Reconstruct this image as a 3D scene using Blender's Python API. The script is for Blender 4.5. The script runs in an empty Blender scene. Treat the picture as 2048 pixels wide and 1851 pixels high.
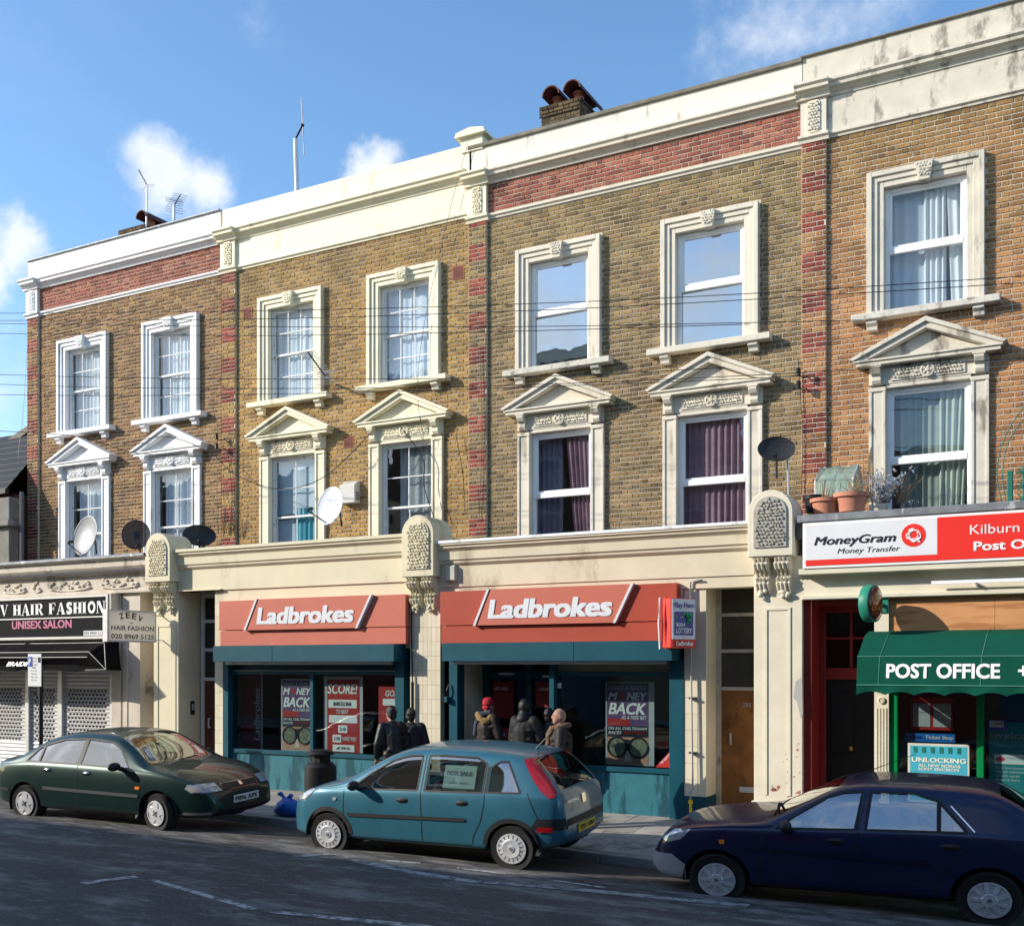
import bpy, bmesh, math, random
from mathutils import Vector, Matrix
from mathutils.bvhtree import BVHTree
rnd = random.Random(7)
S = bpy.context.scene
COL = S.collection
R = math.radians

# ------------------------------------------------------------------ camera
F, TH, D, H, CX, HY = 2163.0, R(28.5), 16.5, 2.2, 1024.0, 1332.0
cam = bpy.data.cameras.new('camera'); camo = bpy.data.objects.new('camera', cam); COL.objects.link(camo)
camo.location = (0, -D, H); camo.rotation_euler = (R(90), 0, TH)
cam.sensor_width = 36.0; cam.lens = F / 2048 * 36.0; cam.shift_y = (HY - 925.5) / 2048
cam.clip_start = .1; cam.clip_end = 4000
S.camera = camo

# ------------------------------------------------------------------ sky and sun
SUN_AZ, SUN_EL = R(56), R(24.5)          # sun stands over the far side of the street, to the left of the viewer
w = bpy.data.worlds.new('World'); S.world = w; w.use_nodes = True
nt = w.node_tree; N = nt.nodes; L = nt.links
for n in list(N): N.remove(n)
out = N.new('ShaderNodeOutputWorld'); bg = N.new('ShaderNodeBackground'); bg.inputs[1].default_value = .13
sky = N.new('ShaderNodeTexSky'); sky.sky_type = 'NISHITA'; sky.sun_disc = False
sky.sun_elevation = SUN_EL; sky.sun_rotation = R(180) + SUN_AZ
sky.air_density = 1.0; sky.dust_density = .5; sky.ozone_density = 1.6; sky.altitude = 0
tc = N.new('ShaderNodeTexCoord')
def vm(op, a, b=None, s=None):
    n = N.new('ShaderNodeVectorMath'); n.operation = op
    for i, v in ((0, a), (1, b)):
        if v is None: continue
        if isinstance(v, (tuple, list, Vector)): n.inputs[i].default_value = v
        else: L.new(v, n.inputs[i])
    if s is not None: n.inputs['Scale'].default_value = s
    return n
def mth(op, a, b=None, c=None):
    n = N.new('ShaderNodeMath'); n.operation = op; n.use_clamp = False
    for i, v in enumerate((a, b, c)):
        if v is None: continue
        if isinstance(v, (int, float)): n.inputs[i].default_value = v
        else: L.new(v, n.inputs[i])
    return n.outputs[0]
def wnoise(vec, scale, det=6, rough=.55, off=(0, 0, 0)):
    a = vm('ADD', vec, off)
    n = N.new('ShaderNodeTexNoise'); n.inputs['Scale'].default_value = scale
    n.inputs['Detail'].default_value = det; n.inputs['Roughness'].default_value = rough
    L.new(a.outputs[0], n.inputs['Vector']); return n
dirv = tc.outputs['Generated']
nz = wnoise(dirv, 9, 8, .6)
warp = vm('SCALE', vm('SUBTRACT', nz.outputs['Color'], (.5, .5, .5)).outputs[0], s=.10)
dw = vm('ADD', dirv, warp.outputs[0]).outputs[0]
def skydir(px, py):
    f = Vector((-math.sin(TH), math.cos(TH), 0)); r = Vector((math.cos(TH), math.sin(TH), 0))
    return (f + r * ((px - CX) / F) + Vector((0, 0, 1)) * ((HY - py) / F)).normalized()
# cumulus low over the roofs and thin cloud higher up; the same kinds of cloud go on round the whole sky
mask = None
for px, py, rad, amt in ((315, 358, .022, .95), (390, 390, .021, .9), (275, 330, .018, .7), (750, 328, .014, .9), (30, 488, .019, .95),
                         (-60, 520, .022, .9), (20, 760, .05, .36), (1560, 70, .055, .42), (1680, 30, .05, .40), (1480, 40, .03, .28), (500, 15, .03, .16), (905, 205, .03, .07)):
    dd = vm('DISTANCE', dw, tuple(skydir(px, py))).outputs['Value']
    v = mth('MULTIPLY', mth('MAXIMUM', mth('SUBTRACT', 1.0, mth('DIVIDE', dd, rad * 2.0)), 0), amt)
    mask = v if mask is None else mth('MAXIMUM', mask, v)
# the bank of cloud over the far side of the street that the upper panes mirror
for dx_, dy_, dz_, rad, amt in ((-8, -16.5, 5.6, .085, .5), (-9.5, -16.5, 6.6, .06, .45), (-5.2, -16.5, 5.9, .09, .48), (-4.4, -16.5, 7.2, .05, .4), (-14, -16.5, 6.3, .09, .7), (-20, -16.5, 6.5, .1, .7), (-3, -11, 8.0, .14, .5), (-8, -11, 8.5, .16, .6), (-14, -11, 10, .18, .8), (-2, -16.5, 6.2, .08, .6)):
    dd = vm('DISTANCE', dw, tuple(Vector((dx_, dy_, dz_)).normalized())).outputs['Value']
    v = mth('MULTIPLY', mth('MAXIMUM', mth('SUBTRACT', 1.0, mth('DIVIDE', dd, rad * 2.0)), 0), amt); mask = mth('MAXIMUM', mask, v)
cn = wnoise(vm('MULTIPLY', dw, (1, 1, 1.9)).outputs[0], 2.6, 9, .6, (3.1, 1.7, .4))
gen = mth('MULTIPLY', mth('MAXIMUM', mth('SUBTRACT', cn.outputs['Fac'], .535), 0), 4.0)
# general cloud field is kept for the half of the sky over the far side of the street
sep = N.new('ShaderNodeSeparateXYZ'); L.new(dirv, sep.inputs[0])
side = mth('MINIMUM', mth('MAXIMUM', mth('MULTIPLY', mth('SUBTRACT', .25, sep.outputs[1]), 2.2), .06), 1.0)
fb = wnoise(dirv, 21, 10, .62, (2.2, .3, 4.1)).outputs['Fac']
den = mth('SUBTRACT', mth('ADD', mth('MULTIPLY', mask, 1.75), mth('MULTIPLY', mth('SUBTRACT', fb, .5), mth('MULTIPLY', mth('MINIMUM', mth('MULTIPLY', mask, 6.0), 1.0), 1.5))), .18)
sm = N.new('ShaderNodeMapRange'); sm.interpolation_type = 'SMOOTHSTEP'; sm.inputs[1].default_value = .0; sm.inputs[2].default_value = 1.15; L.new(den, sm.inputs[0])
cov = mth('MINIMUM', mth('MAXIMUM', sm.outputs[0], mth('MULTIPLY', gen, side)), .95)
shade = wnoise(dw, 7, 5, .6, (5, 2, 1))
cc = N.new('ShaderNodeMix'); cc.data_type = 'RGBA'
cc.inputs[6].default_value = (5.0, 5.5, 6.2, 1); cc.inputs[7].default_value = (7.6, 7.8, 8.0, 1)
L.new(shade.outputs['Fac'], cc.inputs[0])
hs = N.new('ShaderNodeHueSaturation'); hs.inputs['Saturation'].default_value = 1.17; hs.inputs['Value'].default_value = 1.68
L.new(sky.outputs[0], hs.inputs['Color'])
mx = N.new('ShaderNodeMix'); mx.data_type = 'RGBA'
L.new(cov, mx.inputs[0]); L.new(hs.outputs[0], mx.inputs[6]); L.new(cc.outputs[2], mx.inputs[7])
L.new(mx.outputs[2], bg.inputs[0]); L.new(bg.outputs[0], out.inputs[0])

sl = bpy.data.lights.new('sun', 'SUN'); sl.energy = 5.0; sl.angle = R(.53); sl.color = (1, .92, .80)
so = bpy.data.objects.new('sun', sl); COL.objects.link(so)
sundir = Vector((-math.sin(SUN_AZ) * math.cos(SUN_EL), -math.cos(SUN_AZ) * math.cos(SUN_EL), math.sin(SUN_EL)))
so.rotation_euler = sundir.to_track_quat('Z', 'Y').to_euler(); so.location = (-20, -20, 30)
S.view_settings.view_transform = 'Standard'; S.view_settings.look = 'None'
S.view_settings.exposure = 0.28; S.view_settings.gamma = 1.0
S.render.engine = 'CYCLES'; S.cycles.max_bounces = 6; S.cycles.transparent_max_bounces = 12

# ------------------------------------------------------------------ helpers
def at(px, py, Y):
    """point of the photograph on the upright plane y = Y"""
    a = TH + math.atan((CX - px) / F); d = D + Y
    return Vector((-d * math.tan(a), Y, H - (py - HY) / F * d / math.cos(a) * math.cos(a - TH)))

def tag(o, label, cat, group=None):
    o['label'] = label; o['category'] = cat
    if group: o['group'] = group
    return o
def thing(name, label, cat, loc=(0, 0, 0), group=None, rot=None, kind=None):
    o = bpy.data.objects.new(name, None); COL.objects.link(o); o.location = loc; o.empty_display_size = .2
    if rot: o.rotation_euler = rot
    return tag(o, label, cat, group)
def setparent(o, parent, local=False):
    o.parent = parent
    if not local and parent.type == 'EMPTY':
        o.matrix_parent_inverse = (Matrix.Translation(parent.location) @ parent.rotation_euler.to_matrix().to_4x4()).inverted()

class MB:
    def __init__(s): s.v = []; s.f = []; s.m = []; s.k = 0
    def mi(s, k): s.k = k; return s
    def add(s, vs, fs):
        b = len(s.v); s.v += [tuple(p) for p in vs]; s.f += [tuple(b + i for i in f) for f in fs]; s.m += [s.k] * len(fs); return s
    def box(s, x0, x1, y0, y1, z0, z1):
        return s.add([(x0, y0, z0), (x1, y0, z0), (x1, y1, z0), (x0, y1, z0), (x0, y0, z1), (x1, y0, z1), (x1, y1, z1), (x0, y1, z1)],
                     [(0, 3, 2, 1), (4, 5, 6, 7), (0, 1, 5, 4), (1, 2, 6, 5), (2, 3, 7, 6), (3, 0, 4, 7)])
    def prism(s, pts, axis, a, b):
        """2D outline extruded along an axis. axis 'x': pts are (y,z); 'y': (x,z); 'z': (x,y)"""
        n = len(pts)
        def q(p, t): return {'x': (t, p[0], p[1]), 'y': (p[0], t, p[1]), 'z': (p[0], p[1], t)}[axis]
        vs = [q(p, a) for p in pts] + [q(p, b) for p in pts]
        fs = [tuple(range(n)), tuple(range(2 * n - 1, n - 1, -1))] + [(i, i + n, (i + 1) % n + n, (i + 1) % n) for i in range(n)]
        return s.add(vs, fs)
    def quad(s, a, b, c, d): return s.add([a, b, c, d], [(0, 1, 2, 3)])
    def tube(s, pts, r, n=6, cap=True):
        pts = [Vector(p) for p in pts]; rings = []
        rr = r if isinstance(r, (list, tuple)) else [r] * len(pts)
        for i, p in enumerate(pts):
            t = (pts[min(i + 1, len(pts) - 1)] - pts[max(i - 1, 0)])
            t = t.normalized() if t.length > 1e-9 else Vector((0, 0, 1))
            u = t.cross(Vector((0, 0, 1)))
            if u.length < .05: u = t.cross(Vector((0, 1, 0)))
            u.normalize(); vv = t.cross(u)
            rings.append([p + (u * math.cos(k * 2 * math.pi / n) + vv * math.sin(k * 2 * math.pi / n)) * rr[i] for k in range(n)])
        vs = [q for g in rings for q in g]; fs = []
        for i in range(len(pts) - 1):
            for k in range(n): fs.append((i * n + k, i * n + (k + 1) % n, (i + 1) * n + (k + 1) % n, (i + 1) * n + k))
        if cap: fs += [tuple(range(n - 1, -1, -1)), tuple((len(pts) - 1) * n + k for k in range(n))]
        return s.add(vs, fs)
    def lathe(s, prof, c=(0, 0, 0), n=24, axis='z', sx=1, sy=1):
        """prof: list of (radius, height)"""
        vs = []
        for r, h in prof:
            for k in range(n):
                a = k * 2 * math.pi / n; x, y = r * math.cos(a) * sx, r * math.sin(a) * sy
                vs.append({'z': (c[0] + x, c[1] + y, c[2] + h), 'y': (c[0] + x, c[1] + h, c[2] + y), 'x': (c[0] + h, c[1] + x, c[2] + y)}[axis])
        m = len(prof)
        fs = [(i * n + k, i * n + (k + 1) % n, (i + 1) * n + (k + 1) % n, (i + 1) * n + k) for i in range(m - 1) for k in range(n)]
        fs += [tuple(range(n - 1, -1, -1)), tuple((m - 1) * n + k for k in range(n))]
        return s.add(vs, fs)
    def ball(s, c, rx, ry=None, rz=None, n=12, m=8):
        ry = rx if ry is None else ry; rz = rx if rz is None else rz
        vs = []
        for j in range(m + 1):
            t = math.pi * j / m - math.pi / 2
            for k in range(n):
                a = 2 * math.pi * k / n
                vs.append((c[0] + rx * math.cos(t) * math.cos(a), c[1] + ry * math.cos(t) * math.sin(a), c[2] + rz * math.sin(t)))
        return s.add(vs, [(j * n + k, j * n + (k + 1) % n, (j + 1) * n + (k + 1) % n, (j + 1) * n + k) for j in range(m) for k in range(n)])
    def mesh(s, name, mats, smooth=False):
        me = bpy.data.meshes.new(name); me.from_pydata(s.v, [], s.f)
        for m in (mats if isinstance(mats, (list, tuple)) else [mats]): me.materials.append(m)
        me.polygons.foreach_set('material_index', s.m)
        bm = bmesh.new(); bm.from_mesh(me); bmesh.ops.recalc_face_normals(bm, faces=bm.faces); bm.to_mesh(me); bm.free()
        if smooth: me.polygons.foreach_set('use_smooth', [True] * len(me.polygons))
        me.update(); return me
    def build(s, name, mats, parent=None, smooth=False, bevel=0, local=False, kind=None):
        o = bpy.data.objects.new(name, s.mesh(name, mats, smooth)); COL.objects.link(o)
        if bevel:
            b = o.modifiers.new('bevel', 'BEVEL'); b.width = bevel; b.segments = 1; b.limit_method = 'ANGLE'; b.angle_limit = R(40)
        if smooth == 'auto':
            e = o.modifiers.new('split', 'EDGE_SPLIT'); e.split_angle = R(35)
        if parent: setparent(o, parent, local)
        if kind: o['kind'] = kind
        return o
def struct(o): o['kind'] = 'structure'; return o

# ------------------------------------------------------------------ materials
MATS = {}
def M(name, col, rough=.7, var=.12, vs=2.5, bump=.06, bs=70, metal=0.0, coat=0.0, spec=.3, dirt=None, emit=None, tr=0.0):
    """plain surface: colour with broad mottling, fine relief; dirt = (colour, threshold, softness, (sx,sy,sz)) adds stains"""
    if name in MATS: return MATS[name]
    m = bpy.data.materials.new(name); m.use_nodes = True; t = m.node_tree; n = t.nodes; l = t.links
    b = n['Principled BSDF']; b.inputs['Roughness'].default_value = rough; b.inputs['Metallic'].default_value = metal
    b.inputs['Specular IOR Level'].default_value = spec; b.inputs['Coat Weight'].default_value = coat; b.inputs['Coat Roughness'].default_value = .04
    g = n.new('ShaderNodeNewGeometry')
    def noise(scale, det=5, vec=None, rough=.6):
        x = n.new('ShaderNodeTexNoise'); x.inputs['Scale'].default_value = scale; x.inputs['Detail'].default_value = det; x.inputs['Roughness'].default_value = rough
        l.new(vec or g.outputs['Position'], x.inputs['Vector']); return x
    c = None
    if var:
        x = noise(vs); r = n.new('ShaderNodeMapRange'); r.inputs[1].default_value = .3; r.inputs[2].default_value = .7
        r.inputs[3].default_value = 1 - var; r.inputs[4].default_value = 1 + var; l.new(x.outputs['Fac'], r.inputs[0])
        mu = n.new('ShaderNodeVectorMath'); mu.operation = 'SCALE'; mu.inputs[0].default_value = col[:3]; l.new(r.outputs[0], mu.inputs['Scale'])
        c = mu.outputs[0]
    if dirt:
        dcol, th, soft, sc = dirt
        mp = n.new('ShaderNodeVectorMath'); mp.operation = 'MULTIPLY'; l.new(g.outputs['Position'], mp.inputs[0]); mp.inputs[1].default_value = sc
        x = noise(1.0, 8, mp.outputs[0], .65); r = n.new('ShaderNodeMapRange'); r.interpolation_type = 'SMOOTHSTEP'
        r.inputs[1].default_value = th; r.inputs[2].default_value = th + soft; r.inputs[4].default_value = .85; l.new(x.outputs['Fac'], r.inputs[0])
        mi = n.new('ShaderNodeMix'); mi.data_type = 'RGBA'; l.new(r.outputs[0], mi.inputs[0])
        if c: l.new(c, mi.inputs[6])
        else: mi.inputs[6].default_value = (*col[:3], 1)
        mi.inputs[7].default_value = (*dcol, 1); c = mi.outputs[2]
    if c: l.new(c, b.inputs['Base Color'])
    else: b.inputs['Base Color'].default_value = (*col[:3], 1)
    if bump:
        x = noise(bs, 4); bp = n.new('ShaderNodeBump'); bp.inputs['Strength'].default_value = bump; bp.inputs['Distance'].default_value = .02
        l.new(x.outputs['Fac'], bp.inputs['Height']); l.new(bp.outputs[0], b.inputs['Normal'])
    if emit: b.inputs['Emission Color'].default_value = (*emit[:3], 1); b.inputs['Emission Strength'].default_value = emit[3]
    if tr: b.inputs['Transmission Weight'].default_value = tr
    MATS[name] = m; return m
def glass(name, tint=(.8, .9, .9), refl=.25, rough=.0, wav=0.0):
    if name in MATS: return MATS[name]
    m = bpy.data.materials.new(name); m.use_nodes = True; t = m.node_tree; n = t.nodes; l = t.links; n.remove(n['Principled BSDF'])
    o = n['Material Output']; tr = n.new('ShaderNodeBsdfTransparent'); tr.inputs[0].default_value = (*tint, 1)
    gl = n.new('ShaderNodeBsdfGlossy'); gl.inputs['Roughness'].default_value = rough; gl.inputs[0].default_value = (1, 1, 1, 1)
    lw = n.new('ShaderNodeLayerWeight'); lw.inputs[0].default_value = .5
    pw_ = n.new('ShaderNodeMath'); pw_.operation = 'POWER'; l.new(lw.outputs['Facing'], pw_.inputs[0]); pw_.inputs[1].default_value = 5
    ad = n.new('ShaderNodeMath'); ad.operation = 'MULTIPLY_ADD'; ad.use_clamp = True; l.new(pw_.outputs[0], ad.inputs[0]); ad.inputs[1].default_value = .9; ad.inputs[2].default_value = refl
    mxs = n.new('ShaderNodeMixShader'); l.new(ad.outputs[0], mxs.inputs[0]); l.new(tr.outputs[0], mxs.inputs[1]); l.new(gl.outputs[0], mxs.inputs[2]); l.new(mxs.outputs[0], o.inputs[0])
    if wav:
        g = n.new('ShaderNodeNewGeometry'); x = n.new('ShaderNodeTexNoise'); x.inputs['Scale'].default_value = 2.2; l.new(g.outputs['Position'], x.inputs['Vector'])
        bp = n.new('ShaderNodeBump'); bp.inputs['Strength'].default_value = wav; bp.inputs['Distance'].default_value = .03; l.new(x.outputs['Fac'], bp.inputs['Height'])
        l.new(bp.outputs[0], gl.inputs['Normal'])
    MATS[name] = m; return m
def brickmat(name, stops, patch=None, soot=.35, bump=.5):
    """each brick takes its own colour from the stops; patch = (colour multiplier, z0, z1) turns the tone with height as the wall weathers"""
    m = bpy.data.materials.new(name); m.use_nodes = True; t = m.node_tree; n = t.nodes; l = t.links
    b = n['Principled BSDF']; b.inputs['Roughness'].default_value = .9; b.inputs['Specular IOR Level'].default_value = .2
    g = n.new('ShaderNodeNewGeometry'); oi = n.new('ShaderNodeObjectInfo')
    def ma(op, a, c):
        x = n.new('ShaderNodeMath'); x.operation = op
        for i, v in enumerate((a, c)):
            if isinstance(v, (int, float)): x.inputs[i].default_value = v
            elif v is not None: l.new(v, x.inputs[i])
        return x.outputs[0]
    mean = [sum(c[i] for _, c in stops) / len(stops) for i in range(3)]
    def tone(c):
        c = [a * .76 + b_ * .24 for a, b_ in zip(c, mean)]; g_ = .3 * c[0] + .6 * c[1] + .1 * c[2]; return tuple((a * 1.0 + g_ * .0) * .95 for a in c)
    stops = [(p_, tone(c)) for p_, c in stops]
    rv = ma('FRACT', ma('ADD', g.outputs['Random Per Island'], ma('MULTIPLY', oi.outputs['Random'], 7.31)), None)
    cr = n.new('ShaderNodeValToRGB'); e = cr.color_ramp.elements
    while len(e) < len(stops): e.new(.5)
    for i, (p, c) in enumerate(stops): e[i].position = p; e[i].color = (*c, 1)
    l.new(rv, cr.inputs[0]); c = cr.outputs[0]
    def noise(s, d=5, vec=None):
        x = n.new('ShaderNodeTexNoise'); x.inputs['Scale'].default_value = s; x.inputs['Detail'].default_value = d; l.new(vec or g.outputs['Position'], x.inputs['Vector']); return x.outputs['Fac']
    if patch:
        mul, z0, z1 = patch
        sp = n.new('ShaderNodeSeparateXYZ'); l.new(g.outputs['Position'], sp.inputs[0])
        zz = ma('ADD', sp.outputs[2], ma('MULTIPLY', ma('SUBTRACT', noise(.9), .5), 3.5))
        r = n.new('ShaderNodeMapRange'); r.inputs[1].default_value = z0; r.inputs[2].default_value = z1; l.new(zz, r.inputs[0])
        mm = n.new('ShaderNodeMix'); mm.data_type = 'RGBA'; mm.blend_type = 'MULTIPLY'; l.new(r.outputs[0], mm.inputs[0]); l.new(c, mm.inputs[6]); mm.inputs[7].default_value = (*mul, 1); c = mm.outputs[2]
    # soot and lichen blotches
    r = n.new('ShaderNodeMapRange'); r.inputs[1].default_value = .42; r.inputs[2].default_value = .72; r.inputs[3].default_value = 1.1; r.inputs[4].default_value = 1.1 - soot; l.new(noise(1.3, 7), r.inputs[0])
    r2 = n.new('ShaderNodeMapRange'); r2.inputs[1].default_value = .3; r2.inputs[2].default_value = .7; r2.inputs[3].default_value = .8; r2.inputs[4].default_value = 1.2; l.new(noise(38, 4), r2.inputs[0])
    mu = n.new('ShaderNodeVectorMath'); mu.operation = 'SCALE'; l.new(c, mu.inputs[0]); l.new(ma('MULTIPLY', r.outputs[0], r2.outputs[0]), mu.inputs['Scale'])
    l.new(mu.outputs[0], b.inputs['Base Color'])
    bp = n.new('ShaderNodeBump'); bp.inputs['Strength'].default_value = bump; bp.inputs['Distance'].default_value = .02; l.new(noise(60, 5), bp.inputs['Height']); l.new(bp.outputs[0], b.inputs['Normal'])
    MATS[name] = m; return m

def acrylic(name, col, f=.55):
    m = M(name, col, .4, .04, bump=0); t = m.node_tree; n = t.nodes; l = t.links; tb = n.new('ShaderNodeBsdfTranslucent'); tb.inputs[0].default_value = (*col, 1)
    x = n.new('ShaderNodeMixShader'); x.inputs[0].default_value = f; l.new(n['Principled BSDF'].outputs[0], x.inputs[1]); l.new(tb.outputs[0], x.inputs[2]); l.new(x.outputs[0], n['Material Output'].inputs[0]); return m
# ------------------------------------------------------------------ lettering (built-in font, turned into flat or raised meshes)
def lettering(txt, mat, o, u, v, w, h, parent=None, bold=0.0, shear=0.0, depth=0.0, lift=.003, name='lettering', local=False, space=1.0):
    """fills the w x h box whose lower left corner is o, running along u with v upward"""
    b_ = 0.0 if shear else .008; fat = max(0, bold - b_); bold = min(bold, b_)
    cu = bpy.data.curves.new('t', 'FONT'); cu.body = txt; cu.size = 1; cu.offset = bold; cu.shear = shear; cu.resolution_u = 3; cu.extrude = 0; cu.space_character = space
    ob = bpy.data.objects.new('t', cu); COL.objects.link(ob)
    dg = bpy.context.evaluated_depsgraph_get(); me = bpy.data.meshes.new_from_object(ob.evaluated_get(dg))
    bpy.data.objects.remove(ob); bpy.data.curves.remove(cu)
    xs = [p.co.x for p in me.vertices]; ys = [p.co.y for p in me.vertices]
    if not xs: return None
    x0, x1, y0, y1 = min(xs), max(xs), min(ys), max(ys)
    o = Vector(o); u = Vector(u).normalized(); v = Vector(v).normalized(); nrm = u.cross(v)
    if fat:
        bm = bmesh.new(); base = me.copy(); bm.from_mesh(me); k_ = (x1 - x0) / w
        for i_, (dx, dy) in enumerate(((-1, -.6), (1, -.6), (-1, .6), (1, .6))):
            n0 = len(bm.verts); bm.from_mesh(base); bm.verts.ensure_lookup_table()
            for q in bm.verts[n0:]: q.co.x += dx * fat; q.co.y += dy * fat; q.co.z += (i_ + 1) * .0006 / max(depth, 1e-9) if depth else (i_ + 1)
        bm.to_mesh(me); bm.free(); x0 -= fat; x1 += fat; y0 -= fat * .6; y1 += fat * .6
        if not depth: depth = .0005
        fatd = True
    else: fatd = False
    if depth and not fatd:
        bm = bmesh.new(); bm.from_mesh(me); r = bmesh.ops.extrude_face_region(bm, geom=bm.faces[:])
        top = [q for q in r['geom'] if isinstance(q, bmesh.types.BMVert)]
        for q in top: q.co.z += 1
        bm.to_mesh(me); bm.free()
    for p in me.vertices:
        a = (p.co.x - x0) / (x1 - x0) * w; c = (p.co.y - y0) / (y1 - y0) * h
        p.co = o + u * a + v * c + nrm * (lift + depth * p.co.z)
    me.materials.clear(); me.materials.append(mat); me.name = name
    ob = bpy.data.objects.new(name, me); COL.objects.link(ob)
    if depth and not fatd:
        bm = bmesh.new(); bm.from_mesh(me); bmesh.ops.recalc_face_normals(bm, faces=bm.faces); bm.to_mesh(me); bm.free()
    if parent: setparent(ob, parent, local)
    return ob
XR, ZU = (1, 0, 0), (0, 0, 1)
# ------------------------------------------------------------------ ground
def zgut(x): return -.13 - .018 * (max(-30, min(6, x)) + 11)
KERB = -4.2
def zroad(x, y):
    t = KERB - y
    if t > 9: t = 0
    t = t if t <= 4.5 else 9 - t
    return zgut(x) + .08 * min(t, 1.5) + .015 * max(t - 1.5, 0)
def zpave(x, y):
    k = max(0, min(1, (y + 1.8) / (KERB + 1.8))); return .03 * (1 - k) + (zgut(x) + .11) * k
def road_at(px, py):
    a = TH + math.atan((CX - px) / F); z = -.1
    for _ in range(12):
        d = (H - z) * F / (py - HY) / math.cos(a - TH) * math.cos(a); x, y = -d * math.tan(a), d - D; z = zroad(x, y)
    return Vector((x, y, z))
g = MB().quad((-900, -900, -.62), (900, -900, -.62), (900, 1200, -.62), (-900, 1200, -.62))
struct(g.build('ground', M('earth', (.10, .095, .085))))

def asphalt():
    m = bpy.data.materials.new('asphalt'); m.use_nodes = True; t = m.node_tree; n = t.nodes; l = t.links; b = n['Principled BSDF']
    b.inputs['Roughness'].default_value = .82; b.inputs['Specular IOR Level'].default_value = .35; g = n.new('ShaderNodeNewGeometry')
    def noise(s, d, sc=(1, 1, 1), rough=.6):
        v = n.new('ShaderNodeVectorMath'); v.operation = 'MULTIPLY'; v.inputs[1].default_value = sc; l.new(g.outputs['Position'], v.inputs[0])
        x = n.new('ShaderNodeTexNoise'); x.inputs['Scale'].default_value = s; x.inputs['Detail'].default_value = d; x.inputs['Roughness'].default_value = rough; l.new(v.outputs[0], x.inputs['Vector']); return x.outputs['Fac']
    def ramp(x, a, c, lo, hi):
        r = n.new('ShaderNodeMapRange'); r.interpolation_type = 'SMOOTHSTEP'; r.inputs[1].default_value = a; r.inputs[2].default_value = c; r.inputs[3].default_value = lo; r.inputs[4].default_value = hi; l.new(x, r.inputs[0]); return r.outputs[0]
    def mix(f, a, c):
        x = n.new('ShaderNodeMix'); x.data_type = 'RGBA'; l.new(f, x.inputs[0])
        for i, v in ((6, a), (7, c)):
            if isinstance(v, tuple): x.inputs[i].default_value = (*v, 1)
            else: l.new(v, x.inputs[i])
        return x.outputs[2]
    c = mix(ramp(noise(55, 3), .35, .68, 0, 1), (.031, .029, .027), (.090, .086, .080))       # stone chips
    c = mix(ramp(noise(1.5, 9, (.55, 1.25, 1), .72), .47, .70, 0, .72), c, (.23, .222, .21))   # dried salt swept along the traffic
    # grit swept into the parking bay line
    sy = n.new('ShaderNodeSeparateXYZ'); l.new(g.outputs['Position'], sy.inputs[0]); bay = n.new('ShaderNodeMapRange'); bay.interpolation_type = 'SMOOTHERSTEP'
    ab = n.new('ShaderNodeMath'); ab.operation = 'ADD'; l.new(sy.outputs[1], ab.inputs[0]); ab.inputs[1].default_value = 6.0; a2 = n.new('ShaderNodeMath'); a2.operation = 'ABSOLUTE'; l.new(ab.outputs[0], a2.inputs[0])
    bay.inputs[1].default_value = 1.2; bay.inputs[2].default_value = .1; bay.inputs[3].default_value = 0; bay.inputs[4].default_value = .13; l.new(a2.outputs[0], bay.inputs[0])
    ad = n.new('ShaderNodeMath'); ad.operation = 'ADD'; l.new(noise(4, 9, (.5, 1.5, 1), .75), ad.inputs[0]); l.new(bay.outputs[0], ad.inputs[1])
    c = mix(ramp(ad.outputs[0], .57, .74, 0, .6), c, (.28, .27, .255))
    c = mix(ramp(noise(6, 8, (.5, 1.6, 1), .75), .54, .72, 0, .6), c, (.26, .25, .238))
    c = mix(ramp(noise(.55, 4, (1, 1, 1)), .55, .66, 0, .45), c, (.028, .026, .025))              # oil and patches
    l.new(c, b.inputs['Base Color'])
    bp = n.new('ShaderNodeBump'); bp.inputs['Strength'].default_value = .55; bp.inputs['Distance'].default_value = .012; l.new(noise(120, 3), bp.inputs['Height']); l.new(bp.outputs[0], b.inputs['Normal'])
    MATS['asphalt'] = m; return m
rd = MB(); xs = [-90, -60, -45] + [-36 + i for i in range(48)] + [20, 35, 60]
ys = [KERB - .02, KERB - .3, KERB - .8, KERB - 1.5, KERB - 2.2, KERB - 3, KERB - 4.5, KERB - 6, KERB - 7.5, KERB - 9.0]
vs = [(x, y, zroad(x, y)) for x in xs for y in ys]; ny = len(ys)
rd.add(vs, [(i * ny + j, i * ny + j + 1, (i + 1) * ny + j + 1, (i + 1) * ny + j) for i in range(len(xs) - 1) for j in range(ny - 1)])
road = struct(rd.build('road', asphalt(), smooth=True))
paint = M('worn_road_paint', (.40, .40, .39), .8, .15, 6, .2, 90, dirt=((.075, .075, .078), .46, .12, (9, 9, 9)))
faint = M('faded_road_paint', (.30, .30, .30), .85, .15, 6, .2, 90, dirt=((.075, .075, .078), .44, .14, (7, 7, 7)))
def marking(pts, m, label):
    """pts: outline in photograph pixels, laid on the road surface"""
    mb = MB(); q = [road_at(*p) for p in pts]; q = [Vector((p.x, p.y, zroad(p.x, p.y) + .005)) for p in q]
    n = len(q) // 2; top = q[:n]; bot = q[n:][::-1]
    for i in range(n - 1):
        for k in range(6):
            a, b2 = k / 6, (k + 1) / 6
            c = [top[i].lerp(top[i + 1], a), top[i].lerp(top[i + 1], b2), bot[i].lerp(bot[i + 1], b2), bot[i].lerp(bot[i + 1], a)]
            mb.add([(p.x, p.y, zroad(p.x, p.y) + .005) for p in c], [(0, 1, 2, 3)])
    o = mb.build('road_marking', m, road); return o
def Z15(x, y): return (x / 3.252, 1400 + y / 3.252)
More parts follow.
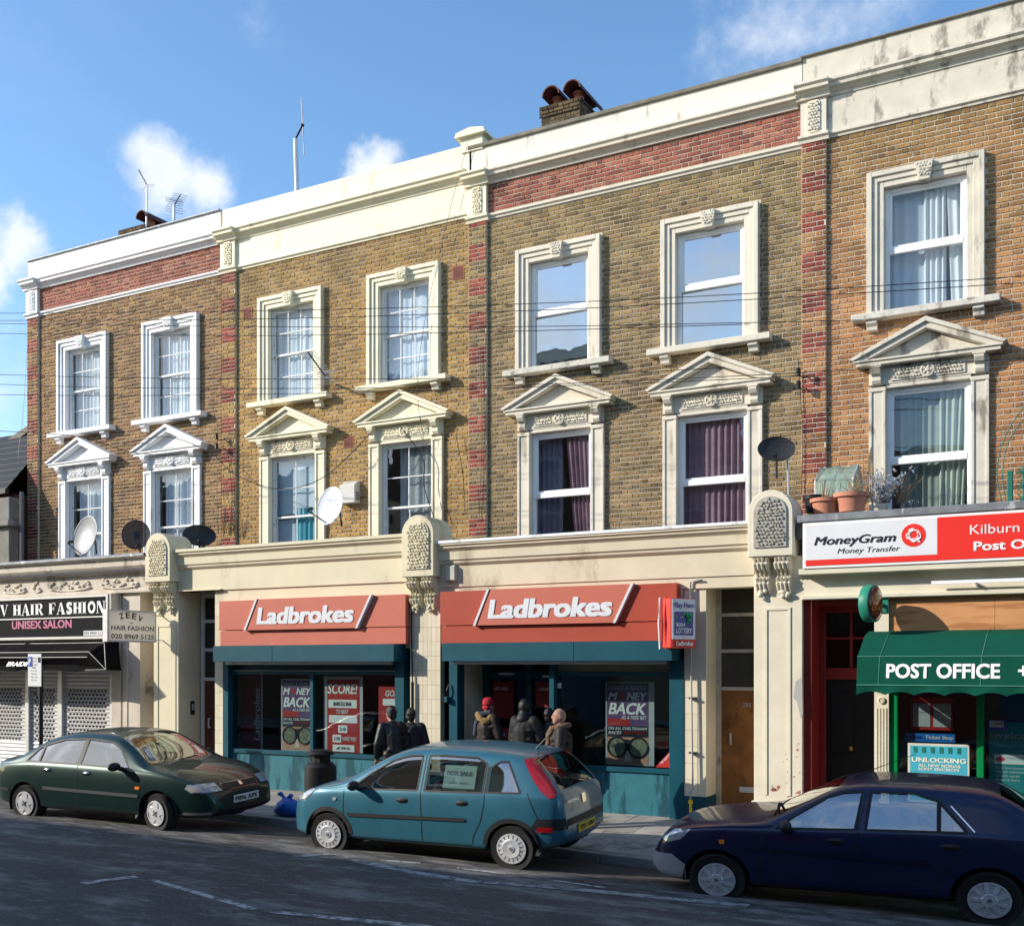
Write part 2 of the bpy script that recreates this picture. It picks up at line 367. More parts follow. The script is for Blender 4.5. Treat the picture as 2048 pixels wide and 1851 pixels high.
def Z16(x, y): return (560 + x / 2.724, 1400 + y / 2.724)
marking([Z15(515, 1186), Z15(870, 1140), Z15(905, 1153), Z15(570, 1197)], paint, '')
marking([Z15(960, 1168), Z15(1010, 1164), Z15(1680, 1354), Z15(1625, 1364)], paint, '')
marking([Z15(1735, 1383), Z15(1800, 1374), (700, 1839), (880, 1856), (800, 1860), (690, 1848)][:4][:0] or [(535, 1825), (560, 1821.5), (870, 1851), (840, 1856)], paint, '')
ln = [(690, 1712), (760, 1727), (830, 1741), (940, 1758), (1100, 1770), (1300, 1789), (1500, 1808)]
marking(ln + [(x - 6, y + 6) for x, y in ln[::-1]], faint, '')
for a, b2 in (((550, 868), (765, 883)), ((965, 910), (1230, 942)), ((1490, 978), (1775, 1018))):
    p, q = Z16(*a), Z16(*b2); marking([p, q, (q[0], q[1] + 2.5), (p[0], p[1] + 2.5)], paint, '')
marking([Z16(40, 850), Z16(200, 832), Z16(330, 840), Z16(120, 856)], faint, '')

# pavement: bedding sheet, paving slabs and kerb stones as single pieces
pv = MB(); xs = [-60, -40] + [-30 + 1.2 * i for i in range(26)] + [8, 40]; ys = [-1.6, -2.4, -3.2, KERB + .14]
pv.add([(x, y, zpave(x, y) - .03) for x in xs for y in ys], [(i * 4 + j, i * 4 + j + 1, (i + 1) * 4 + j + 1, (i + 1) * 4 + j) for i in range(len(xs) - 1) for j in range(3)])
pave = struct(pv.build('pavement', M('paving_bed', (.10, .095, .085), .95, .2, 8, .2, 80)))
slabm = [M('paving_slab_%d' % k, c, .9, .18, 3, .25, 60, dirt=((.10, .095, .085), .52, .16, (2.3, 2.3, 2.3))) for k, c in enumerate(((.30, .28, .25), (.26, .245, .22), (.34, .315, .28)))]
for r in range(4):
    y0 = -1.72 - r * .585; y1 = y0 - .575
    x = -17.2 + (r % 2) * .37
    while x < 1.5:
        x1 = x + .745; e = rnd.uniform(-.003, .003)
        s = MB().add([(x, y0, zpave(x, y0) + e), (x1, y0, zpave(x1, y0) + e), (x1, y1, zpave(x1, y1) + e), (x, y1, zpave(x, y1) + e),
                      (x, y0, zpave(x, y0) - .05), (x1, y0, zpave(x1, y0) - .05), (x1, y1, zpave(x1, y1) - .05), (x, y1, zpave(x, y1) - .05)],
                     [(0, 1, 2, 3), (0, 4, 5, 1), (1, 5, 6, 2), (2, 6, 7, 3), (3, 7, 4, 0)])
        s.build('paving_slab', slabm[rnd.randrange(3)], pave, bevel=.004); x = x1 + .008
km = M('kerb_granite', (.24, .235, .225), .8, .2, 5, .3, 70)
x = -22.0
while x < 3:
    x1 = x + .91; za, zb = zgut(x), zgut(x1)
    s = MB().add([(x, KERB - .02, za - .1), (x1, KERB - .02, zb - .1), (x1, KERB + .145, zb - .1), (x, KERB + .145, za - .1),
                  (x, KERB, za + .11), (x1, KERB, zb + .11), (x1, KERB + .145, zb + .112), (x, KERB + .145, za + .112)],
                 [(4, 5, 6, 7), (0, 1, 5, 4), (1, 2, 6, 5), (2, 3, 7, 6), (3, 0, 4, 7)])
    s.build('kerb_stone', km, pave, bevel=.012); x = x1 + .01

# ------------------------------------------------------------------ houses above the shops
PITCH = 5.86; PW = .36
mortarL = M('lime_mortar', (.56, .50, .40), .95, .15, 6, .3, 90)
mortarG = M('grey_mortar', (.52, .46, .36), .95, .15, 6, .3, 90)
B1 = brickmat('brick_brown', [(0, (.12, .07, .036)), (.3, (.22, .125, .055)), (.6, (.31, .18, .075)), (.85, (.37, .23, .10)), (1, (.28, .13, .07))], soot=.5)
B2 = brickmat('brick_yellow', [(0, (.22, .13, .055)), (.3, (.38, .225, .075)), (.65, (.47, .28, .082)), (.9, (.49, .32, .12)), (1, (.32, .20, .10))], patch=((.62, .66, .80), 8.0, 11.2), soot=.5)
B3 = brickmat('brick_olive', [(0, (.125, .09, .048)), (.3, (.215, .155, .078)), (.6, (.285, .205, .10)), (.85, (.35, .25, .12)), (1, (.33, .19, .10))], patch=((.95, .97, .85), 7.5, 11), soot=.5)
B4 = brickmat('brick_orange', [(0, (.25, .12, .055)), (.3, (.41, .195, .085)), (.65, (.50, .24, .10)), (.9, (.48, .27, .12)), (1, (.30, .15, .08))], patch=((.66, .82, .75), 7.8, 10.2), soot=.55)
BR = brickmat('brick_red', [(0, (.11, .032, .028)), (.35, (.25, .055, .042)), (.7, (.34, .075, .052)), (1, (.42, .15, .10))], soot=.5)
BRF = brickmat('brick_frieze_red', [(0, (.15, .052, .042)), (.35, (.29, .088, .066)), (.7, (.36, .115, .08)), (1, (.43, .19, .13))], soot=.45)
BST = brickmat('brick_stack', [(0, (.05, .036, .022)), (.5, (.11, .078, .045)), (1, (.17, .12, .065))], soot=.6)
MST = M('sooty_mortar', (.16, .14, .11), .95, .15, 6, .3, 90)
P1 = M('white_paint', (.80, .81, .82), .55, .04, 3, .05, 40, dirt=((.42, .42, .40), .56, .15, (1.9, 1.9, .6)))
P2 = M('cream_paint', (.77, .715, .54), .55, .05, 3, .05, 40, dirt=((.42, .36, .24), .555, .15, (2.2, 2.2, .5)))
P3 = M('offwhite_paint', (.66, .61, .51), .65, .07, 3, .08, 40, dirt=((.27, .235, .18), .56, .15, (2.4, 2.4, .55)))
P3p = M('white_parapet_paint', (.70, .675, .60), .65, .05, 3, .08, 40, dirt=((.20, .18, .14), .58, .12, (3.2, 3.2, .6)))
P4 = M('weathered_paint', (.60, .56, .475), .75, .10, 3, .12, 40, dirt=((.17, .15, .12), .51, .15, (3.4, 3.4, 1.3)))
LEAD = M('lead_flashing', (.22, .235, .25), .5, .25, 6, .2, 30, metal=.3, dirt=((.55, .55, .55), .56, .1, (7, 7, 2)))
COPE = M('coping_stone', (.20, .185, .15), .9, .25, 5, .4, 60, dirt=((.34, .26, .05), .68, .06, (4, 4, 4)))
ROOM = M('dim_room', (.20, .18, .16), .9, .1)
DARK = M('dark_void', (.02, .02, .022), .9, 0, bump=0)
PANE = glass('window_pane', (.88, .92, .94), .06, 0, .12)
PANEH = glass('double_glazing', (.62, .72, .76), .40, 0, .05)
PANEM = glass('double_glazing_clear', (.86, .90, .91), .05, 0, .05)
UPVC = M('white_upvc', (.84, .85, .86), .35, .02, 2, 0)
OLDW = M('old_white_sash', (.74, .74, .73), .6, .08, 9, .1, 60, dirt=((.34, .33, .31), .60, .08, (8, 8, 8)))
NET = M('net_curtain', (.74, .77, .82), .9, .06, 4, 0)

def grid_wall(mb, x0, x1, z0, z1, y, holes):
    xs = sorted({x0, x1, *[h[0] for h in holes], *[h[1] for h in holes]}); zs = sorted({z0, z1, *[h[2] for h in holes], *[h[3] for h in holes]})
    xs = [x for x in xs if x0 <= x <= x1]; zs = [q for q in zs if z0 <= q <= z1]
    for a, b in zip(xs, xs[1:]):
        for c, d in zip(zs, zs[1:]):
            mx_, mz_ = (a + b) / 2, (c + d) / 2
            if any(h[0] < mx_ < h[1] and h[2] < mz_ < h[3] for h in holes): continue
            mb.quad((a, y, c), (b, y, c), (b, y, d), (a, y, d))
def bricks(mb, lst, x0, x1, z0, z1, y, holes, mi, seed, sl=.226, hl=.108, ch=.0755, jt=.0125, band=None):
    """Flemish bond laid in front of a mortar face; whole stretchers are also listed so that the nearest can become single bricks"""
    rr = random.Random(seed); k = int(round((z0 - 3.9) / ch)); z = 3.9 + k * ch
    while z < z1 - .02:
        zb, zt = max(z, z0), min(z + ch - jt, z1); m = mi
        if band: m = band(k)
        x = x0 - rr.uniform(.0, .03) - (0 if k % 2 else (hl + sl) / 2 - .02); st = True
        while x < x1:
            ln_ = sl if st else hl; a, b = max(x, x0), min(x + ln_ - jt, x1); full = st and a == x and b == x + ln_ - jt and zt - zb > ch - jt - .002
            segs = [(a, b)]
            for h in holes:
                if h[2] < zt and h[3] > zb:
                    ns = []
                    for p, q in segs:
                        if h[1] <= p or h[0] >= q: ns.append((p, q)); continue
                        if p < h[0]: ns.append((p, h[0]))
                        if q > h[1]: ns.append((h[1], q))
                    if ns != segs: full = False
                    segs = ns
            for p, q in segs:
                if q - p < .02 or zt - zb < .02: continue
                d = .007 + rr.uniform(0, .006)
                if full: lst.append((p, q, zb, zt, y, d, m))
                else: brickbox(mb.mi(m), p, q, zb, zt, y, d)
            x += ln_; st = not st
        z += ch; k += 1
def brickbox(mb, p, q, zb, zt, y, d):
    e = .004
    mb.add([(p, y + .004, zb), (q, y + .004, zb), (q, y + .004, zt), (p, y + .004, zt), (p + e, y - d, zb + e), (q - e, y - d, zb + e), (q - e, y - d, zt - e), (p + e, y - d, zt - e)],
           [(4, 5, 6, 7), (0, 1, 5, 4), (1, 2, 6, 5), (2, 3, 7, 6), (3, 0, 4, 7)])
def finish_bricks(mb, lst, mats, wall, n=300):
    """the nearest whole bricks become objects of their own, the others stay one mesh"""
    cp = Vector((0, -D, H)); lst.sort(key=lambda b: (Vector(((b[0] + b[1]) / 2, b[4], (b[2] + b[3]) / 2)) - cp).length if b[2] > 4.75 else 1e6)
    shared = {}
    for b in lst[:n]:
        p, q, zb, zt, y, d, m = b; key = (m, round((q - p), 3))
        if key not in shared:
            s = MB(); brickbox(s, -(q - p) / 2, (q - p) / 2, -(zt - zb) / 2, (zt - zb) / 2, 0, .010); shared[key] = s.mesh('brick', mats[m])
        o = bpy.data.objects.new('brick', shared[key]); COL.objects.link(o); o.parent = wall
        o.location = ((p + q) / 2, y + .010 - d, (zb + zt) / 2); o.rotation_euler = (rnd.uniform(-.01, .01), rnd.uniform(-.006, .006), rnd.uniform(-.01, .01))
    for p, q, zb, zt, y, d, m in lst[n:]: brickbox(mb.mi(m), p, q, zb, zt, y, d)
    mb.build('brickwork', mats, wall, kind='stuff')
def cells(mb, inside, x0, x1, z0, z1, y, c, hgt, seed=1):
    """worm-eaten (vermiculated) relief: small irregular raised pieces with sunk joints between them"""
    rr = random.Random(seed); nz = max(1, int((z1 - z0) / c)); nx = max(1, int((x1 - x0) / c))
    for j in range(nz):
        for i in range(nx):
            x = x0 + (i + .5 + (.5 if j % 2 else 0)) * (x1 - x0) / nx + rr.uniform(-.2, .2) * c; z = z0 + (j + .5) * (z1 - z0) / nz + rr.uniform(-.2, .2) * c
            if not inside(x, z): continue
            a0 = rr.uniform(0, 6.3); k = 5; st = rr.uniform(.75, 1.25); base = []; top = []
            for t in range(k):
                a = a0 + t * 2 * math.pi / k; r = c * rr.uniform(.40, .60)
                base.append((x + math.cos(a) * r * st, y, z + math.sin(a) * r / st)); top.append((x + math.cos(a) * r * st * .72, y - hgt, z + math.sin(a) * r / st * .72))
            mb.add(base + top, [tuple(range(k, 2 * k))] + [(t, (t + 1) % k, (t + 1) % k + k, t + k) for t in range(k)])
def curtain(x0, x1, z0, z1, y, amp, folds, mat, parent, pinch=0.0, name='curtain', seed=0):
    rr = random.Random(seed); mb = MB(); n = folds * 8; m = 6; ph = rr.uniform(0, 6)
    vs = []
    for j in range(m + 1):
        t = j / m
        for i in range(n + 1):
            u = i / n; uu = u * (1 - pinch * (1 - t)) if pinch >= 0 else 1 - (1 - u) * (1 + pinch * (1 - t))
            vs.append((x0 + (x1 - x0) * uu, y + amp * math.sin(u * folds * 2 * math.pi + ph + .6 * math.sin(3 * u + t)) * (.7 + .3 * math.sin(u * 9 + ph)), z0 + (z1 - z0) * t))
    mb.add(vs, [(j * (n + 1) + i, j * (n + 1) + i + 1, (j + 1) * (n + 1) + i + 1, (j + 1) * (n + 1) + i) for j in range(m) for i in range(n)])
    return mb.build(name, mat, parent, smooth=True)
def ring(mb, x0, x1, z0, z1, b, y0, y1, bot=True, bt=None):
    bt = bt or b
    mb.box(x0, x0 + b, y0, y1, z0, z1); mb.box(x1 - b, x1, y0, y1, z0, z1); mb.box(x0 + b, x1 - b, y0, y1, z1 - bt, z1)
    if bot: mb.box(x0 + b, x1 - b, y0, y1, z0, z0 + b)
def panes(win, xs, zs, y, mat, gap=.0):
    for a, b in zip(xs, xs[1:]):
        for c, d in zip(zs, zs[1:]):
            MB().box(a + .002, b - .002, y, y + .004, c + .002, d - .002).build('pane', mat, win)
def sash(win, x0, x1, z0, z1, style, fm, y=.075, pmat=None):
    """two sliding sashes with glazing bars, or plastic frames"""
    pm = pmat or PANE; mb = MB()
    zm = (z0 + z1) / 2
    if style in ('6/6', '2/2'):
        nx = 3 if style == '6/6' else 2; nzr = 2
        ring(mb, x0, x1, z0, z1, .045, y - .02, y + .06)
        for k, (a, b, yy) in enumerate(((zm - .02, z1 - .045, y), (z0 + .045, zm + .02, y + .03))):
            ring(mb, x0 + .045, x1 - .045, a, b, .042, yy, yy + .03)
            xa, xb, za, zb = x0 + .087, x1 - .087, a + .042, b - .042
            xs = [xa + (xb - xa) * i / nx for i in range(nx + 1)]; zs = [za + (zb - za) * i / nzr for i in range(nzr + 1)]
            for q in xs[1:-1]: mb.box(q - .011, q + .011, yy + .003, yy + .026, za, zb)
            for q in zs[1:-1]:
                for p0, p1 in zip(xs, xs[1:]): mb.box(p0 + .011, p1 - .011, yy + .005, yy + .024, q - .011, q + .011)
            panes(win, xs, zs, yy + .012, pm)
    else:
        fr = style if isinstance(style, float) else .5; zm = z0 + (z1 - z0) * fr
        ring(mb, x0, x1, z0, z1, .06, y - .02, y + .06)
        mb.box(x0 + .06, x1 - .06, y - .03, y + .05, zm - .045, zm + .045)
        ring(mb, x0 + .06, x1 - .06, zm + .045, z1 - .06, .035, y, y + .04)
        mb.box(x0 + .22, x1 - .3, y - .035, y - .02, z1 - .05, z1 - .03)
        panes(win, [x0 + .095, x1 - .095], [zm + .08, z1 - .095], y + .02, pm); panes(win, [x0 + .06, x1 - .06], [z0 + .06, zm - .045], y + .03, pm)
    mb.build('sash_frame', fm, win, bevel=.003)
def room(house, x0, x1, z0, z1, y0=.16, y1=1.5, mat=None):
    x0 -= .5; x1 += .5; z0 -= .4; z1 += .3; mb = MB()
    mb.quad((x0, y1, z0), (x1, y1, z0), (x1, y1, z1), (x0, y1, z1)); mb.quad((x0, y0, z0), (x0, y1, z0), (x0, y1, z1), (x0, y0, z1)); mb.quad((x1, y0, z0), (x1, y1, z0), (x1, y1, z1), (x1, y0, z1))
    mb.quad((x0, y0, z0), (x1, y0, z0), (x1, y1, z0), (x0, y1, z0)); mb.quad((x0, y0, z1), (x1, y0, z1), (x1, y1, z1), (x0, y1, z1))
    return mb.build('room', mat or ROOM, house)
def top_window(house, cx, dz, pm, style, fm, sillm, seed, pmat=None):
    z0, z1 = 7.41 + dz, 9.24 + dz; h = .56
    mb = MB()
    for b0, b1, y0, y1 in ((.0, .075, -.105, .02), (.075, .15, -.075, .02), (.15, .235, -.05, .055)):
        a, c = cx - h - .235 + b0, cx + h + .235 - b0; top = z1 + .235 - b0; t = b1 - b0
        mb.box(a, a + t, y0, y1, z0, top); mb.box(c - t, c, y0, y1, z0, top); mb.box(a + t, c - t, y0, y1, top - t, top)
    win = mb.build('window', pm, house, bevel=.006)
    k = MB(); zt = z1 + .225; zb = z1 - .03
    k.add([(cx - .075, -.14, zb), (cx + .075, -.14, zb), (cx + .125, -.16, zt), (cx - .125, -.16, zt), (cx - .075, .0, zb), (cx + .075, .0, zb), (cx + .125, 0, zt), (cx - .125, 0, zt)],
          [(0, 1, 2, 3), (0, 4, 5, 1), (1, 5, 6, 2), (2, 6, 7, 3), (3, 7, 4, 0)])
    cells(k, lambda x, z: abs(x - cx) < .06 + (z - zb) / (zt - zb) * .045 and zb + .03 < z < zt - .02, cx - .13, cx + .13, zb, zt, -.146, .038, .02, seed)
    k.build('keystone', pm, win)
    s = MB(); s.box(cx - 1.0, cx + 1.0, -.19, .05, z0 - .1, z0); s.build('sill', sillm, win, bevel=.008)
    for sx in (-.72, .72):
        MB().prism([(0, z0 - .1), (-.15, z0 - .1), (-.15, z0 - .15), (-.10, z0 - .19), (-.09, z0 - .24), (0, z0 - .25)], 'x', cx + sx - .075, cx + sx + .075).build('bracket', sillm, win, bevel=.005)
    sash(win, cx - h, cx + h, z0, z1, style, fm, pmat=pmat)
    room(house, cx - h, cx + h, z0, z1); return win
def first_window(house, cx, dz, pm, style, fm, seed, pmat=None):
    z0, z1 = 3.95 + dz, 6.31 + dz; h = .575; mb = MB()
    for s in (-1, 1):
        a, b = sorted((cx + s * h, cx + s * (h + .235)))
        mb.box(a, b, -.05, .055, z0, 6.33 + dz); mb.box(a, a + .045, -.068, -.05, z0, 6.27 + dz); mb.box(b - .045, b, -.068, -.05, z0, 6.27 + dz)
        mb.box(a - .005, b + .005, -.075, .02, 6.27 + dz, 6.33 + dz)
    mb.box(cx - h, cx + h, -.045, .055, z1, z1 + .06); mb.box(cx - h - .235, cx + h + .235, -.055, .02, 6.37 + dz, 6.63 + dz)
    win = mb.build('window', pm, house, bevel=.005)
    zc = 6.41 + dz; f = MB(); f.box(cx - .50, cx + .50, -.075, -.055, zc - .005, zc + .185)
    cells(f, lambda x, z: abs(x - cx) < .47 and abs(x - cx) > .10, cx - .47, cx + .47, zc + .01, zc + .17, -.075, .042, .022, seed)
    f.lathe([(.10, 0), (.10, -.03), (.075, -.035), (.07, -.012), (.03, -.012), (.028, -.04), (.0, -.045)], (cx, -.075, zc + .09), 16, 'y')
    for t in range(5): f.ball((cx + .05 * math.cos(t * 1.257), -.095, zc + .09 + .05 * math.sin(t * 1.257)), .022, .02, .022, 6, 4)
    f.build('carved_frieze', pm, win)
    for s in (-1, 1):
        b = MB(); zb = 6.63 + dz; x = cx + s * (h + .12)
        b.prism([(0, zb), (-.20, zb), (-.21, zb - .06), (-.17, zb - .12), (-.12, zb - .15), (-.13, zb - .21), (-.10, zb - .26), (0, zb - .28)], 'x', x - .065, x + .065)
        b.box(x - .085, x + .085, -.215, 0, zb - .03, zb - .001); b.build('bracket', pm, win, bevel=.006)
    p = MB(); zb = 6.63 + dz; hw = 1.0; ap = 7.19 + dz; ez = zb + .085
    p.box(cx - hw + .03, cx + hw - .03, -.20, 0, zb, zb + .055); p.box(cx - hw, cx + hw, -.225, 0, zb + .055, ez)
    p.prism([(cx - hw + .2, ez), (cx + hw - .2, ez), (cx, ap - .13)], 'y', -.07, 0)
    for s in (-1, 1):
        p.prism([(cx + s * (hw - .19), ez), (cx + s * hw, ez), (cx, ap - .035), (cx, ap - .12)], 'y', -.205, 0)
        p.prism([(cx + s * (hw + .0), ez), (cx + s * (hw + .055), ez + .03), (cx, ap + .035), (cx, ap - .035)], 'y', -.245, 0)
    p.build('pediment', pm, win, bevel=.005)
    sash(win, cx - h, cx + h, z0, z1, style, fm, pmat=pmat)
    room(house, cx - h, cx + h, 4.6, z1); return win

def band(k): return 1 if k % 8 in (0, 1, 2, 3) else 0
def house(label, i, X0, dz, pm, bm, mort, frieze, ppm, cope, wx=(1.41, 4.06), capm=None, right=True):
    hs_ = thing('terraced_house', label, 'house', (X0 + 2.7, 0, 0), 'row of terraced houses over the shops')
    capm = capm or pm; X1 = X0 + PITCH - PW; wz = 10.15 + dz
    holes = []
    for c in wx: holes += [(X0 + c - .58, X0 + c + .58, 7.38 + dz, 9.26 + dz), (X0 + c + .04 - .6, X0 + c + .04 + .6, 3.8, 6.40 + dz)]
    mb = MB(); grid_wall(mb, X0, X1, 3.0, wz, 0, holes)
    mb.box(X0 - PW, X0, -.055, .3, 3.0, wz)
    if frieze: mb.quad((X0, 0, wz), (X1, 0, wz), (X1, 0, 10.9 + dz), (X0, 0, 10.9 + dz))
    wall = mb.build('wall', mort, hs_)
    bb = MB(); lst = []
    bricks(bb, lst, X0 + .002, X1 - .002, 4.2, wz - .005, 0, holes + [(X0 + c - .80, X0 + c + .80, 7.4 + dz, 9.47 + dz) for c in wx] + [(X0 + c + .04 - .81, X0 + c + .04 + .81, 3.8, 6.62 + dz) for c in wx], 0, 10 + i)
    bricks(bb, lst, X0 - PW + .004, X0 - .004, 4.2, wz - .005, -.055, [], 0, 20 + i, band=band)
    if frieze: bricks(bb, lst, X0 + .01, X1 - .002, 10.26 + dz, 10.76 + dz, 0, [], 2, 30 + i)
    finish_bricks(bb, lst, [bm, BR, BRF], wall)
    # plain rendered frieze, string course, cornice, parapet
    t = MB()
    if not frieze: t.box(X0, X1, -.03, .1, wz + .09, 10.80 + dz)
    t.build('frieze', pm, hs_) if not frieze else None
    t = MB(); t.prism([(.02, wz), (-.03, wz), (-.035, wz + .03), (-.065, wz + .05), (-.065, wz + .085), (-.02, wz + .1), (.02, wz + .1)], 'x', X0 - .02, X1 + .02); t.build('string_course', pm, hs_)
    prof = [(.05, 10.76), (-.05, 10.76), (-.055, 10.80), (-.10, 10.83), (-.10, 10.845), (-.16, 10.86), (-.165, 10.90), (-.20, 10.93), (-.20, 10.965), (.0, 10.985), (.05, 10.985)]
    t = MB(); t.prism([(a, b + dz) for a, b in prof], 'x', X0 + .07, X1 - .07); t.build('cornice', pm, hs_)
    t = MB(); t.prism([(a - .075, b + dz) if a < 0 else (a, b + dz) for a, b in prof], 'x', X0 - PW - .07, X0 + .07)
    t.box(X0 - PW - .01, X0 + .01, -.085, .1, wz + .1, 10.76 + dz); t.prism([(.02, wz - .02), (-.075, wz - .02), (-.085, wz + .02), (-.12, wz + .05), (-.12, wz + .085), (-.085, wz + .1), (.02, wz + .1)], 'x', X0 - PW - .045, X0 + .045)
    xm = X0 - PW / 2; zm = (wz + 10.86 + dz) / 2 + .0
    o = MB.prism(MB(), [(xm - .10, zm - .2), (xm - .06, zm - .24), (xm + .06, zm - .24), (xm + .10, zm - .2), (xm + .10, zm + .2), (xm + .06, zm + .24), (xm - .06, zm + .24), (xm - .10, zm + .2)], 'y', -.10, -.08)
    cells(o, lambda x, z: abs(x - xm) < .08 and abs(z - zm) < .22, xm - .09, xm + .09, zm - .22, zm + .22, -.10, .042, .02, i)
    cap = t.build('pilaster_cap', capm, hs_); o.build('carved_panel', capm, cap)
    t = MB(); t.box(X0 - PW, X1, -.03, .22, 10.95 + dz, 11.44 + dz); t.build('parapet', ppm, hs_)
    if cope: t = MB(); t.box(X0 - PW - .02, X1 + .0, -.075, .27, 11.44 + dz, 11.44 + dz + cope[1]); t.build('coping', cope[0], hs_, bevel=.01)
    t = MB(); t.box(X0 - PW, X1, .24, 9, 10.3 + dz, 10.5 + dz); t.box(X0 - PW, X1, 1.7, 9, -.3, 10.3 + dz); t.build('roof', M('slate_roof', (.06, .062, .07), .7, .2, 5, .2, 30), hs_)
    return hs_
XS = [-21.18, -15.26, -9.44, -3.59]
h1 = house('white trimmed house over the hair salon, leftmost of the row', 0, XS[0], 0.0, P1, B1, mortarL, True, P1, (LEAD, .035), (1.46, 4.12))
h2 = house('yellow brick house with cream trim and a rendered cream band under its parapet', 1, XS[1], 0.0, P2, B2, mortarG, False, P2, None)
h3 = house('olive brick house with a red brick band and a grey coping, second from the right', 2, XS[2], -.12, P3, B3, mortarG, True, P3p, (COPE, .07), (1.39, 4.04), capm=P2)
h4 = house('orange brick house with weathered trim over the post office', 3, XS[3], -.06, P4, B4, mortarL, False, P4, (COPE, .03), (1.39, 4.06), capm=P3)

for hs_, X0, dz, wx, pm, st, fs, fm, sm in ((h1, XS[0], 0, (1.46, 4.12), P1, '6/6', '2/2', OLDW, P1), (h2, XS[1], 0, (1.41, 4.06), P2, '6/6', '2/2', OLDW, P2)):
    for k, c in enumerate(wx):
        wn = top_window(hs_, X0 + c, dz, pm, st, fm, sm, k + 3)
        x = X0 + c
        if hs_ is h1: curtain(x - .50, x + .62, 7.3, 9.3, .20, .018, 9 + 2 * k, NET, wn, seed=k)
        elif k == 0: curtain(x - .56, x + .6, 7.3, 9.3, .20, .02, 7, NET, wn, seed=4)
        else: curtain(x - .5, x + .62, 7.3, 9.3, .22, .012, 6, NET, wn, seed=6)
        wn = first_window(hs_, X0 + c + .04, dz, pm, fs, fm, k + 9); x += .04
        if hs_ is h1: curtain(x - .42, x + .62, 4.2, 6.35, .20, .018, 12, NET, wn, seed=k + 11)
        elif k == 0:
            curtain(x - .6, x + .62, 5.2, 6.35, .20, .012, 3, M('pale_curtain', (.66, .74, .80), .9, .05), wn, seed=3)
            curtain(x - .1, x + .6, 4.2, 5.30, .19, .02, 6, M('turquoise_curtain', (.12, .42, .52), .9, .08), wn, seed=5)
            curtain(x - .6, x - .1, 4.2, 5.1, .20, .008, 2, M('pale_curtain', (.66, .74, .80)), wn, seed=8)
        else: curtain(x - .3, x + .62, 4.2, 6.35, .24, .02, 5, M('grey_reflection_curtain', (.40, .41, .42), .9, .15), wn, seed=9)  # net whose colour also carries the grey reflection of this window
SILL3 = M('weathered_sill', (.60, .57, .50), .85, .15, 6, .4, 50, dirt=((.20, .185, .16), .52, .12, (7, 7, 7)))
MAUVE = M('mauve_curtain', (.34, .20, .25), .9, .2, 5)
for k, c in enumerate((1.39, 4.04)):
    wn = top_window(h3, XS[2] + c, -.12, P3, .52, UPVC, SILL3 if k == 0 else P3, k + 30, PANEH)
    curtain(XS[2] + c - .6, XS[2] + c + .6, 7.2, 9.2, .45, .01, 3, M('roller_blind', (.50, .55, .60), .9, .03), wn, name='blind', seed=2)
    x = XS[2] + c + .04; wn = first_window(h3, x, -.12, P3, .55, UPVC, k + 35, PANEM)
    if k == 0: curtain(x - .0, x + .62, 4.2, 6.2, .19, .03, 7, MAUVE, wn, pinch=-.3, seed=2); curtain(x - .62, x - .1, 4.2, 6.2, .26, .03, 5, M('blue_grey_curtain', (.27, .23, .31), .9, .2), wn, seed=3)
    else: curtain(x - .58, x + .62, 4.2, 6.2, .19, .03, 12, MAUVE, wn, seed=4)
wn = top_window(h4, XS[3] + 1.39, -.06, P4, .50, UPVC, SILL3, 50, PANEM); x = XS[3] + 1.39
curtain(x - .05, x + .26, 7.3, 9.25, .21, .035, 4, M('white_curtain', (.78, .78, .80), .9, .05), wn, seed=3)
curtain(x + .26, x + .62, 7.3, 9.25, .22, .025, 3, MATS['white_curtain'], wn, pinch=-.2, seed=5); curtain(x - .6, x, 7.3, 9.25, .25, .012, 4, M('blue_net', (.55, .60, .68), .9, .05), wn, seed=6)
x = XS[3] + 1.43; wn = first_window(h4, x, -.06, P4, .55, UPVC, 55, PANEM)
GRN = M('grey_green_curtain', (.30, .33, .29), .9, .1, 5)
curtain(x + .12, x + .56, 4.2, 6.2, .21, .035, 5, M('pale_green_curtain', (.52, .56, .48), .9, .08), wn, pinch=.25, seed=3); curtain(x - .42, x + .2, 4.2, 6.2, .27, .025, 6, GRN, wn, seed=5)

# raised party wall end between the cream and the olive house, chimneys
pw = MB(); pw.box(-9.96, -9.52, -.06, .4, 11.3, 11.56); pw.box(-9.85, -9.6, .4, 3.2, 10.6, 11.4); pw.build('party_wall', P2, h2)
pc = MB(); pc.add([(-10.05, -.14, 11.55), (-9.43, -.14, 11.55), (-9.43, 3.2, 11.35), (-10.05, 3.2, 11.35), (-10.02, -.14, 11.63), (-9.46, -.14, 11.63), (-9.74, -.14, 11.68), (-9.46, 3.2, 11.43), (-10.02, 3.2, 11.43)],
                  [(0, 1, 5, 6, 4), (1, 2, 7, 5), (0, 3, 2, 1), (4, 6, 5, 7, 8), (3, 0, 4, 8), (2, 3, 8, 7)]); pc.build('party_wall_cap', P2, h2)
TERR = M('terracotta', (.30, .105, .07), .8, .15, 8, .2, 50)
HOOD = M('hood_tile', (.10, .034, .03), .7, .2, 8, .2, 50)
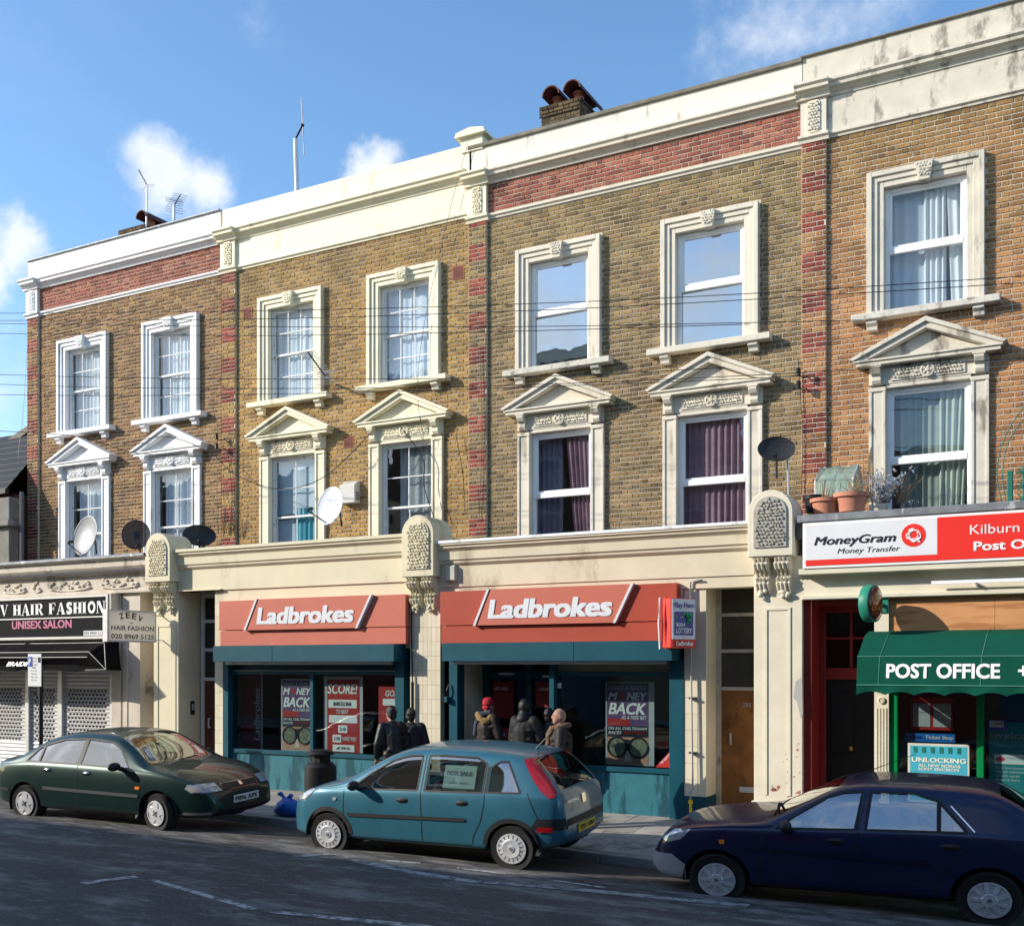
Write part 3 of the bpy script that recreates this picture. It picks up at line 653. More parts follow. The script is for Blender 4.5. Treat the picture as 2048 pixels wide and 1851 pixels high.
def chimney(house_, x0, x1, y0, y1, ztop, pots, seed):
    mb = MB(); mb.box(x0, x1, y0, y1, 10.2, ztop - .02); ch = mb.build('chimney_stack', MST, house_)
    bb = MB(); zz = ztop - .85
    lst = []; bricks(bb, lst, x0, x1, zz, ztop - .2, y0, [], 0, seed); bricks(bb, lst, x0 - .03, x1 + .03, ztop - .2, ztop, y0 - .03, [], 0, seed + 1)
    for b in lst: brickbox(bb.mi(0), *b[:6])
    side = MB(); l2 = []; bricks(side, l2, y0, y1, zz, ztop, 0, [], 0, seed + 2)
    for b in l2: brickbox(side, *b[:6])
    for v in range(len(side.v)): q = side.v[v]; side.v[v] = (x1 - q[1], q[0], q[2])
    bb.add(side.v, side.f); bb.box(x0 - .03, x1 + .03, y0 - .03, y1, ztop - .015, ztop + .02)
    bb.build('chimney_brick', BST, ch, kind='stuff')
    for px_ in pots:
        p = MB(); p.lathe([(.11, 0), (.12, .02), (.10, .05), (.10, .22), (.125, .24), (.125, .28), (.09, .28), (.09, .1)], (px_, y0 + .3, ztop), 14); p.build('chimney_pot', TERR, ch, smooth='auto')
        hd = MB(); n = 10; vs = []
        for k in range(n + 1):
            a = math.pi * k / n
            for yy, dz_ in ((y0 - .05, 0), (y0 + 1.1, -.0)):
                for rr_ in (.19, .165): vs.append((px_ + rr_ * math.cos(a), yy, ztop + .2 + rr_ * math.sin(a) + dz_))
        hd.add(vs, [f for k in range(n) for f in ((k * 4, k * 4 + 2, k * 4 + 6, k * 4 + 4), (k * 4 + 1, k * 4 + 5, k * 4 + 7, k * 4 + 3), (k * 4, k * 4 + 4, k * 4 + 5, k * 4 + 1), (k * 4 + 2, k * 4 + 3, k * 4 + 7, k * 4 + 6))])
        hd.build('hood_tile', HOOD, ch)
a, b = at(1083, 235, 2.5), at(1160, 215, 2.5); chimney(h3, a.x, b.x, 2.5, 3.5, at(1120, 208, 2.5).z, [a.x + .22, b.x - .16], 91)
a, b = at(240, 466, 3.5), at(290, 456, 3.5); chimney(h1, a.x, b.x, 3.5, 4.6, at(282, 452, 3.5).z, [b.x - .1], 95)
# ------------------------------------------------------------------ ground floor shops (they stand 1.7 to 2 m in front of the house walls)
SC2 = M('shop_cream', (.66, .60, .43), .6, .05, 2, .08, 40, dirt=((.40, .34, .22), .57, .16, (1.4, 1.4, .6)))
SC3 = M('shop_stone', (.64, .565, .42), .7, .08, 2, .1, 40, dirt=((.33, .27, .19), .55, .17, (1.5, 1.5, .7)))
SC1 = M('shop_grey_stone', (.56, .50, .42), .75, .12, 3, .15, 40, dirt=((.17, .15, .13), .56, .14, (2.2, 2.2, 2.2)))
SC4 = M('peeling_cream', (.68, .63, .50), .7, .07, 3, .12, 40, dirt=((.40, .36, .28), .66, .08, (3, 3, 1.5)))
TEAL = M('teal_paint', (.004, .068, .098), .42, .12, 4, .05, 40)
TEALW = M('scuffed_teal', (.028, .15, .19), .5, .15, 4, .1, 40, dirt=((.006, .055, .08), .47, .10, (5, 5, 1.0)))
TEALD = M('dull_teal', (.006, .055, .08), .5, .1, 4, .05, 40)
REDP = M('faded_red_panel', (.50, .135, .092), .5, .05, 1.5, .03, 20, dirt=((.54, .17, .125), .55, .25, (.8, .8, 1.6)))
REDD = M('red_panel', (.37, .062, .036), .45, .05, 1.5, .03, 20)
SILV = M('silver_letter', (.66, .68, .71), .45, .04, 3, 0)
STEEL = M('galvanised_steel', (.55, .56, .57), .45, .1, 8, .05, metal=.5)
BLACK = M('black_plastic', (.015, .015, .016), .45, .1)
WHITE = M('white_print', (.80, .80, .80), .5, .02, bump=0)
SHOPG = glass('shop_glass', (.80, .86, .86), .05, 0, .10)
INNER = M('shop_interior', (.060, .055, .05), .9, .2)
TILE = [M('cream_tile_%d' % k, c, .25, .04, 3, .03, 15) for k, c in enumerate(((.66, .60, .46), (.63, .57, .43), (.69, .63, .50)))]
GROUT = M('grout', (.30, .27, .21), .9)

def console(hs_, x0, x1, top, bot, cb, mat, seed, darkm=None):
    y = -2.08; r = (x1 - x0) / 2; xm = (x0 + x1) / 2; sp = top - r
    outl = [(x0, bot)] + [(x1, bot)] + [(xm + r * math.cos(a), sp + r * math.sin(a)) for a in [math.pi * k / 16 for k in range(17)]]
    mb = MB(); mb.prism(outl, 'y', y, -1.50); c = mb.build('console', mat, hs_, bevel=.008)
    r2 = r - .085; fr = MB(); b2 = bot + .12
    inn = [(xm - r2, b2), (xm + r2, b2)] + [(xm + r2 * math.cos(a), sp + r2 * math.sin(a)) for a in [math.pi * k / 16 for k in range(17)]]
    fr.prism(inn, 'y', y - .022, y)
    def ins(x, z): return (abs(x - xm) < r2 - .03 and b2 + .03 < z < sp) or (z >= sp and math.hypot(x - xm, z - sp) < r2 - .03)
    cells(fr, ins, xm - r2, xm + r2, b2 + .02, top - .09, y - .022, .047, .02, seed); fr.build('carved_panel', darkm or mat, c)
    for s in (-1, 1):       # pair of scrolled corbels under each console
        xc = xm + s * r * .47; wd = r * .34; k = MB(); h = bot - cb
        sc_ = [(-1.97, bot + .01, .030), (-2.045, bot - .03, .032), (-2.06, bot - .09, .034), (-2.02, bot - .15, .030), (-1.95, bot - .19, .024), (-1.925, bot - .23, .022), (-1.945, bot - .29, .028), (-1.955, bot - .35, .030), (-1.93, bot - .40, .026), (-1.90, bot - .45, .022), (-1.875, bot - .50, .018)]
        for j in range(4):
            a = xc - wd * .78 + j * wd * .52; k.tube([(a, y_ + (.012 if j in (0, 3) else 0), z_) for y_, z_, r_ in sc_], [r_ * wd / .105 * .85 for y_, z_, r_ in sc_], 8)
        k.prism([(-1.85, bot), (-2.01, bot), (-2.02, bot - .09), (-1.98, bot - .15), (-1.92, bot - .19), (-1.90, bot - .24), (-1.915, bot - .33), (-1.89, bot - .42), (-1.85, bot - .48)], 'x', xc - wd, xc + wd)
        for j in range(9): k.ball((xc + rnd.uniform(-.06, .06), -1.885 - rnd.uniform(0, .03), cb + .03 + rnd.uniform(0, .12)), .035, .03, .03, 7, 5)
        k.ball((xc, -1.88, cb + .02), .03, .03, .035, 7, 5); k.build('corbel', mat, c, bevel=.004)
    return c
def shop_cornice(hs_, x0, x1, T, fb, mat, flash=None):
    prof = [(-1.5, T - .02), (-2.0, T - .006), (-2.02, T - .012), (-2.02, T - .06), (-1.99, T - .08), (-1.99, T - .105), (-1.965, T - .125), (-1.935, T - .155), (-1.93, T - .285), (-1.905, T - .30), (-1.90, T - .335), (-1.87, T - .365), (-1.85, T - .38), (-1.5, T - .38)]
    MB().prism(prof, 'x', x0, x1).build('shop_cornice', mat, hs_)
    MB().box(x0, x1, -1.85, -1.5, fb, T - .38).build('shop_frieze', mat, hs_)
    MB().box(x0 - .4, x1 + .4, -1.84, .0, T - .3, T - .03).build('flat_roof', M('roofing_felt', (.08, .08, .085), .9, .2), hs_)
    if flash: MB().box(x0, x1, -2.035, -1.9, T - .035, T + .012).build('flashing', flash, hs_, bevel=.006)
def tiles(parent, x0, x1, z0, z1, y, nx, rows, name='wall_tile'):
    MB().box(x0, x1, y, y + .12, z0, z1).build('tile_bed', GROUT, parent)
    sh = {}
    tw = (x1 - x0) / nx
    for j in range(rows):
        th = (z1 - z0) / rows
        for i in range(nx):
            k = rnd.randrange(3)
            if k not in sh: sh[k] = MB().box(-tw / 2 + .002, tw / 2 - .002, -.006, .004, -th / 2 + .002, th / 2 - .002).mesh(name, TILE[k])
            o = bpy.data.objects.new(name, sh[k]); COL.objects.link(o); o.location = (x0 + (i + .5) * tw, y - rnd.uniform(0, .0015), z0 + (j + .5) * th); setparent(o, parent)
            o.rotation_euler = (rnd.uniform(-.004, .004), 0, rnd.uniform(-.004, .004))
def interior(hs_, x0, x1, y0, y1, z0, z1, mat=INNER, name='shop_interior'):
    mb = MB(); e = .02
    mb.quad((x0, y1, z0), (x1, y1, z0), (x1, y1, z1), (x0, y1, z1)); mb.quad((x0, y0, z0), (x0, y1, z0), (x0, y1, z1), (x0, y0, z1)); mb.quad((x1, y0, z0), (x1, y1, z0), (x1, y1, z1), (x1, y0, z1))
    mb.quad((x0, y0, z0 + e), (x1, y0, z0 + e), (x1, y1, z0 + e), (x0, y1, z0 + e)); mb.quad((x0, y0, z1), (x1, y0, z1), (x1, y1, z1), (x0, y1, z1))
    return mb.build(name, mat, hs_)

# ---- shop in the cream house
shop_cornice(h2, -15.0, -9.8, 4.35, 3.58, SC2)
c12 = console(h2, -15.60, -14.96, 4.66, 3.76, 3.17, SC2, 71)
pr = MB(); pr.box(-15.62, -14.98, -1.85, -1.2, 0, 3.76); pr.box(-15.56, -15.49, -1.862, -1.85, .5, 3.0); pr.box(-15.11, -15.04, -1.862, -1.85, .5, 3.0); pr.box(-15.49, -15.11, -1.862, -1.85, 2.93, 3.0)
pr.build('pier', SC2, h2, bevel=.006)
MB().box(-14.98, -13.9, -1.9, -1.3, 3.58, 3.6).build('soffit', SC2, h2)
dp = thing('flat_door', 'brown street door with glazed panels above it beside the left betting shop', 'door', (-14.5, -1.35, 0), 'street doors to the flats')
m_ = MB(); yb = -1.30
ring(m_, -14.93, -14.12, 0.03, 3.56, .07, yb - .03, yb + .06); 
for zz in (1.96, 2.51, 3.05): m_.box(-14.86, -14.19, yb - .02, yb + .05, zz - .03, zz + .03)
m_.build('door_frame', M('grey_white_frame', (.55, .55, .53), .6, .08), dp)
MB().box(-14.86, -14.19, yb, yb + .05, .05, 1.93).build('door_leaf', M('brown_door', (.085, .028, .016), .5, .2, 6, .1), dp)
for a, b in ((1.99, 2.48), (2.54, 3.02), (3.08, 3.49)): MB().box(-14.86, -14.19, yb + .01, yb + .016, a, b).build('pane', M('dark_pane', (.030, .028, .023), .12, .15, 3, 0), dp)
MB().tube([(-14.72, yb - .05, 1.05), (-14.72, yb - .05, 1.22)], .012).tube([(-14.72, yb, 1.05), (-14.72, yb - .05, 1.05)], .01).tube([(-14.72, yb, 1.22), (-14.72, yb - .05, 1.22)], .01).build('handle', SILV, dp)
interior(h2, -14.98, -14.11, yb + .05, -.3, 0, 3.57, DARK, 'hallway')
ic = thing('entry_phone', 'small black entry phone panel on the cream side of the doorway', 'intercom', (-14.95, -1.5, 1.4))
q = MB(); q.box(-14.978, -14.955, -1.56, -1.46, 1.30, 1.55); q.build('case', BLACK, ic, bevel=.006); MB().box(-14.954, -14.951, -1.54, -1.48, 1.38, 1.5).build('panel', STEEL, ic)
ts = thing('tiled_pier', 'narrow cream tiled strip beside the brown door', 'pier', (-14.0, -1.8, 0)); tiles(ts, -14.12, -13.91, .12, 3.57, -1.8, 2, 15); MB().box(-14.12, -13.91, -1.81, -1.7, 0, .12).build('plinth', BLACK, ts)
def fascia(label, x0, x1, red, plate, sl, tx, zt=3.365, zs=2.84, zb=2.565):
    s = thing('shop_sign', label, 'sign', ((x0 + x1) / 2, -1.98, zb))
    m_ = MB(); m_.box(x0, x1, -1.98, -1.75, zs + .006, zt); m_.build('sign_panel', red, s, bevel=.003)
    m_ = MB(); m_.box(x0 + .01, x1 - .005, -1.965, -1.75, zb, zs - .004); m_.build('lower_panel', red, s, bevel=.003)
    (a0, a1), (b0, b1) = sl
    MB().prism([(a0, zs - .005), (a1, zt + .005), (b1, zt + .005), (b0, zs - .005)], 'y', -2.03, -1.98).build('raised_plate', plate, s)
    for q0, q1 in sl: MB().prism([(q0 - .02, zs - .01), (q0 + .02, zs - .01), (q1 + .02, zt + .01), (q1 - .02, zt + .01)], 'y', -2.045, -1.975).build('slash', SILV, s)
    lettering('Ladbrokes', SILV, (tx[0], -2.03, tx[2]), XR, ZU, tx[1] - tx[0], tx[3] - tx[2], s, bold=.045, shear=.14, depth=0, lift=.008)
    return s
def shutter_box(label, x0, x1, zb=2.28, zt=2.562):
    s = thing('shutter_box', label, 'shutter box', ((x0 + x1) / 2, -2.15, zb)); m_ = MB(); xm = x0 + (x1 - x0) * (.35 if x0 < -12 else .6)
    m_.box(x0, xm - .002, -2.15, -1.7, zb, zt); m_.build('housing', TEAL, s, bevel=.004); MB().box(xm + .002, x1, -2.15, -1.7, zb, zt).build('housing', TEAL, s, bevel=.004)
    MB().box(x0 + .15, x1 - .15, -2.0, -1.96, zb - .05, zb).build('shutter_lip', STEEL, s); return s
fascia('faded red betting shop sign with silver letters on the left shop', -13.85, -9.84, REDP, REDP, ((-13.20, -12.93), (-10.78, -10.48)), (-12.93, -10.83, 2.93, 3.225))
shutter_box('teal roller shutter housing under the left betting shop sign', -13.84, -9.95)
def shopfront(hs_, name_posts, x0, x1, mull, riserm, zs=.70, zt=2.06, y=-1.7):
    m_ = MB()
    for a, b in name_posts: m_.box(a, b, y - .12, y + .1, .0, 2.30)
    m_.box(x0, x1, y - .06, y + .05, zs - .05, zs + .02); m_.box(x0, x1, y - .04, y + .05, zt, zt + .06)
    for a in mull: m_.box(a - .035, a + .035, y - .04, y + .05, zs + .02, zt)
    f = m_.build('shop_frame', TEAL, hs_, bevel=.004)
    MB().box(x0, x1, y - .03, y + .06, .02, zs - .05).build('stall_riser', riserm, hs_)
    xs = [x0] + mull + [x1]
    for a, b in zip(xs, xs[1:]): MB().box(a, b, y, y + .008, zs + .02, zt).build('shop_window', SHOPG, hs_)
shopfront(h2, ((-13.92, -13.79), (-10.16, -9.98)), -13.79, -10.16, [-11.955], TEALW)
MB().box(-13.79, -10.16, -1.68, -1.6, 2.12, 2.5).build('shutter_recess', TEALD, h2); MB().box(-13.79, -10.16, -1.73, -1.70, 2.10, 2.13).build('shutter_rail', STEEL, h2)
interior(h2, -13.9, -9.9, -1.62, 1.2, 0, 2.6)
MB().box(-13.9, -9.84, -1.82, -1.5, 2.5, 3.6).build('fascia_backing', SC2, h2)

# ---- tiled pier, console and right betting shop
shop_cornice(h3, -9.26, -4.15, 4.17, 3.46, SC3, P1)
console(h3, -9.85, -9.24, 4.61, 3.63, 3.06, SC2, 72)
MB().box(-9.84, -9.26, -1.85, -1.2, 3.05, 3.70).build('pier_top', SC3, h3)
tp = thing('tiled_pier', 'wide cream tiled pier between the two betting shop fronts', 'pier', (-9.55, -1.85, 0)); tiles(tp, -9.84, -9.26, .05, 3.06, -1.84, 7, 13)
MB().box(-9.26, -4.15, -1.83, -1.5, 3.30, 3.47).build('fascia_strip', SC3, h3); MB().box(-9.26, -5.2, -1.82, -1.5, 2.52, 3.32).build('fascia_backing', SC3, h3)
fascia('red betting shop sign with paler middle plate and silver letters on the right shop', -9.18, -5.24, REDD, REDP, ((-8.52, -8.27), (-6.17, -5.89)), (-8.28, -6.20, 2.93, 3.225), 3.38)
shutter_box('teal roller shutter housing over the right betting shop entrance', -9.04, -5.25)
m_ = MB(); m_.box(-9.10, -8.95, -1.84, -1.62, 0, 2.30); m_.build('shop_frame', TEAL, h3)
shopfront(h3, ((-7.33, -7.25), (-5.41, -5.19)), -7.25, -5.41, [], TEALW)
MB().box(-7.25, -5.41, -1.69, -1.6, 2.12, 2.3).build('top_panel', M('dull_cream_panel', (.30, .27, .20), .7, .1), h3)
tr = thing('tiled_wall', 'tiled side wall inside the recessed entrance of the right betting shop', 'wall', (-8.94, -1.4, 0))
MB().box(-9.05, -8.95, -1.62, -1.04, 0, 2.35).build('tile_bed', GROUT, tr)
for j in range(9):
    for i in range(3): MB().box(-8.948, -8.940, -1.61 + i * .19, -1.43 + i * .19 - .004, .05 + j * .255, .05 + (j + 1) * .255 - .005).build('wall_tile', TILE[rnd.randrange(3)], tr)
ed = thing('shop_entrance', 'dark teal glazed entrance doors set back in the right betting shop', 'door', (-8.1, -1.03, 0))
m_ = MB()
for a, b in ((-8.94, -8.80), (-8.15, -8.03), (-7.42, -7.33)): m_.box(a, b, -1.05, -.97, 0, 2.35)
for a, b in ((-8.80, -8.15), (-8.03, -7.42)): m_.box(a, b, -1.04, -.98, 2.0, 2.12); m_.box(a, b, -1.04, -.98, .02, .25)
m_.build('door_frame', TEALD, ed)
for a, b in ((-8.80, -8.15), (-8.03, -7.42)): MB().box(a, b, -1.01, -1.0, .25, 2.0).build('pane', glass('door_glass', (.5, .55, .55), .03), ed)
MB().box(-8.62, -8.35, -1.08, -1.04, 2.06, 2.10).build('door_closer', STEEL, ed); MB().box(-7.82, -7.62, -1.08, -1.04, 2.02, 2.06).build('door_closer', STEEL, ed)
for k, (a, b, c, d) in enumerate(((-8.75, -8.35, 1.35, 1.95), (-8.72, -8.45, .85, 1.2), (-8.4, -8.18, .85, 1.2), (-7.95, -7.55, 1.55, 1.95))):
    pp = thing('notice', ('large dark red notice on the left entrance door', 'lower left red notice on the left entrance door', 'lower right red notice on the left entrance door', 'dark red notice behind the right entrance door')[k], 'notice', (a, -1.06, c), 'red notices in the betting shop entrance')
    MB().box(a, b, -1.058, -1.052, c, d).build('sheet', M('dark_red_print', (.22, .02, .02), .6, .1), pp); lettering('OFFER' if k else 'BET HERE', WHITE, (a + .05, -1.059, d - .14), XR, ZU, (b - a) * .6, .05, pp, shear=.2)
MB().box(-7.33, -7.25, -1.62, -1.0, 0, 2.3).build('entrance_side', TEALD, h3)
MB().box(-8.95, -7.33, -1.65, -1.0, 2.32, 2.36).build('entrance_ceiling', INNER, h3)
interior(h3, -9.0, -5.2, -.95, 1.2, 0, 2.6); interior(h3, -7.24, -5.42, -1.60, -.2, 0, 2.3, M('brown_partition', (.085, .05, .04), .8, .15), 'display_bay')
stripm = MB(); stt = thing('tiled_pier', 'narrow cream tiled strip with gas pipe beside the wooden door', 'pier', (-5.1, -1.8, 0)); tiles(stt, -5.19, -4.99, .36, 3.40, -1.80, 1, 13); MB().box(-5.19, -4.99, -1.81, -1.69, 0, .36).build('plinth', TEAL, stt)
# wooden door 295
MB().box(-4.99, -4.87, -1.8, -1.3, 0, 3.46).build('reveal', SC3, h3); MB().box(-4.995, -4.865, -1.82, -1.29, 0, .36).build('reveal_plinth', TEALD, h3)
d2 = thing('flat_door', 'worn brown wooden street door with house number beside the right betting shop', 'door', (-4.5, -1.35, 0), 'street doors to the flats')
m_ = MB(); yb = -1.33; ring(m_, -4.87, -4.10, .02, 3.46, .075, yb - .03, yb + .06)
for zz in (1.88, 2.42, 2.94): m_.box(-4.795, -4.175, yb - .02, yb + .05, zz - .025, zz + .025)
m_.build('door_frame', M('grubby_frame', (.42, .38, .31), .7, .15, 6, dirt=((.12, .10, .08), .58, .1, (5, 5, 2))), d2)
MB().box(-4.795, -4.175, yb, yb + .05, .03, 1.855).build('door_leaf', M('worn_wood', (.20, .085, .026), .45, .35, 3, .1, 40, dirt=((.055, .02, .008), .50, .2, (2.2, 2.2, .9))), d2)
for a, b in ((1.905, 2.395), (2.445, 2.915), (2.965, 3.385)): MB().box(-4.795, -4.175, yb + .01, yb + .016, a, b).build('pane', M('brown_pane', (.055, .050, .038), .12, .15, 3, 0), d2)
MB().box(-4.53, -4.28, yb - .012, yb, .40, .48).build('letter_plate', STEEL, d2, bevel=.003); MB().box(-4.665, -4.645, yb - .03, yb, 1.08, 1.24).build('handle', STEEL, d2)
lettering('295', STEEL, (-4.48, yb - .004, 1.62), XR, ZU, .12, .06, d2)
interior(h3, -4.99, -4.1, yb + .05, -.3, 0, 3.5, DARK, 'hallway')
# gas pipe
gp = thing('gas_pipe', 'thin grey gas pipe with yellow foot on the tiled strip', 'pipe', (-5.05, -1.86, 0))
MB().tube([(-4.9, -1.86, 3.41), (-5.06, -1.86, 3.41), (-5.08, -1.86, 3.38), (-5.06, -1.87, 1.8), (-5.04, -1.87, .46), (-5.07, -1.88, .43), (-5.07, -1.88, .3)], .014, 8).build('pipe', M('grey_pipe', (.42, .43, .43), .5, .15), gp, smooth=True)
MB().tube([(-5.07, -1.88, .32), (-5.07, -1.88, .27), (-5.07, -1.88, .26), (-5.07, -1.88, 0)], [.028, .034, .02, .02], 8).build('yellow_sleeve', M('yellow_plastic', (.75, .50, .02), .5), gp)
for zz in (.98, 1.75): MB().box(-5.10, -5.0, -1.875, -1.8, zz - .012, zz + .012).build('clip', BLACK, gp)
lf = thing('cctv_bracket', 'small black camera box on the left jamb of the recessed entrance', 'camera', (-9.12, -1.88, 1.7)); MB().box(-9.15, -9.09, -1.92, -1.845, 1.63, 1.72).build('case', TEALD, lf, bevel=.005); MB().tube([(-9.11, -1.88, 1.72), (-9.11, -1.9, 1.82), (-9.09, -1.87, 1.92)], .012).build('arm', BLACK, lf)
wp = thing('drain_pipe', 'thin black cable pipe running down the wide tiled pier', 'pipe', (-9.75, -1.88, 0)); MB().tube([(-9.80, -1.87, 3.2), (-9.79, -1.88, 2.7), (-9.77, -1.88, 1.9)], .012).tube([(-9.765, -1.89, 1.95), (-9.765, -1.89, .05)], .025, 8).build('pipe', BLACK, wp)
ab = thing('alarm_box', 'pale alarm box tucked beside the middle console', 'alarm', (-9.05, -1.9, 3.7)); q = MB().box(-9.13, -8.93, -1.93, -1.85, 3.55, 3.80); q.build('case', M('aged_plastic', (.50, .47, .40), .6, .15), ab, bevel=.02)

# ---- right pier, console
console(h4, -4.19, -3.58, 4.57, 3.68, 3.11, SC4, 73, M('sooty_relief', (.40, .38, .33), .85, .2, 8, .2))
PEEL = M('pier_paint_peeling', (.68, .625, .49), .7, .07, 3, .12, 40, dirt=((.42, .10, .085), .70, .03, (6, 6, 5)))
pr = MB(); pr.box(-4.17, -3.51, -1.85, -1.15, .35, 3.69); pr.build('pier', PEEL, h4, bevel=.006)
pr = MB(); pr.box(-4.02, -3.985, -1.864, -1.85, .45, 3.0); pr.box(-3.70, -3.665, -1.864, -1.85, .45, 3.0); pr.box(-3.985, -3.70, -1.864, -1.85, 2.965, 3.0); pr.build('pier_moulding', PEEL, h4)
MB().box(-4.20, -3.49, -1.88, -1.15, 0, .36).build('plinth', M('plinth_patchy', (.55, .52, .47), .8, .1, 5, dirt=((.02, .13, .17), .52, .03, (2.5, 2.5, 3))), h4, bevel=.01)
pt = MB(); pt.prism([(-3.60, 2.0), (-3.515, 2.05), (-3.505, 1.55), (-3.53, 1.5), (-3.58, 1.72), (-3.63, 1.78)], 'y', -1.853, -1.84); pt.build('bare_plaster', M('bare_plaster', (.42, .41, .40), .95, .1), h4)

rp = random.Random(44)
for k in range(26):
    x = rp.uniform(-3.95, -3.53) if k % 3 else rp.uniform(-3.62, -3.53); z = .40 + abs(rp.gauss(0, .38)); r0 = rp.uniform(.008, .034); n_ = 7
    pts_ = [(x + math.cos(t * 6.283 / n_) * r0 * rp.uniform(.5, 1.4), z + math.sin(t * 6.283 / n_) * r0 * rp.uniform(.3, 1.2)) for t in range(n_)]
    if max(p_[0] for p_ in pts_) < -3.515: MB().prism(pts_, 'y', -1.8675 if False else -1.8525, -1.848).build('paint_patch', M('old_red_paint', (.45, .15, .12), .7, .2) if k % 4 else MATS['bare_plaster'], h4)

# ---- post office
MB().box(-3.52, 1.9, -2.10, -1.0, 4.10, 4.2).build('lead_gutter', LEAD, h4, bevel=.01)
MB().box(-3.55, 1.9, -1.98, .0, 3.9, 4.12).build('flat_roof', MATS['roofing_felt'], h4)
MB().box(-3.51, 1.9, -1.85, -1.4, 3.14, 3.95).build('shop_frieze', SC4, h4); MB().box(-3.51, 1.9, -1.91, -1.85, 3.09, 3.15).build('moulding', SC4, h4, bevel=.01); MB().box(-3.51, 1.9, -2.06, -1.85, 3.42, 3.49).build('sign_ledge', SC4, h4)
RED = M('post_red', (.78, .035, .025), .4, .03, 1.5, 0); WSIGN = M('sign_white', (.72, .73, .75), .4, .04, 3, 0, dirt=((.52, .52, .52), .62, .1, (9, 9, .5)))
INK = M('black_ink', (.015, .015, .018), .5, 0, bump=0)
sg = thing('shop_sign', 'long white and red money transfer sign over the post office', 'sign', (-2, -2.1, 3.49))
m_ = MB(); m_.box(-3.45, 1.8, -2.08, -1.86, 3.49, 4.095); m_.build('sign_box', UPVC, sg, bevel=.004)
MB().box(-3.41, -1.78, -2.086, -2.08, 3.60, 4.06).build('white_panel', WSIGN, sg); MB().box(-3.41, -1.78, -2.0865, -2.0795, 3.525, 3.598).build('red_strip', RED, sg); MB().box(-1.778, 1.77, -2.086, -2.08, 3.525, 4.06).build('red_panel', RED, sg)
lettering('MoneyGram', INK, (-3.30, -2.087, 3.755), XR, ZU, 1.03, .145, sg, bold=.02, shear=.25); lettering('Money Transfer', INK, (-3.0, -2.087, 3.645), XR, ZU, .78, .09, sg, shear=.25)
lettering('Kilburn Lane', WHITE, (-1.40, -2.087, 3.825), XR, ZU, .98, .115, sg); lettering('Post Office', WHITE, (-1.36, -2.087, 3.62), XR, ZU, .92, .115, sg, bold=.03)
lg = MB(); lg.lathe([(.145, 0), (.145, -.004)], (-2.06, -2.086, 3.855), 28, 'y'); lo = lg.build('emblem', RED, sg)
em = MB()
for a0, a1, rx, rz, ang in ((.4, 5.2, .085, .05, .3), (2.2, 6.6, .05, .09, .2), (3.6, 8.2, .095, .065, -.5)):
    pts = []
    for k in range(15):
        a = a0 + (a1 - a0) * k / 14; x, z = rx * math.cos(a), rz * math.sin(a); pts.append((-2.06 + x * math.cos(ang) - z * math.sin(ang), -2.092, 3.86 + x * math.sin(ang) + z * math.cos(ang)))
    em.tube(pts, [.004 + .007 * math.sin(math.pi * k / 14) for k in range(15)], 5)
em.prism([(-2.05, 3.78), (-1.98, 3.76), (-2.0, 3.83)], 'y', -2.094, -2.09); em.prism([(-2.12, 3.93), (-2.05, 3.95), (-2.1, 3.87)], 'y', -2.094, -2.09); em.build('emblem_lines', WHITE, lo)
# red doorway
REDB = M('red_doorway', (.20, .018, .016), .45, .12, 3, .05); BDOOR = M('black_door', (.012, .011, .011), .35, .1)
MB().box(-3.515, -3.40, -1.78, -1.2, 0, 3.14).build('door_reveal', REDB, h4); MB().box(-3.40, -2.56, -1.75, -1.2, 3.02, 3.13).build('door_head', REDB, h4)
d3 = thing('panelled_door', 'black panelled door in a deep red frame beside the post office', 'door', (-3.0, -1.25, 0))
m_ = MB(); yb = -1.28; ring(m_, -3.40, -2.56, .02, 3.02, .08, yb - .05, yb + .05); m_.box(-3.32, -2.64, yb - .04, yb + .05, 2.02, 2.18); m_.box(-3.0, -2.965, yb - .02, yb + .03, 2.18, 2.94); m_.box(-3.32, -2.64, yb - .018, yb + .03, 2.57, 2.60)
m_.build('door_frame', REDB, d3, bevel=.005)
MB().box(-3.32, -2.64, yb, yb + .05, .04, 2.02).build('door_leaf', BDOOR, d3)
for a, b in ((-3.25, -3.02), (-2.94, -2.71)):
    for c, d in ((.2, .85), (1.0, 1.85)): MB().box(a, b, yb - .012, yb, c, d).build('door_panel', BDOOR, d3, bevel=.01)
MB().ball((-2.98, yb - .035, 1.08), .035).build('knob', M('brass', (.6, .4, .12), .3, metal=.9), d3)
for a, b in ((-3.32, -3.0), (-2.965, -2.64)):
    for c, d in ((2.18, 2.57), (2.60, 2.94)): MB().box(a, b, yb + .005, yb + .01, c, d).build('pane', glass('transom_glass', (.12, .10, .10), .05), d3)
interior(h4, -3.4, -2.5, yb + .05, -.3, 0, 3.1, DARK, 'hallway')
wpz = MB(); wpz.box(-2.58, -2.40, -1.84, -1.5, 0, 3.14)
for k in range(4): wpz.box(-2.562 + k * .038, -2.542 + k * .038, -1.85, -1.84, .3, 1.66)
wpz.lathe([(.045, 0), (.045, -.02), (.03, -.025), (.028, -.01), (0, -.02)], (-2.49, -1.84, 1.76), 14, 'y'); wpz.build('fluted_pier', SC4, h4)
WOOD = M('plywood_hoarding', (.56, .27, .115), .6, .15, 1.2, .1, 30, dirt=((.38, .15, .055), .47, .14, (1.3, 1.3, 13)))
hb = thing('plywood_hoarding', 'orange plywood boards covering the post office fascia', 'hoarding', (-1, -1.8, 2.6))
for k in range(3): MB().box(-2.39 + k * 1.25, -2.39 + (k + 1) * 1.25 - .004, -1.80, -1.72, 2.60, 3.10).build('board', WOOD, hb)
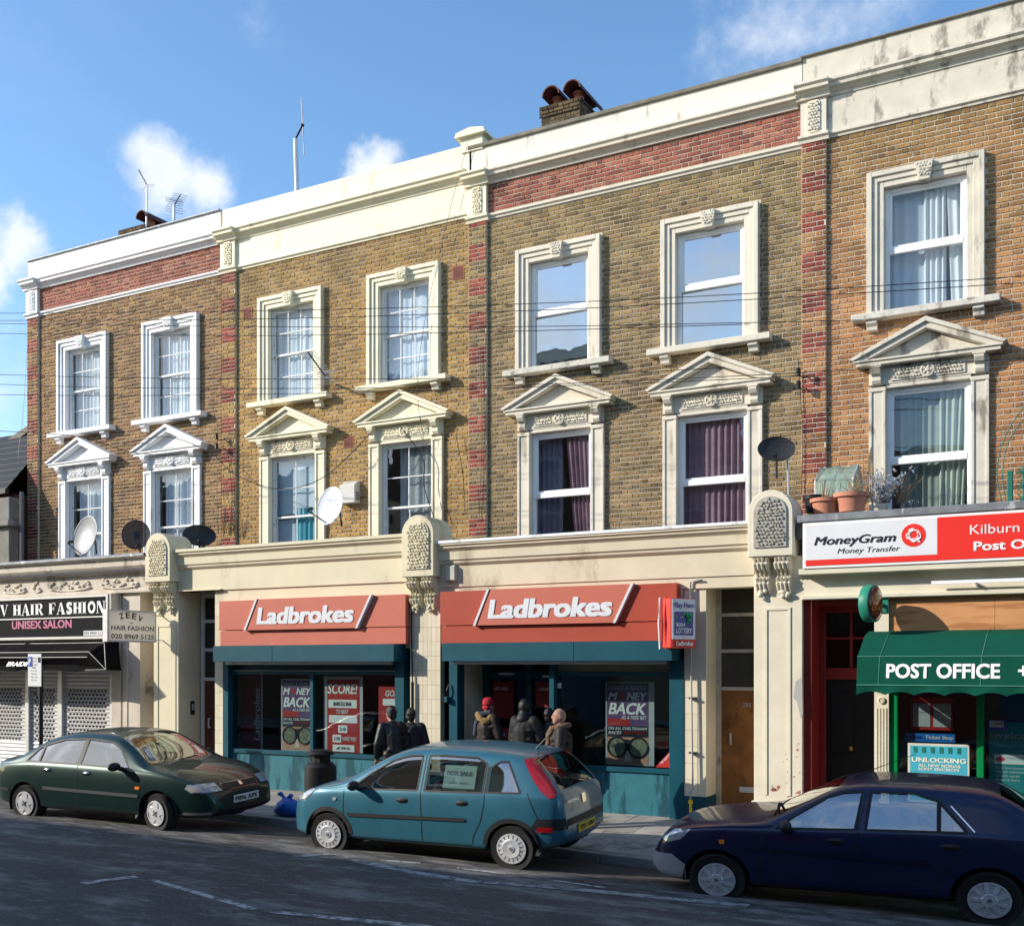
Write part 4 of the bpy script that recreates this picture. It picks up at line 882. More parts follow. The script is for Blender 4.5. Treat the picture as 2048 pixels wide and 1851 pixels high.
st_ = thing('light_bar', 'thin white strip light fixed above the plywood boards', 'light', (-1.1, -1.95, 3.25)); MB().box(-1.86, .2, -2.0, -1.96, 3.235, 3.275).build('tube', UPVC, st_); MB().box(-1.35, -1.33, -1.98, -1.85, 3.2, 3.24).build('bracket', STEEL, st_); MB().box(-.4, -.38, -1.98, -1.85, 3.2, 3.24).build('bracket', STEEL, st_)
# awning
AWN = M('green_canvas', (.004, .072, .046), .9, .08, 3, .15, 200, spec=.1); AWN2 = M('green_canvas_under', (.006, .07, .045), .9, .08)
aw = thing('awning', 'green scalloped post office awning with white letters', 'awning', (-1.2, -2.2, 1.9))
xl, xr = -2.65, 1.6; pf = [(-1.81, 2.66), (-2.10, 2.60), (-2.60, 2.32), (-2.65, 1.97)]
m_ = MB(); nx = 44
for i in range(nx):
    a, b = xl + (xr - xl) * i / nx, xl + (xr - xl) * (i + 1) / nx
    for (y0, z0), (y1, z1) in zip(pf, pf[1:]): m_.quad((a, y0, z0), (b, y0, z0), (b, y1, z1), (a, y1, z1))
def scal(x): return 1.845 + .045 * abs(math.sin((x - xl) * math.pi / .34)) ** .7
sv = MB(); nn = 170
for i in range(nn):
    a, b = xl + (xr - xl) * i / nn, xl + (xr - xl) * (i + 1) / nn; wv = lambda x: -2.655 + .018 * math.sin(x * 12)
    sv.quad((a, -2.65, 1.97), (b, -2.65, 1.97), (b, wv(b), scal(b) - .0), (a, wv(a), scal(a)))
m_.add([(xl, *p) for p in pf] + [(xl, -1.81, 2.2)], [(0, 1, 2, 3, 4)]); cv = m_.build('canopy', AWN, aw); sv.build('valance', AWN, aw)
MB().add([(xl - .03, -2.67, 1.84), (xl, -2.65, 1.97), (xl, -1.85, 2.17), (xl - .02, -1.9, 2.05)], [(0, 1, 2, 3)]).build('side_flap', AWN, aw)
for xx in (-2.38, -1.22, -.05): MB().tube([(xx + .03, -1.815, 2.664), (xx + .02, -2.10, 2.604), (xx, -2.602, 2.323), (xx - .01, -2.654, 1.97)], .004, 4).build('seam', M('pale_seam', (.10, .30, .22), .8), aw)
MB().tube([(xl, -2.604, 2.322), (xr, -2.604, 2.322)], .005, 4).tube([(xl, -2.657, 1.97), (xr, -2.657, 1.97)], .006, 4).build('hem', M('pale_seam', (.10, .30, .22)), aw)
vv = Vector((0, .05, .35)).normalized(); lettering('POST OFFICE', WHITE, (-2.30, -2.639, 2.055), XR, vv, 1.28, .18, aw, bold=.035, lift=.004); lettering('+', WHITE, (-.83, -2.636, 2.09), XR, vv, .12, .12, aw, bold=.035, lift=.004)
# post office windows
PGRN = M('post_green', (.0, .20, .055), .4, .08); m_ = MB()
m_.box(-2.40, -2.30, -1.80, -1.62, 0, 2.66); m_.box(-1.35, -1.27, -1.80, -1.62, 0, 2.66); m_.box(1.6, 1.7, -1.8, -1.6, 0, 2.66); m_.box(-2.30, 1.6, -1.78, -1.64, 2.3, 2.4); m_.box(-1.27, 1.6, -1.78, -1.64, .3, .4)
m_.build('shop_frame', PGRN, h4, bevel=.004); MB().box(-1.27, 1.6, -1.76, -1.66, 0, .3).build('stall_riser', PGRN, h4)
MB().box(-2.30, -1.35, -1.70, -1.692, .1, 2.3).build('shop_window', SHOPG, h4); MB().box(-1.27, 1.6, -1.70, -1.692, .4, 2.3).build('shop_window', SHOPG, h4)
interior(h4, -2.4, 1.8, -1.6, 1.2, 0, 2.7)
# round hanging sign
ds = thing('hanging_sign', 'round green and red post office sign on a bracket', 'sign', (-2.56, -2.2, 3.0), rot=(0, 0, R(-14)))
q = MB(); q.lathe([(.235, -.06), (.24, -.05), (.24, .05), (.235, .06)], (0, 0, 0), 36, 'x'); q.build('drum', M('sign_green', (.02, .22, .15), .45, .08), ds, local=True, smooth='auto')
q = MB(); q.lathe([(.215, .06), (.214, .066), (.15, .085), (.0, .092)], (0, 0, 0), 36, 'x'); q.build('face', M('sign_red', (.16, .022, .012), .2, .05, coat=.5), ds, local=True, smooth=True)
lettering('POST', M('orange_letter', (.65, .20, .03), .4), (.087, -.10, .02), (0, 1, 0), ZU, .22, .085, ds, local=True, lift=.006); lettering('OFFICE', MATS['orange_letter'], (.083, -.16, -.10), (0, 1, 0), ZU, .32, .085, ds, local=True, lift=.008)
MB().box(-.02, .02, .2, .42, -.015, .015).build('bracket', PGRN, ds, local=True); MB().box(-2.60, -2.405, -1.865, -1.84, 2.9, 3.10).build('wall_plate', MATS['sign_green'], ds)
# ---- lottery sign and salon hanging sign stand square to the wall
ls = thing('hanging_sign', 'red projecting lottery sign at the right end of the betting shop', 'sign', (-5.1, -2.2, 2.45))
SR = M('sign_box_red', (.62, .045, .03), .4, .04); q = MB(); q.prism([(-5.33, -2.36), (-5.16, -2.42), (-4.94, -2.05), (-5.10, -1.98), (-5.33, -2.0)], 'z', 2.45, 3.14); q.build('box', SR, ls, bevel=.012)
fu = Vector((.22, .37, 0)).normalized(); fn = fu.cross(Vector((0, 0, 1))); fo = Vector((-5.16, -2.42, 0)) + fn * .002
def fq(u0, u1, z0, z1, lift, mat, nm):
    a_, b_ = fo + fu * u0 + fn * lift, fo + fu * u1 + fn * lift; c_, d_ = a_ - fn * .006, b_ - fn * .006
    MB().add([(a_.x, a_.y, z0), (b_.x, b_.y, z0), (b_.x, b_.y, z1), (a_.x, a_.y, z1), (c_.x, c_.y, z0), (d_.x, d_.y, z0), (d_.x, d_.y, z1), (c_.x, c_.y, z1)], [(0, 1, 2, 3), (4, 7, 6, 5), (0, 4, 5, 1), (1, 5, 6, 2), (2, 6, 7, 3), (3, 7, 4, 0)]).build(nm, mat, ls)
def ft(s_, u0, u1, z0, z1, mat, b_=.02, sh=0): o_ = fo + fu * u0; lettering(s_, mat, (o_.x, o_.y, z0), fu, ZU, u1 - u0, z1 - z0, ls, bold=b_, shear=sh, lift=.022)
for xx in (-5.34, -5.25): MB().tube([(xx, -2.375, 2.44), (xx - .012, -2.40, 2.8), (xx, -2.375, 3.15)], .014, 6).build('rib', UPVC if xx < -5.3 else SR, ls)
PU = M('purple_ink', (.07, .05, .28), .5); Yv = (0, 1, 0)
fq(.01, .42, 2.575, 3.13, .006, WSIGN, 'white_face'); fq(.05, .38, 2.63, 2.955, .011, M('lottery_blue', (.10, .09, .30), .4, .15, 9), 'picture'); fq(.01, .42, 2.46, 2.57, .006, SR, 'red_foot')
ft('Play Here', .04, .39, 2.99, 3.08, PU); ft('IRISH', .065, .22, 2.745, 2.80, WHITE, .03); ft('LOTTERY', .065, .345, 2.655, 2.73, WHITE, .03); ft('Ladbrokes', .07, .37, 2.485, 2.55, WHITE, .03, .15)
q = MB()
for k in range(3): c_ = fo + fu * (.29 + .035 * math.cos(k * 2.1 + .5)) + fn * .02; q.ball((c_.x, c_.y, 2.88 + .045 * math.sin(k * 2.1 + .5)), .03, .03, .038, 12, 6)
c_ = fo + fu * .29 + fn * .02; q.tube([(c_.x, c_.y, 2.86), (c_.x - .02, c_.y - .03, 2.79)], .009, 5); q.build('shamrock', M('shamrock_green', (.03, .35, .10), .4), ls)
for k, cc_ in enumerate(((.8, .5, .05), (.7, .1, .3), (.1, .5, .5), (.8, .7, .1), (.4, .6, .1))): c_ = fo + fu * (.075 + .035 * k) + fn * .016; MB().ball((c_.x, c_.y, 2.89 + .03 * math.sin(k * 2)), .012, .012, .016, 8, 5).build('lottery_ball', M('ball_%d' % k, cc_, .4, 0), ls)
zs_ = thing('hanging_sign', 'white hair salon box sign projecting from the cream pier', 'sign', (-15.4, -2.5, 2.65))
MB().box(-15.45, -15.35, -3.14, -2.05, 2.66, 3.19).build('box', acrylic('lightbox_cream', (.74, .71, .65)), zs_, bevel=.004); ring_ = MB()
ring_.box(-15.46, -15.345, -3.17, -3.13, 2.64, 3.21); ring_.box(-15.46, -15.345, -2.06, -2.04, 2.64, 3.21); ring_.box(-15.46, -15.345, -3.13, -2.06, 3.185, 3.21); ring_.box(-15.46, -15.345, -3.13, -2.06, 2.64, 2.665); ring_.build('frame', STEEL, zs_)
for k, (ch_, dz_, tl) in enumerate((('Z', -.0, .35), ('E', .028, .12), ('E', .028, -.12), ('V', .0, -.35))):
    lettering(ch_, INK, (-15.349, -2.88 + k * .13, 3.03 + dz_), (0, math.cos(tl), math.sin(tl)), (0, -math.sin(tl), math.cos(tl)), .10, .11, zs_, bold=.03, lift=.003)
lettering('~', INK, (-15.349, -2.66, 2.965), Yv, ZU, .07, .025, zs_); lettering('HAIR FASHION', INK, (-15.349, -3.08, 2.845), Yv, ZU, .98, .085, zs_, bold=.015); lettering('020 8969 5125', INK, (-15.349, -3.08, 2.695), Yv, ZU, .98, .085, zs_, bold=.015)
for zz in (2.69, 3.14): MB().tube([(-15.40, -2.05, zz), (-15.40, -1.86, zz)], .012).build('bracket', STEEL, zs_)

# ---- hair salon on the left
shop_T = 4.31
MB().prism([(-1.5, 4.29), (-2.04, 4.31), (-2.10, 4.30), (-2.10, 4.25), (-2.02, 4.22), (-2.02, 4.10), (-1.98, 4.05), (-1.93, 4.02), (-1.85, 3.98), (-1.5, 3.98)], 'x', -24, -15.6).build('shop_cornice', SC1, h1)
MB().box(-24, -15.6, -2.11, -1.9, 4.25, 4.315).build('flashing', LEAD, h1, bevel=.01); MB().box(-24, -15.6, -1.85, -1.4, 3.66, 3.98).build('shop_frieze', SC1, h1); MB().box(-24, -15.3, -1.98, 0, 4.0, 4.25).build('flat_roof', MATS['roofing_felt'], h1)
MB().box(-24, -15.62, -1.88, -1.6, 3.60, 3.67).build('moulding', SC1, h1, bevel=.01)
cf = MB()
for a, b in ((-19.9, -19.2), (-19.0, -18.75), (-18.5, -17.3), (-17.0, -16.0)):
    n = max(4, int((b - a) / .055))
    for k in range(n): cf.ball((a + (b - a) * k / n + rnd.uniform(-.02, .02), -1.86, 3.78 + .07 * math.sin(k * 1.1) + rnd.uniform(-.02, .05)), .05, .025, .028, 7, 5)
    cf.tube([(a + (b - a) * k / 10, -1.865, 3.74 - .05 * math.sin(math.pi * k / 10)) for k in range(11)], .02, 6)
cf.build('carved_frieze', SC1, h1, smooth=True)
BSGN = M('sign_dark', (.014, .015, .017), .6, .05, 3, 0, spec=.04); PINK = M('pink_letter', (.52, .15, .26), .5, .05)
zg = thing('shop_sign', 'black hair salon sign with white serif letters and a pink line', 'sign', (-18.5, -2.0, 2.75))
m_ = MB(); ring(m_, -22.2, -16.67, 2.735, 3.59, .05, -2.01, -1.8); m_.box(-22.15, -16.72, -2.004, -1.9, 3.145, 3.17); m_.build('frame', M('cream_metal', (.70, .68, .62), .4, .05), zg)
MB().box(-22.15, -16.72, -1.985, -1.85, 2.785, 3.54).build('board', BSGN, zg); MB().box(-16.67, -16.60, -1.99, -1.7, 2.70, 3.6).build('end_cap', SC1, zg)
SERIF = {'H': [(0, .30, 0, 1), (.55, .85, 0, 1), (.3, .55, .46, .54), (-.06, .36, 0, .06), (-.06, .36, .94, 1), (.49, .91, 0, .06), (.49, .91, .94, 1)], 'I': [(.0, .3, 0, 1), (-.06, .36, 0, .06), (-.06, .36, .94, 1)],
         'F': [(0, .3, 0, 1), (-.06, .36, 0, .06), (-.06, .72, .94, 1), (.3, .55, .47, .53), (.66, .72, .74, 1), (.5, .56, .36, .64)], 'E': [(0, .3, 0, 1), (-.06, .74, 0, .06), (-.06, .72, .94, 1), (.3, .55, .47, .53), (.66, .72, .74, 1), (.68, .74, 0, .26), (.5, .56, .36, .64)],
         'N': [(.0, .08, 0, 1), (.72, .80, 0, 1), (-.1, .18, 0, .06), (.62, .90, .94, 1)]}
SW = {'H': .93, 'I': .44, 'F': .80, 'E': .84, 'N': .94, 'A': .98, 'V': .95, 'R': .95, 'S': .72, 'O': .92, 'Z': .85, ' ': .45}
def serif_text(txt, mat, x0, z0, h, k, y, parent):
    mb = MB(); x = x0; extra = []
    def rect(a, b, c, d): mb.box(x + a * h * k, x + b * h * k, y - .004, y, z0 + c * h, z0 + d * h)
    def poly(p): mb.prism([(x + a * h * k, z0 + c * h) for a, c in p], 'y', y - .0041, y)
    for ch_ in txt:
        for r_ in SERIF.get(ch_, []): rect(*r_)
        if ch_ == 'N': poly([(.0, 1), (.30, 1), (.80, 0), (.52, 0)])
        if ch_ == 'A': poly([(.36, 1), (.52, 1), (.90, 0), (.58, 0)]); poly([(.02, 0), (.09, 0), (.40, .86), (.36, .96)]); rect(.2, .62, .30, .36); rect(-.06, .2, 0, .06); rect(.52, .96, 0, .06)
        if ch_ == 'V': poly([(.0, 1), (.32, 1), (.55, .1), (.42, 0)]); poly([(.46, 0), (.52, .04), (.86, 1), (.80, 1)]); rect(-.06, .38, .94, 1); rect(.70, .95, .94, 1)
        if ch_ == 'R':
            rect(0, .3, 0, 1); rect(-.06, .36, 0, .06); rect(-.06, .5, .94, 1); rect(.3, .5, .47, .53); poly([(.35, .5), (.55, .5), (.92, 0), (.64, 0)]); poly([(.5, 1), (.68, .95), (.80, .82), (.80, .66), (.68, .52), (.5, .47), (.5, .53), (.56, .6), (.56, .88), (.5, .94)])
        if ch_ in 'SOZ': extra.append((ch_, x))
        x += (SW[ch_] + .12) * h * k
    o = mb.build('lettering', mat, parent)
    for ch_, xx in extra: lettering(ch_, mat, (xx, y, z0 - .01 * h), XR, ZU, (SW[ch_] - .06) * h * k, h * 1.02, parent, bold=.05, lift=.004)
    return x
# measured so that the last letter ends at x = -16.76
tot = sum((SW[c] + .12) for c in 'ZEEV HAIR FASHION') - .12 - .04; hh = .235; kk = (19.44 - 16.76) / (sum((SW[c] + .12) for c in 'HAIR FASHION') - .12) / hh
x_start = -16.76 - tot * hh * kk; serif_text('ZEEV HAIR FASHION', WHITE, x_start, 3.225, hh, kk, -1.985, zg)
lettering('UNISEX SALON', PINK, (-19.48, -1.985, 2.955), XR, ZU, 1.78, .165, zg, bold=.035); MB().box(-17.36, -16.76, -1.99, -1.986, 2.80, 2.89).build('phone_plate', WHITE, zg); lettering('020 8969 5125', INK, (-17.34, -1.99, 2.815), XR, ZU, .56, .06, zg)
ba = thing('awning', 'folded black canvas awning with white piping over the salon shutters', 'awning', (-18.5, -2.2, 2.1))
BCAN = M('black_canvas', (.007, .007, .0075), .75, .15, 5, .25, 25, spec=.04); m_ = MB(); x0, x1 = -24, -16.62; n = 30
pf = [(-1.9, 2.70), (-2.12, 2.64), (-2.48, 2.46), (-2.52, 2.36), (-2.42, 2.22), (-2.56, 2.12)]
def wob(x, j): return .02 * math.sin(x * 3 + j) + .012 * math.sin(x * 7.7 + 2 * j)
for i in range(n):
    a, b = x0 + (x1 - x0) * i / n, x0 + (x1 - x0) * (i + 1) / n
    for j, ((y0, z0), (y1, z1)) in enumerate(zip(pf, pf[1:])):
        sg_ = lambda x, j_: wob(x, j_) * (0 if j_ == 0 else 1)
        m_.quad((a, y0, z0 + sg_(a, j)), (b, y0, z0 + sg_(b, j)), (b, y1, z1 + sg_(b, j + 1)), (a, y1, z1 + sg_(a, j + 1)))
m_.build('canopy', BCAN, ba, smooth=True)
e_ = MB(); tip = (-16.20, -2.45, 2.13); e_.add([(x1, *p) for p in pf] + [tip, (x1 + .12, -1.9, 2.6), (x1 + .2, -1.9, 2.12)], [(0, 1, 7), (1, 2, 6, 7), (2, 3, 6), (3, 4, 6), (4, 5, 6), (7, 6, 8)]); e_.build('end_fold', BCAN, ba)
for p0, p1 in (((x0, *pf[1]), (x1, *pf[1])), ((x0, *pf[2]), (x1, pf[2][0], pf[2][1])), ((x0, *pf[3]), (x1, *pf[3])), ((x1, *pf[1]), tip), ((x1, *pf[2]), tip), ((x1, *pf[5]), tip)): MB().tube([(p0[0], p0[1] - .012, p0[2] + .012), (p1[0], p1[1] - .012, p1[2] + .012)], .007, 5).build('piping', M('white_piping', (.62, .60, .55), .6), ba)
lettering('BRAIDING', WHITE, (-18.85, -2.585, 2.20), XR, (0, .45, .9), .85, .10, ba, bold=.03, shear=.15)
# shutters
SLAT = M('shutter_slat', (.70, .70, .70), .5, .06, 4, .03, metal=.1)
for k, (a, b) in enumerate(((-21.2, -19.40), (-19.30, -18.42), (-18.30, -16.92))):
    sh_ = thing('roller_shutter', ('left roller shutter panel of the closed salon', 'narrow middle roller shutter over the salon door', 'right roller shutter panel of the closed salon')[k], 'shutter', ((a + b) / 2, -1.66, 0), 'salon shutters')
    z = .04; j = 0; ph = .078
    while z < 2.2:
        m_ = MB(); perf = .62 < z < 1.74
        def slat(x0_, x1_, za, zb): m_.prism([(-1.66, za), (-1.672, za + .004), (-1.685, (za + zb) / 2), (-1.672, zb - .004), (-1.66, zb)], 'x', x0_, x1_)
        if perf and b - a > .5:
            slat(a, b, z, z + .022); slat(a, b, z + .056, z + ph - .004)
            x = a + .1 + (.045 if j % 2 else 0); m_.box(a, x, -1.68, -1.66, z + .022, z + .056)
            while x < b - .2: m_.box(x + .082, x + .10, -1.68, -1.665, z + .022, z + .056); x += .10
            m_.box(x + .0, b, -1.68, -1.66, z + .022, z + .056)
        else: slat(a, b, z, z + ph - .004)
        m_.build('slat', SLAT, sh_); z += ph; j += 1
m_ = MB()
for a, b in ((-19.40, -19.30), (-18.42, -18.30), (-16.92, -16.80)): m_.box(a, b, -1.74, -1.6, 0, 2.25)
m_.build('shutter_guide', STEEL, h1); MB().box(-24, -16.8, -1.62, -1.5, 0, 2.3).build('shop_back', DARK, h1); MB().box(-24, -16.6, -1.8, -1.4, 2.2, 3.66).build('fascia_backing', SC1, h1)
m_ = MB(); m_.box(-16.80, -16.55, -1.8, -1.3, 0, 3.6); m_.box(-16.50, -16.03, -1.80, -1.3, 0, 3.6); m_.box(-16.42, -16.36, -1.815, -1.80, .2, 3.3); m_.build('pier', SC1, h1)
d0 = thing('flat_door', 'pale grey panelled street door beside the hair salon', 'door', (-15.85, -1.3, 0), 'street doors to the flats')
m_ = MB(); ring(m_, -16.03, -15.60, .02, 3.5, .05, -1.36, -1.26); m_.box(-15.98, -15.65, -1.35, -1.27, 2.0, 2.1); m_.build('door_frame', MATS['grey_white_frame'], d0); MB().box(-15.98, -15.65, -1.32, -1.28, .04, 2.0).build('door_leaf', M('pale_door', (.60, .61, .62), .5, .05), d0)
MB().box(-15.93, -15.70, -1.335, -1.32, 1.1, 1.85).build('door_panel', MATS['pale_door'], d0, bevel=.01); MB().ball((-15.94, -1.34, 1.05), .02).build('knob', BLACK, d0); MB().box(-15.98, -15.65, -1.31, -1.305, 2.1, 3.44).build('pane', MATS['dark_pane'], d0)
interior(h1, -16.05, -15.6, -1.27, -.4, 0, 3.5, DARK, 'hallway')

# ------------------------------------------------------------------ posters in the windows
PRED = M('poster_red', (.42, .022, .022), .5, .06, bump=0); PDARK = M('poster_dark', (.025, .022, .03), .4, .1, bump=0); PVIO = M('poster_violet', (.12, .06, .17), .5, .35, 5, bump=0); SKINP = M('poster_skin', (.50, .26, .18), .5, .25, 9, bump=0); LGREY = M('poster_grey', (.45, .46, .48), .5, .05, bump=0)
def money_poster(label, x0, x1, z0, z1, y, strip=0):
    p = thing('poster', label, 'poster', ((x0 + x1) / 2, y, z0), 'horse racing posters'); w_ = x1 - x0; h = z1 - z0
    MB().box(x0 - (.03 if not strip else .02), x1 + strip, y, y + .01, z0 - .02, z1 + .02).build('board', LGREY, p)
    MB().box(x0, x1, y - .003, y, z0 + .43 * h, z1).build('print', PVIO, p); MB().box(x0, x1, y - .003, y, z0, z0 + .33 * h).build('print', SKINP, p); MB().box(x0, x1, y - .0035, y, z0 + .33 * h, z0 + .47 * h).build('print', PDARK, p); MB().box(x0, x0 + w_ * .55, y - .004, y, z0 + .47 * h, z0 + .56 * h).build('print', PRED, p)
    def t(s, a, b, c, d, m=WHITE, bo=.03, sh=.25): lettering(s, m, (x0 + a * w_, y - .004, z0 + c * h), XR, ZU, (b - a) * w_, (d - c) * h, p, bold=bo, shear=sh)
    t('WHAT A FINISH!', .03, .97, .91, .965, LGREY, .0); t('M', .03, .27, .79, .885); t('NEY', .48, .97, .79, .885); t('BACK', .04, .95, .61, .755); t('AS A FREE BET', .35, .97, .55, .595, WHITE, .01)
    t('ON ALL CHELTENHAM', .04, .97, .42, .455, WHITE, .01); t('RACES', .04, .36, .365, .40, WHITE, .01); t('DON\'T MISS IT', .42, .94, .37, .405, PRED, .01)
    MB().lathe([(.05 * w_ / .68, 0), (.05 * w_ / .68, -.004)], (x0 + .37 * w_, y - .002, z0 + .84 * h), 14, 'y').build('red_ball', PRED, p)
    for s in (.25, .76):
        b = MB(); c = (x0 + s * w_, y - .003, z0 + .205 * h); r = .24 * w_
        b.lathe([(r, 0), (r, -.012), (r * .86, -.012), (r * .84, -.004), (.84 * r, 0)], c, 24, 'y'); b.build('binocular_ring', PDARK, p); MB().lathe([(r * .84, 0), (r * .84, -.003)], c, 20, 'y').build('lens', M('lens_print', (.20, .21, .15), .25, .5, 14, bump=0), p)
    MB().box(x0 + .44 * w_, x0 + .57 * w_, y - .008, y, z0 + .16 * h, z0 + .3 * h).build('bridge', PDARK, p); MB().prism([(x0 + .42 * w_, z0 + .03 * h), (x0 + .60 * w_, z0 + .03 * h), (x0 + .54 * w_, z0 + .15 * h), (x0 + .47 * w_, z0 + .15 * h)], 'y', y - .007, y).build('nose', M('poster_pale', (.66, .50, .42), .5), p)
    return p
money_poster('racing poster with binoculars in the left betting shop window', -12.70, -12.04, .74, 1.96, -1.62)
money_poster('racing poster with binoculars in the right betting shop window', -6.56, -5.89, .74, 1.95, -1.40, .09)
sp = thing('poster', 'red score poster with white boxes in the left betting shop window', 'poster', (-11.35, -1.62, .72)); MB().box(-11.78, -10.95, -1.625, -1.615, .73, 2.03).build('board', LGREY, sp); MB().box(-11.70, -11.02, -1.63, -1.6251, .73, 1.98).build('print', PRED, sp)
def tx(p, s, x0, x1, z0, z1, y, m=WHITE, b=.02, sh=.2): lettering(s, m, (x0, y, z0), XR, ZU, x1 - x0, z1 - z0, p, bold=b, shear=sh)
tx(sp, 'SCORE!', -11.69, -11.05, 1.73, 1.90, -1.63, WHITE, .03)
for a, b, c, d, s in ((-11.67, -11.07, 1.49, 1.63, 'BARCELONA'), (-11.66, -11.06, 1.235, 1.365, None), (-11.46, -11.27, 1.065, 1.195, '2-0'), (-11.58, -11.40, .90, 1.03, '£10'), (-11.58, -11.12, .745, .86, '£85')):
    MB().box(a, b, -1.634, -1.63, c, d).build('white_box', WHITE, sp)
    if s: tx(sp, s, a + (b - a) * .18, b - (b - a) * .18, c + .035, d - .035, -1.634, INK, .015, 0)
tx(sp, 'TO BEAT', -11.50, -11.24, 1.395, 1.46, -1.63); tx(sp, 'WINS YOU', -11.37, -11.08, .93, 1.0, -1.63)
gp_ = thing('poster', 'red goal scorer poster at the right edge of the left betting shop window', 'poster', (-10.4, -1.62, 1.0)); MB().box(-10.62, -10.10, -1.63, -1.622, .98, 1.87).build('print', PRED, gp_); tx(gp_, 'GOAL!', -10.48, -10.12, 1.70, 1.80, -1.63)
for a, b, c, d in ((-10.53, -10.12, 1.55, 1.66), (-10.37, -10.15, 1.24, 1.36), (-10.53, -10.12, 1.07, 1.18)): MB().box(a, b, -1.634, -1.63, c, d).build('white_box', WHITE, gp_)
tx(gp_, 'TO SCORE FIRST', -10.42, -10.10, 1.42, 1.48, -1.63); tx(gp_, '£10', -10.32, -10.2, 1.27, 1.33, -1.634, INK, 0, 0)
dr = thing('banner', 'tall dark red banner with vertical lettering at the left end of the window', 'banner', (-13.7, -1.35, .7)); MB().box(-13.98, -13.42, -1.36, -1.35, .55, 2.1).build('print', M('banner_dark_red', (.20, .012, .014), .5, .08), dr); MB().box(-13.42, -13.39, -1.37, -1.35, .55, 2.1).build('edge', LGREY, dr)
lettering('Ladbrokes', LGREY, (-13.45, -1.362, .85), (0, 0, 1), (-1, 0, 0), .95, .14, dr, bold=.02, shear=.1)
sm_ = thing('sticker', 'small slanted red opening hours sticker in the corner of the right window', 'sticker', (-5.55, -1.68, .7)); MB().prism([(-5.66, .74), (-5.42, .74), (-5.42, 1.0)], 'y', -1.712, -1.706).build('sheet', PRED, sm_); lettering('THIS SHOP OPEN', WHITE, (-5.57, -1.713, .78), (.72, 0, .69), (-.69, 0, .72), .24, .035, sm_)
ss = thing('sticker', 'small white sticker at the top left of the right betting shop window', 'sticker', (-7.2, -1.7, 1.9)); MB().box(-7.24, -7.18, -1.712, -1.704, 1.87, 1.95).build('sheet', WHITE, ss)
# post office window bills
nt_ = thing('notice_board', 'two white notices in red frames in the post office window', 'notice board', (-2.0, -1.6, 1.4)); MB().box(-2.16, -1.65, -1.63, -1.62, 1.38, 1.80).build('board', PRED, nt_)
for a, b in ((-2.13, -1.92), (-1.88, -1.67)): MB().box(a, b, -1.636, -1.63, 1.42, 1.72).build('sheet', LGREY, nt_); lettering('Opening times', INK, (a + .03, -1.637, 1.60), XR, ZU, .13, .02, nt_)
oy = thing('poster', 'blue ticket stop strip in the post office window', 'poster', (-1.9, -1.66, 1.2)); MB().box(-2.22, -1.62, -1.66, -1.652, 1.225, 1.335).build('print', M('ticket_blue', (.01, .16, .55), .45), oy); lettering('Ticket Stop', WHITE, (-1.98, -1.661, 1.25), XR, ZU, .34, .06, oy, bold=.02); lettering('oyster', M('navy_ink', (.02, .03, .15), .5), (-2.2, -1.661, 1.25), XR, ZU, .18, .05, oy, bold=.02)
un = thing('display_board', 'turquoise phone unlocking board leaning in the post office window', 'display board', (-1.8, -1.72, .5)); TQ = M('turquoise_print', (.05, .38, .50), .45, .05)
MB().box(-2.18, -1.44, -1.735, -1.72, .45, 1.21).build('frame', M('board_frame', (.55, .54, .48), .5), un, bevel=.004); MB().box(-2.15, -1.47, -1.738, -1.735, .48, 1.18).build('print', TQ, un)
tx(un, 'UNLOCKING', -2.13, -1.48, .97, 1.03, -1.738, M('cream_ink', (.75, .72, .6), .5), .03, 0); tx(un, 'ALL NEW NOKIA&', -2.05, -1.54, .91, .95, -1.738, MATS['cream_ink'], .02, 0); tx(un, 'SONY ERICSSON', -2.05, -1.56, .865, .90, -1.738, MATS['cream_ink'], .02, 0)
for zz in (1.09, .74):
    for k in range(6): MB().box(-2.11 + k * .105, -2.065 + k * .105, -1.742, -1.738, zz, zz + .075).build('phone_print', M('phone_green', (.02, .16, .13), .4, .3, 20), un)
wl = thing('poster', 'teal welcome poster in the right post office window', 'poster', (-.8, -1.66, .7)); MB().box(-1.22, -.3, -1.66, -1.652, .5, 1.50).build('print', M('teal_print', (.03, .25, .26), .5, .15, 4), wl); lettering('welcome', LGREY, (-1.17, -1.661, 1.30), XR, ZU, .6, .085, wl)
MB().box(-1.16, -.5, -1.664, -1.66, .98, 1.10).build('white_band', WHITE, wl); MB().lathe([(.055, 0), (.055, -.002)], (-1.09, -1.664, 1.04), 18, 'y', 1, .55).build('oval', M('pink_oval', (.6, .06, .1), .5), wl); lettering('money', LGREY, (-1.01, -1.664, 1.02), XR, ZU, .2, .05, wl)
for k, s in enumerate(('Car & home insurance', 'FREE cash withdrawals', 'Credit cards', 'Personal loans')): lettering(s, WHITE, (-1.14, -1.661, .92 - k * .05), XR, ZU, .32 - .05 * (k // 2), .026, wl)
ly = thing('sticker', 'blue and white phone card sticker above the welcome poster', 'sticker', (-1.1, -1.7, 1.5)); MB().box(-1.23, -1.03, -1.712, -1.704, 1.40, 1.53).build('sheet', M('sticker_blue', (.05, .06, .25), .5), ly); MB().box(-1.21, -1.05, -1.715, -1.712, 1.44, 1.52).build('label', LGREY, ly); lettering('Lyca', PDARK, (-1.15, -1.715, 1.46), XR, ZU, .09, .045, ly, bold=.03)
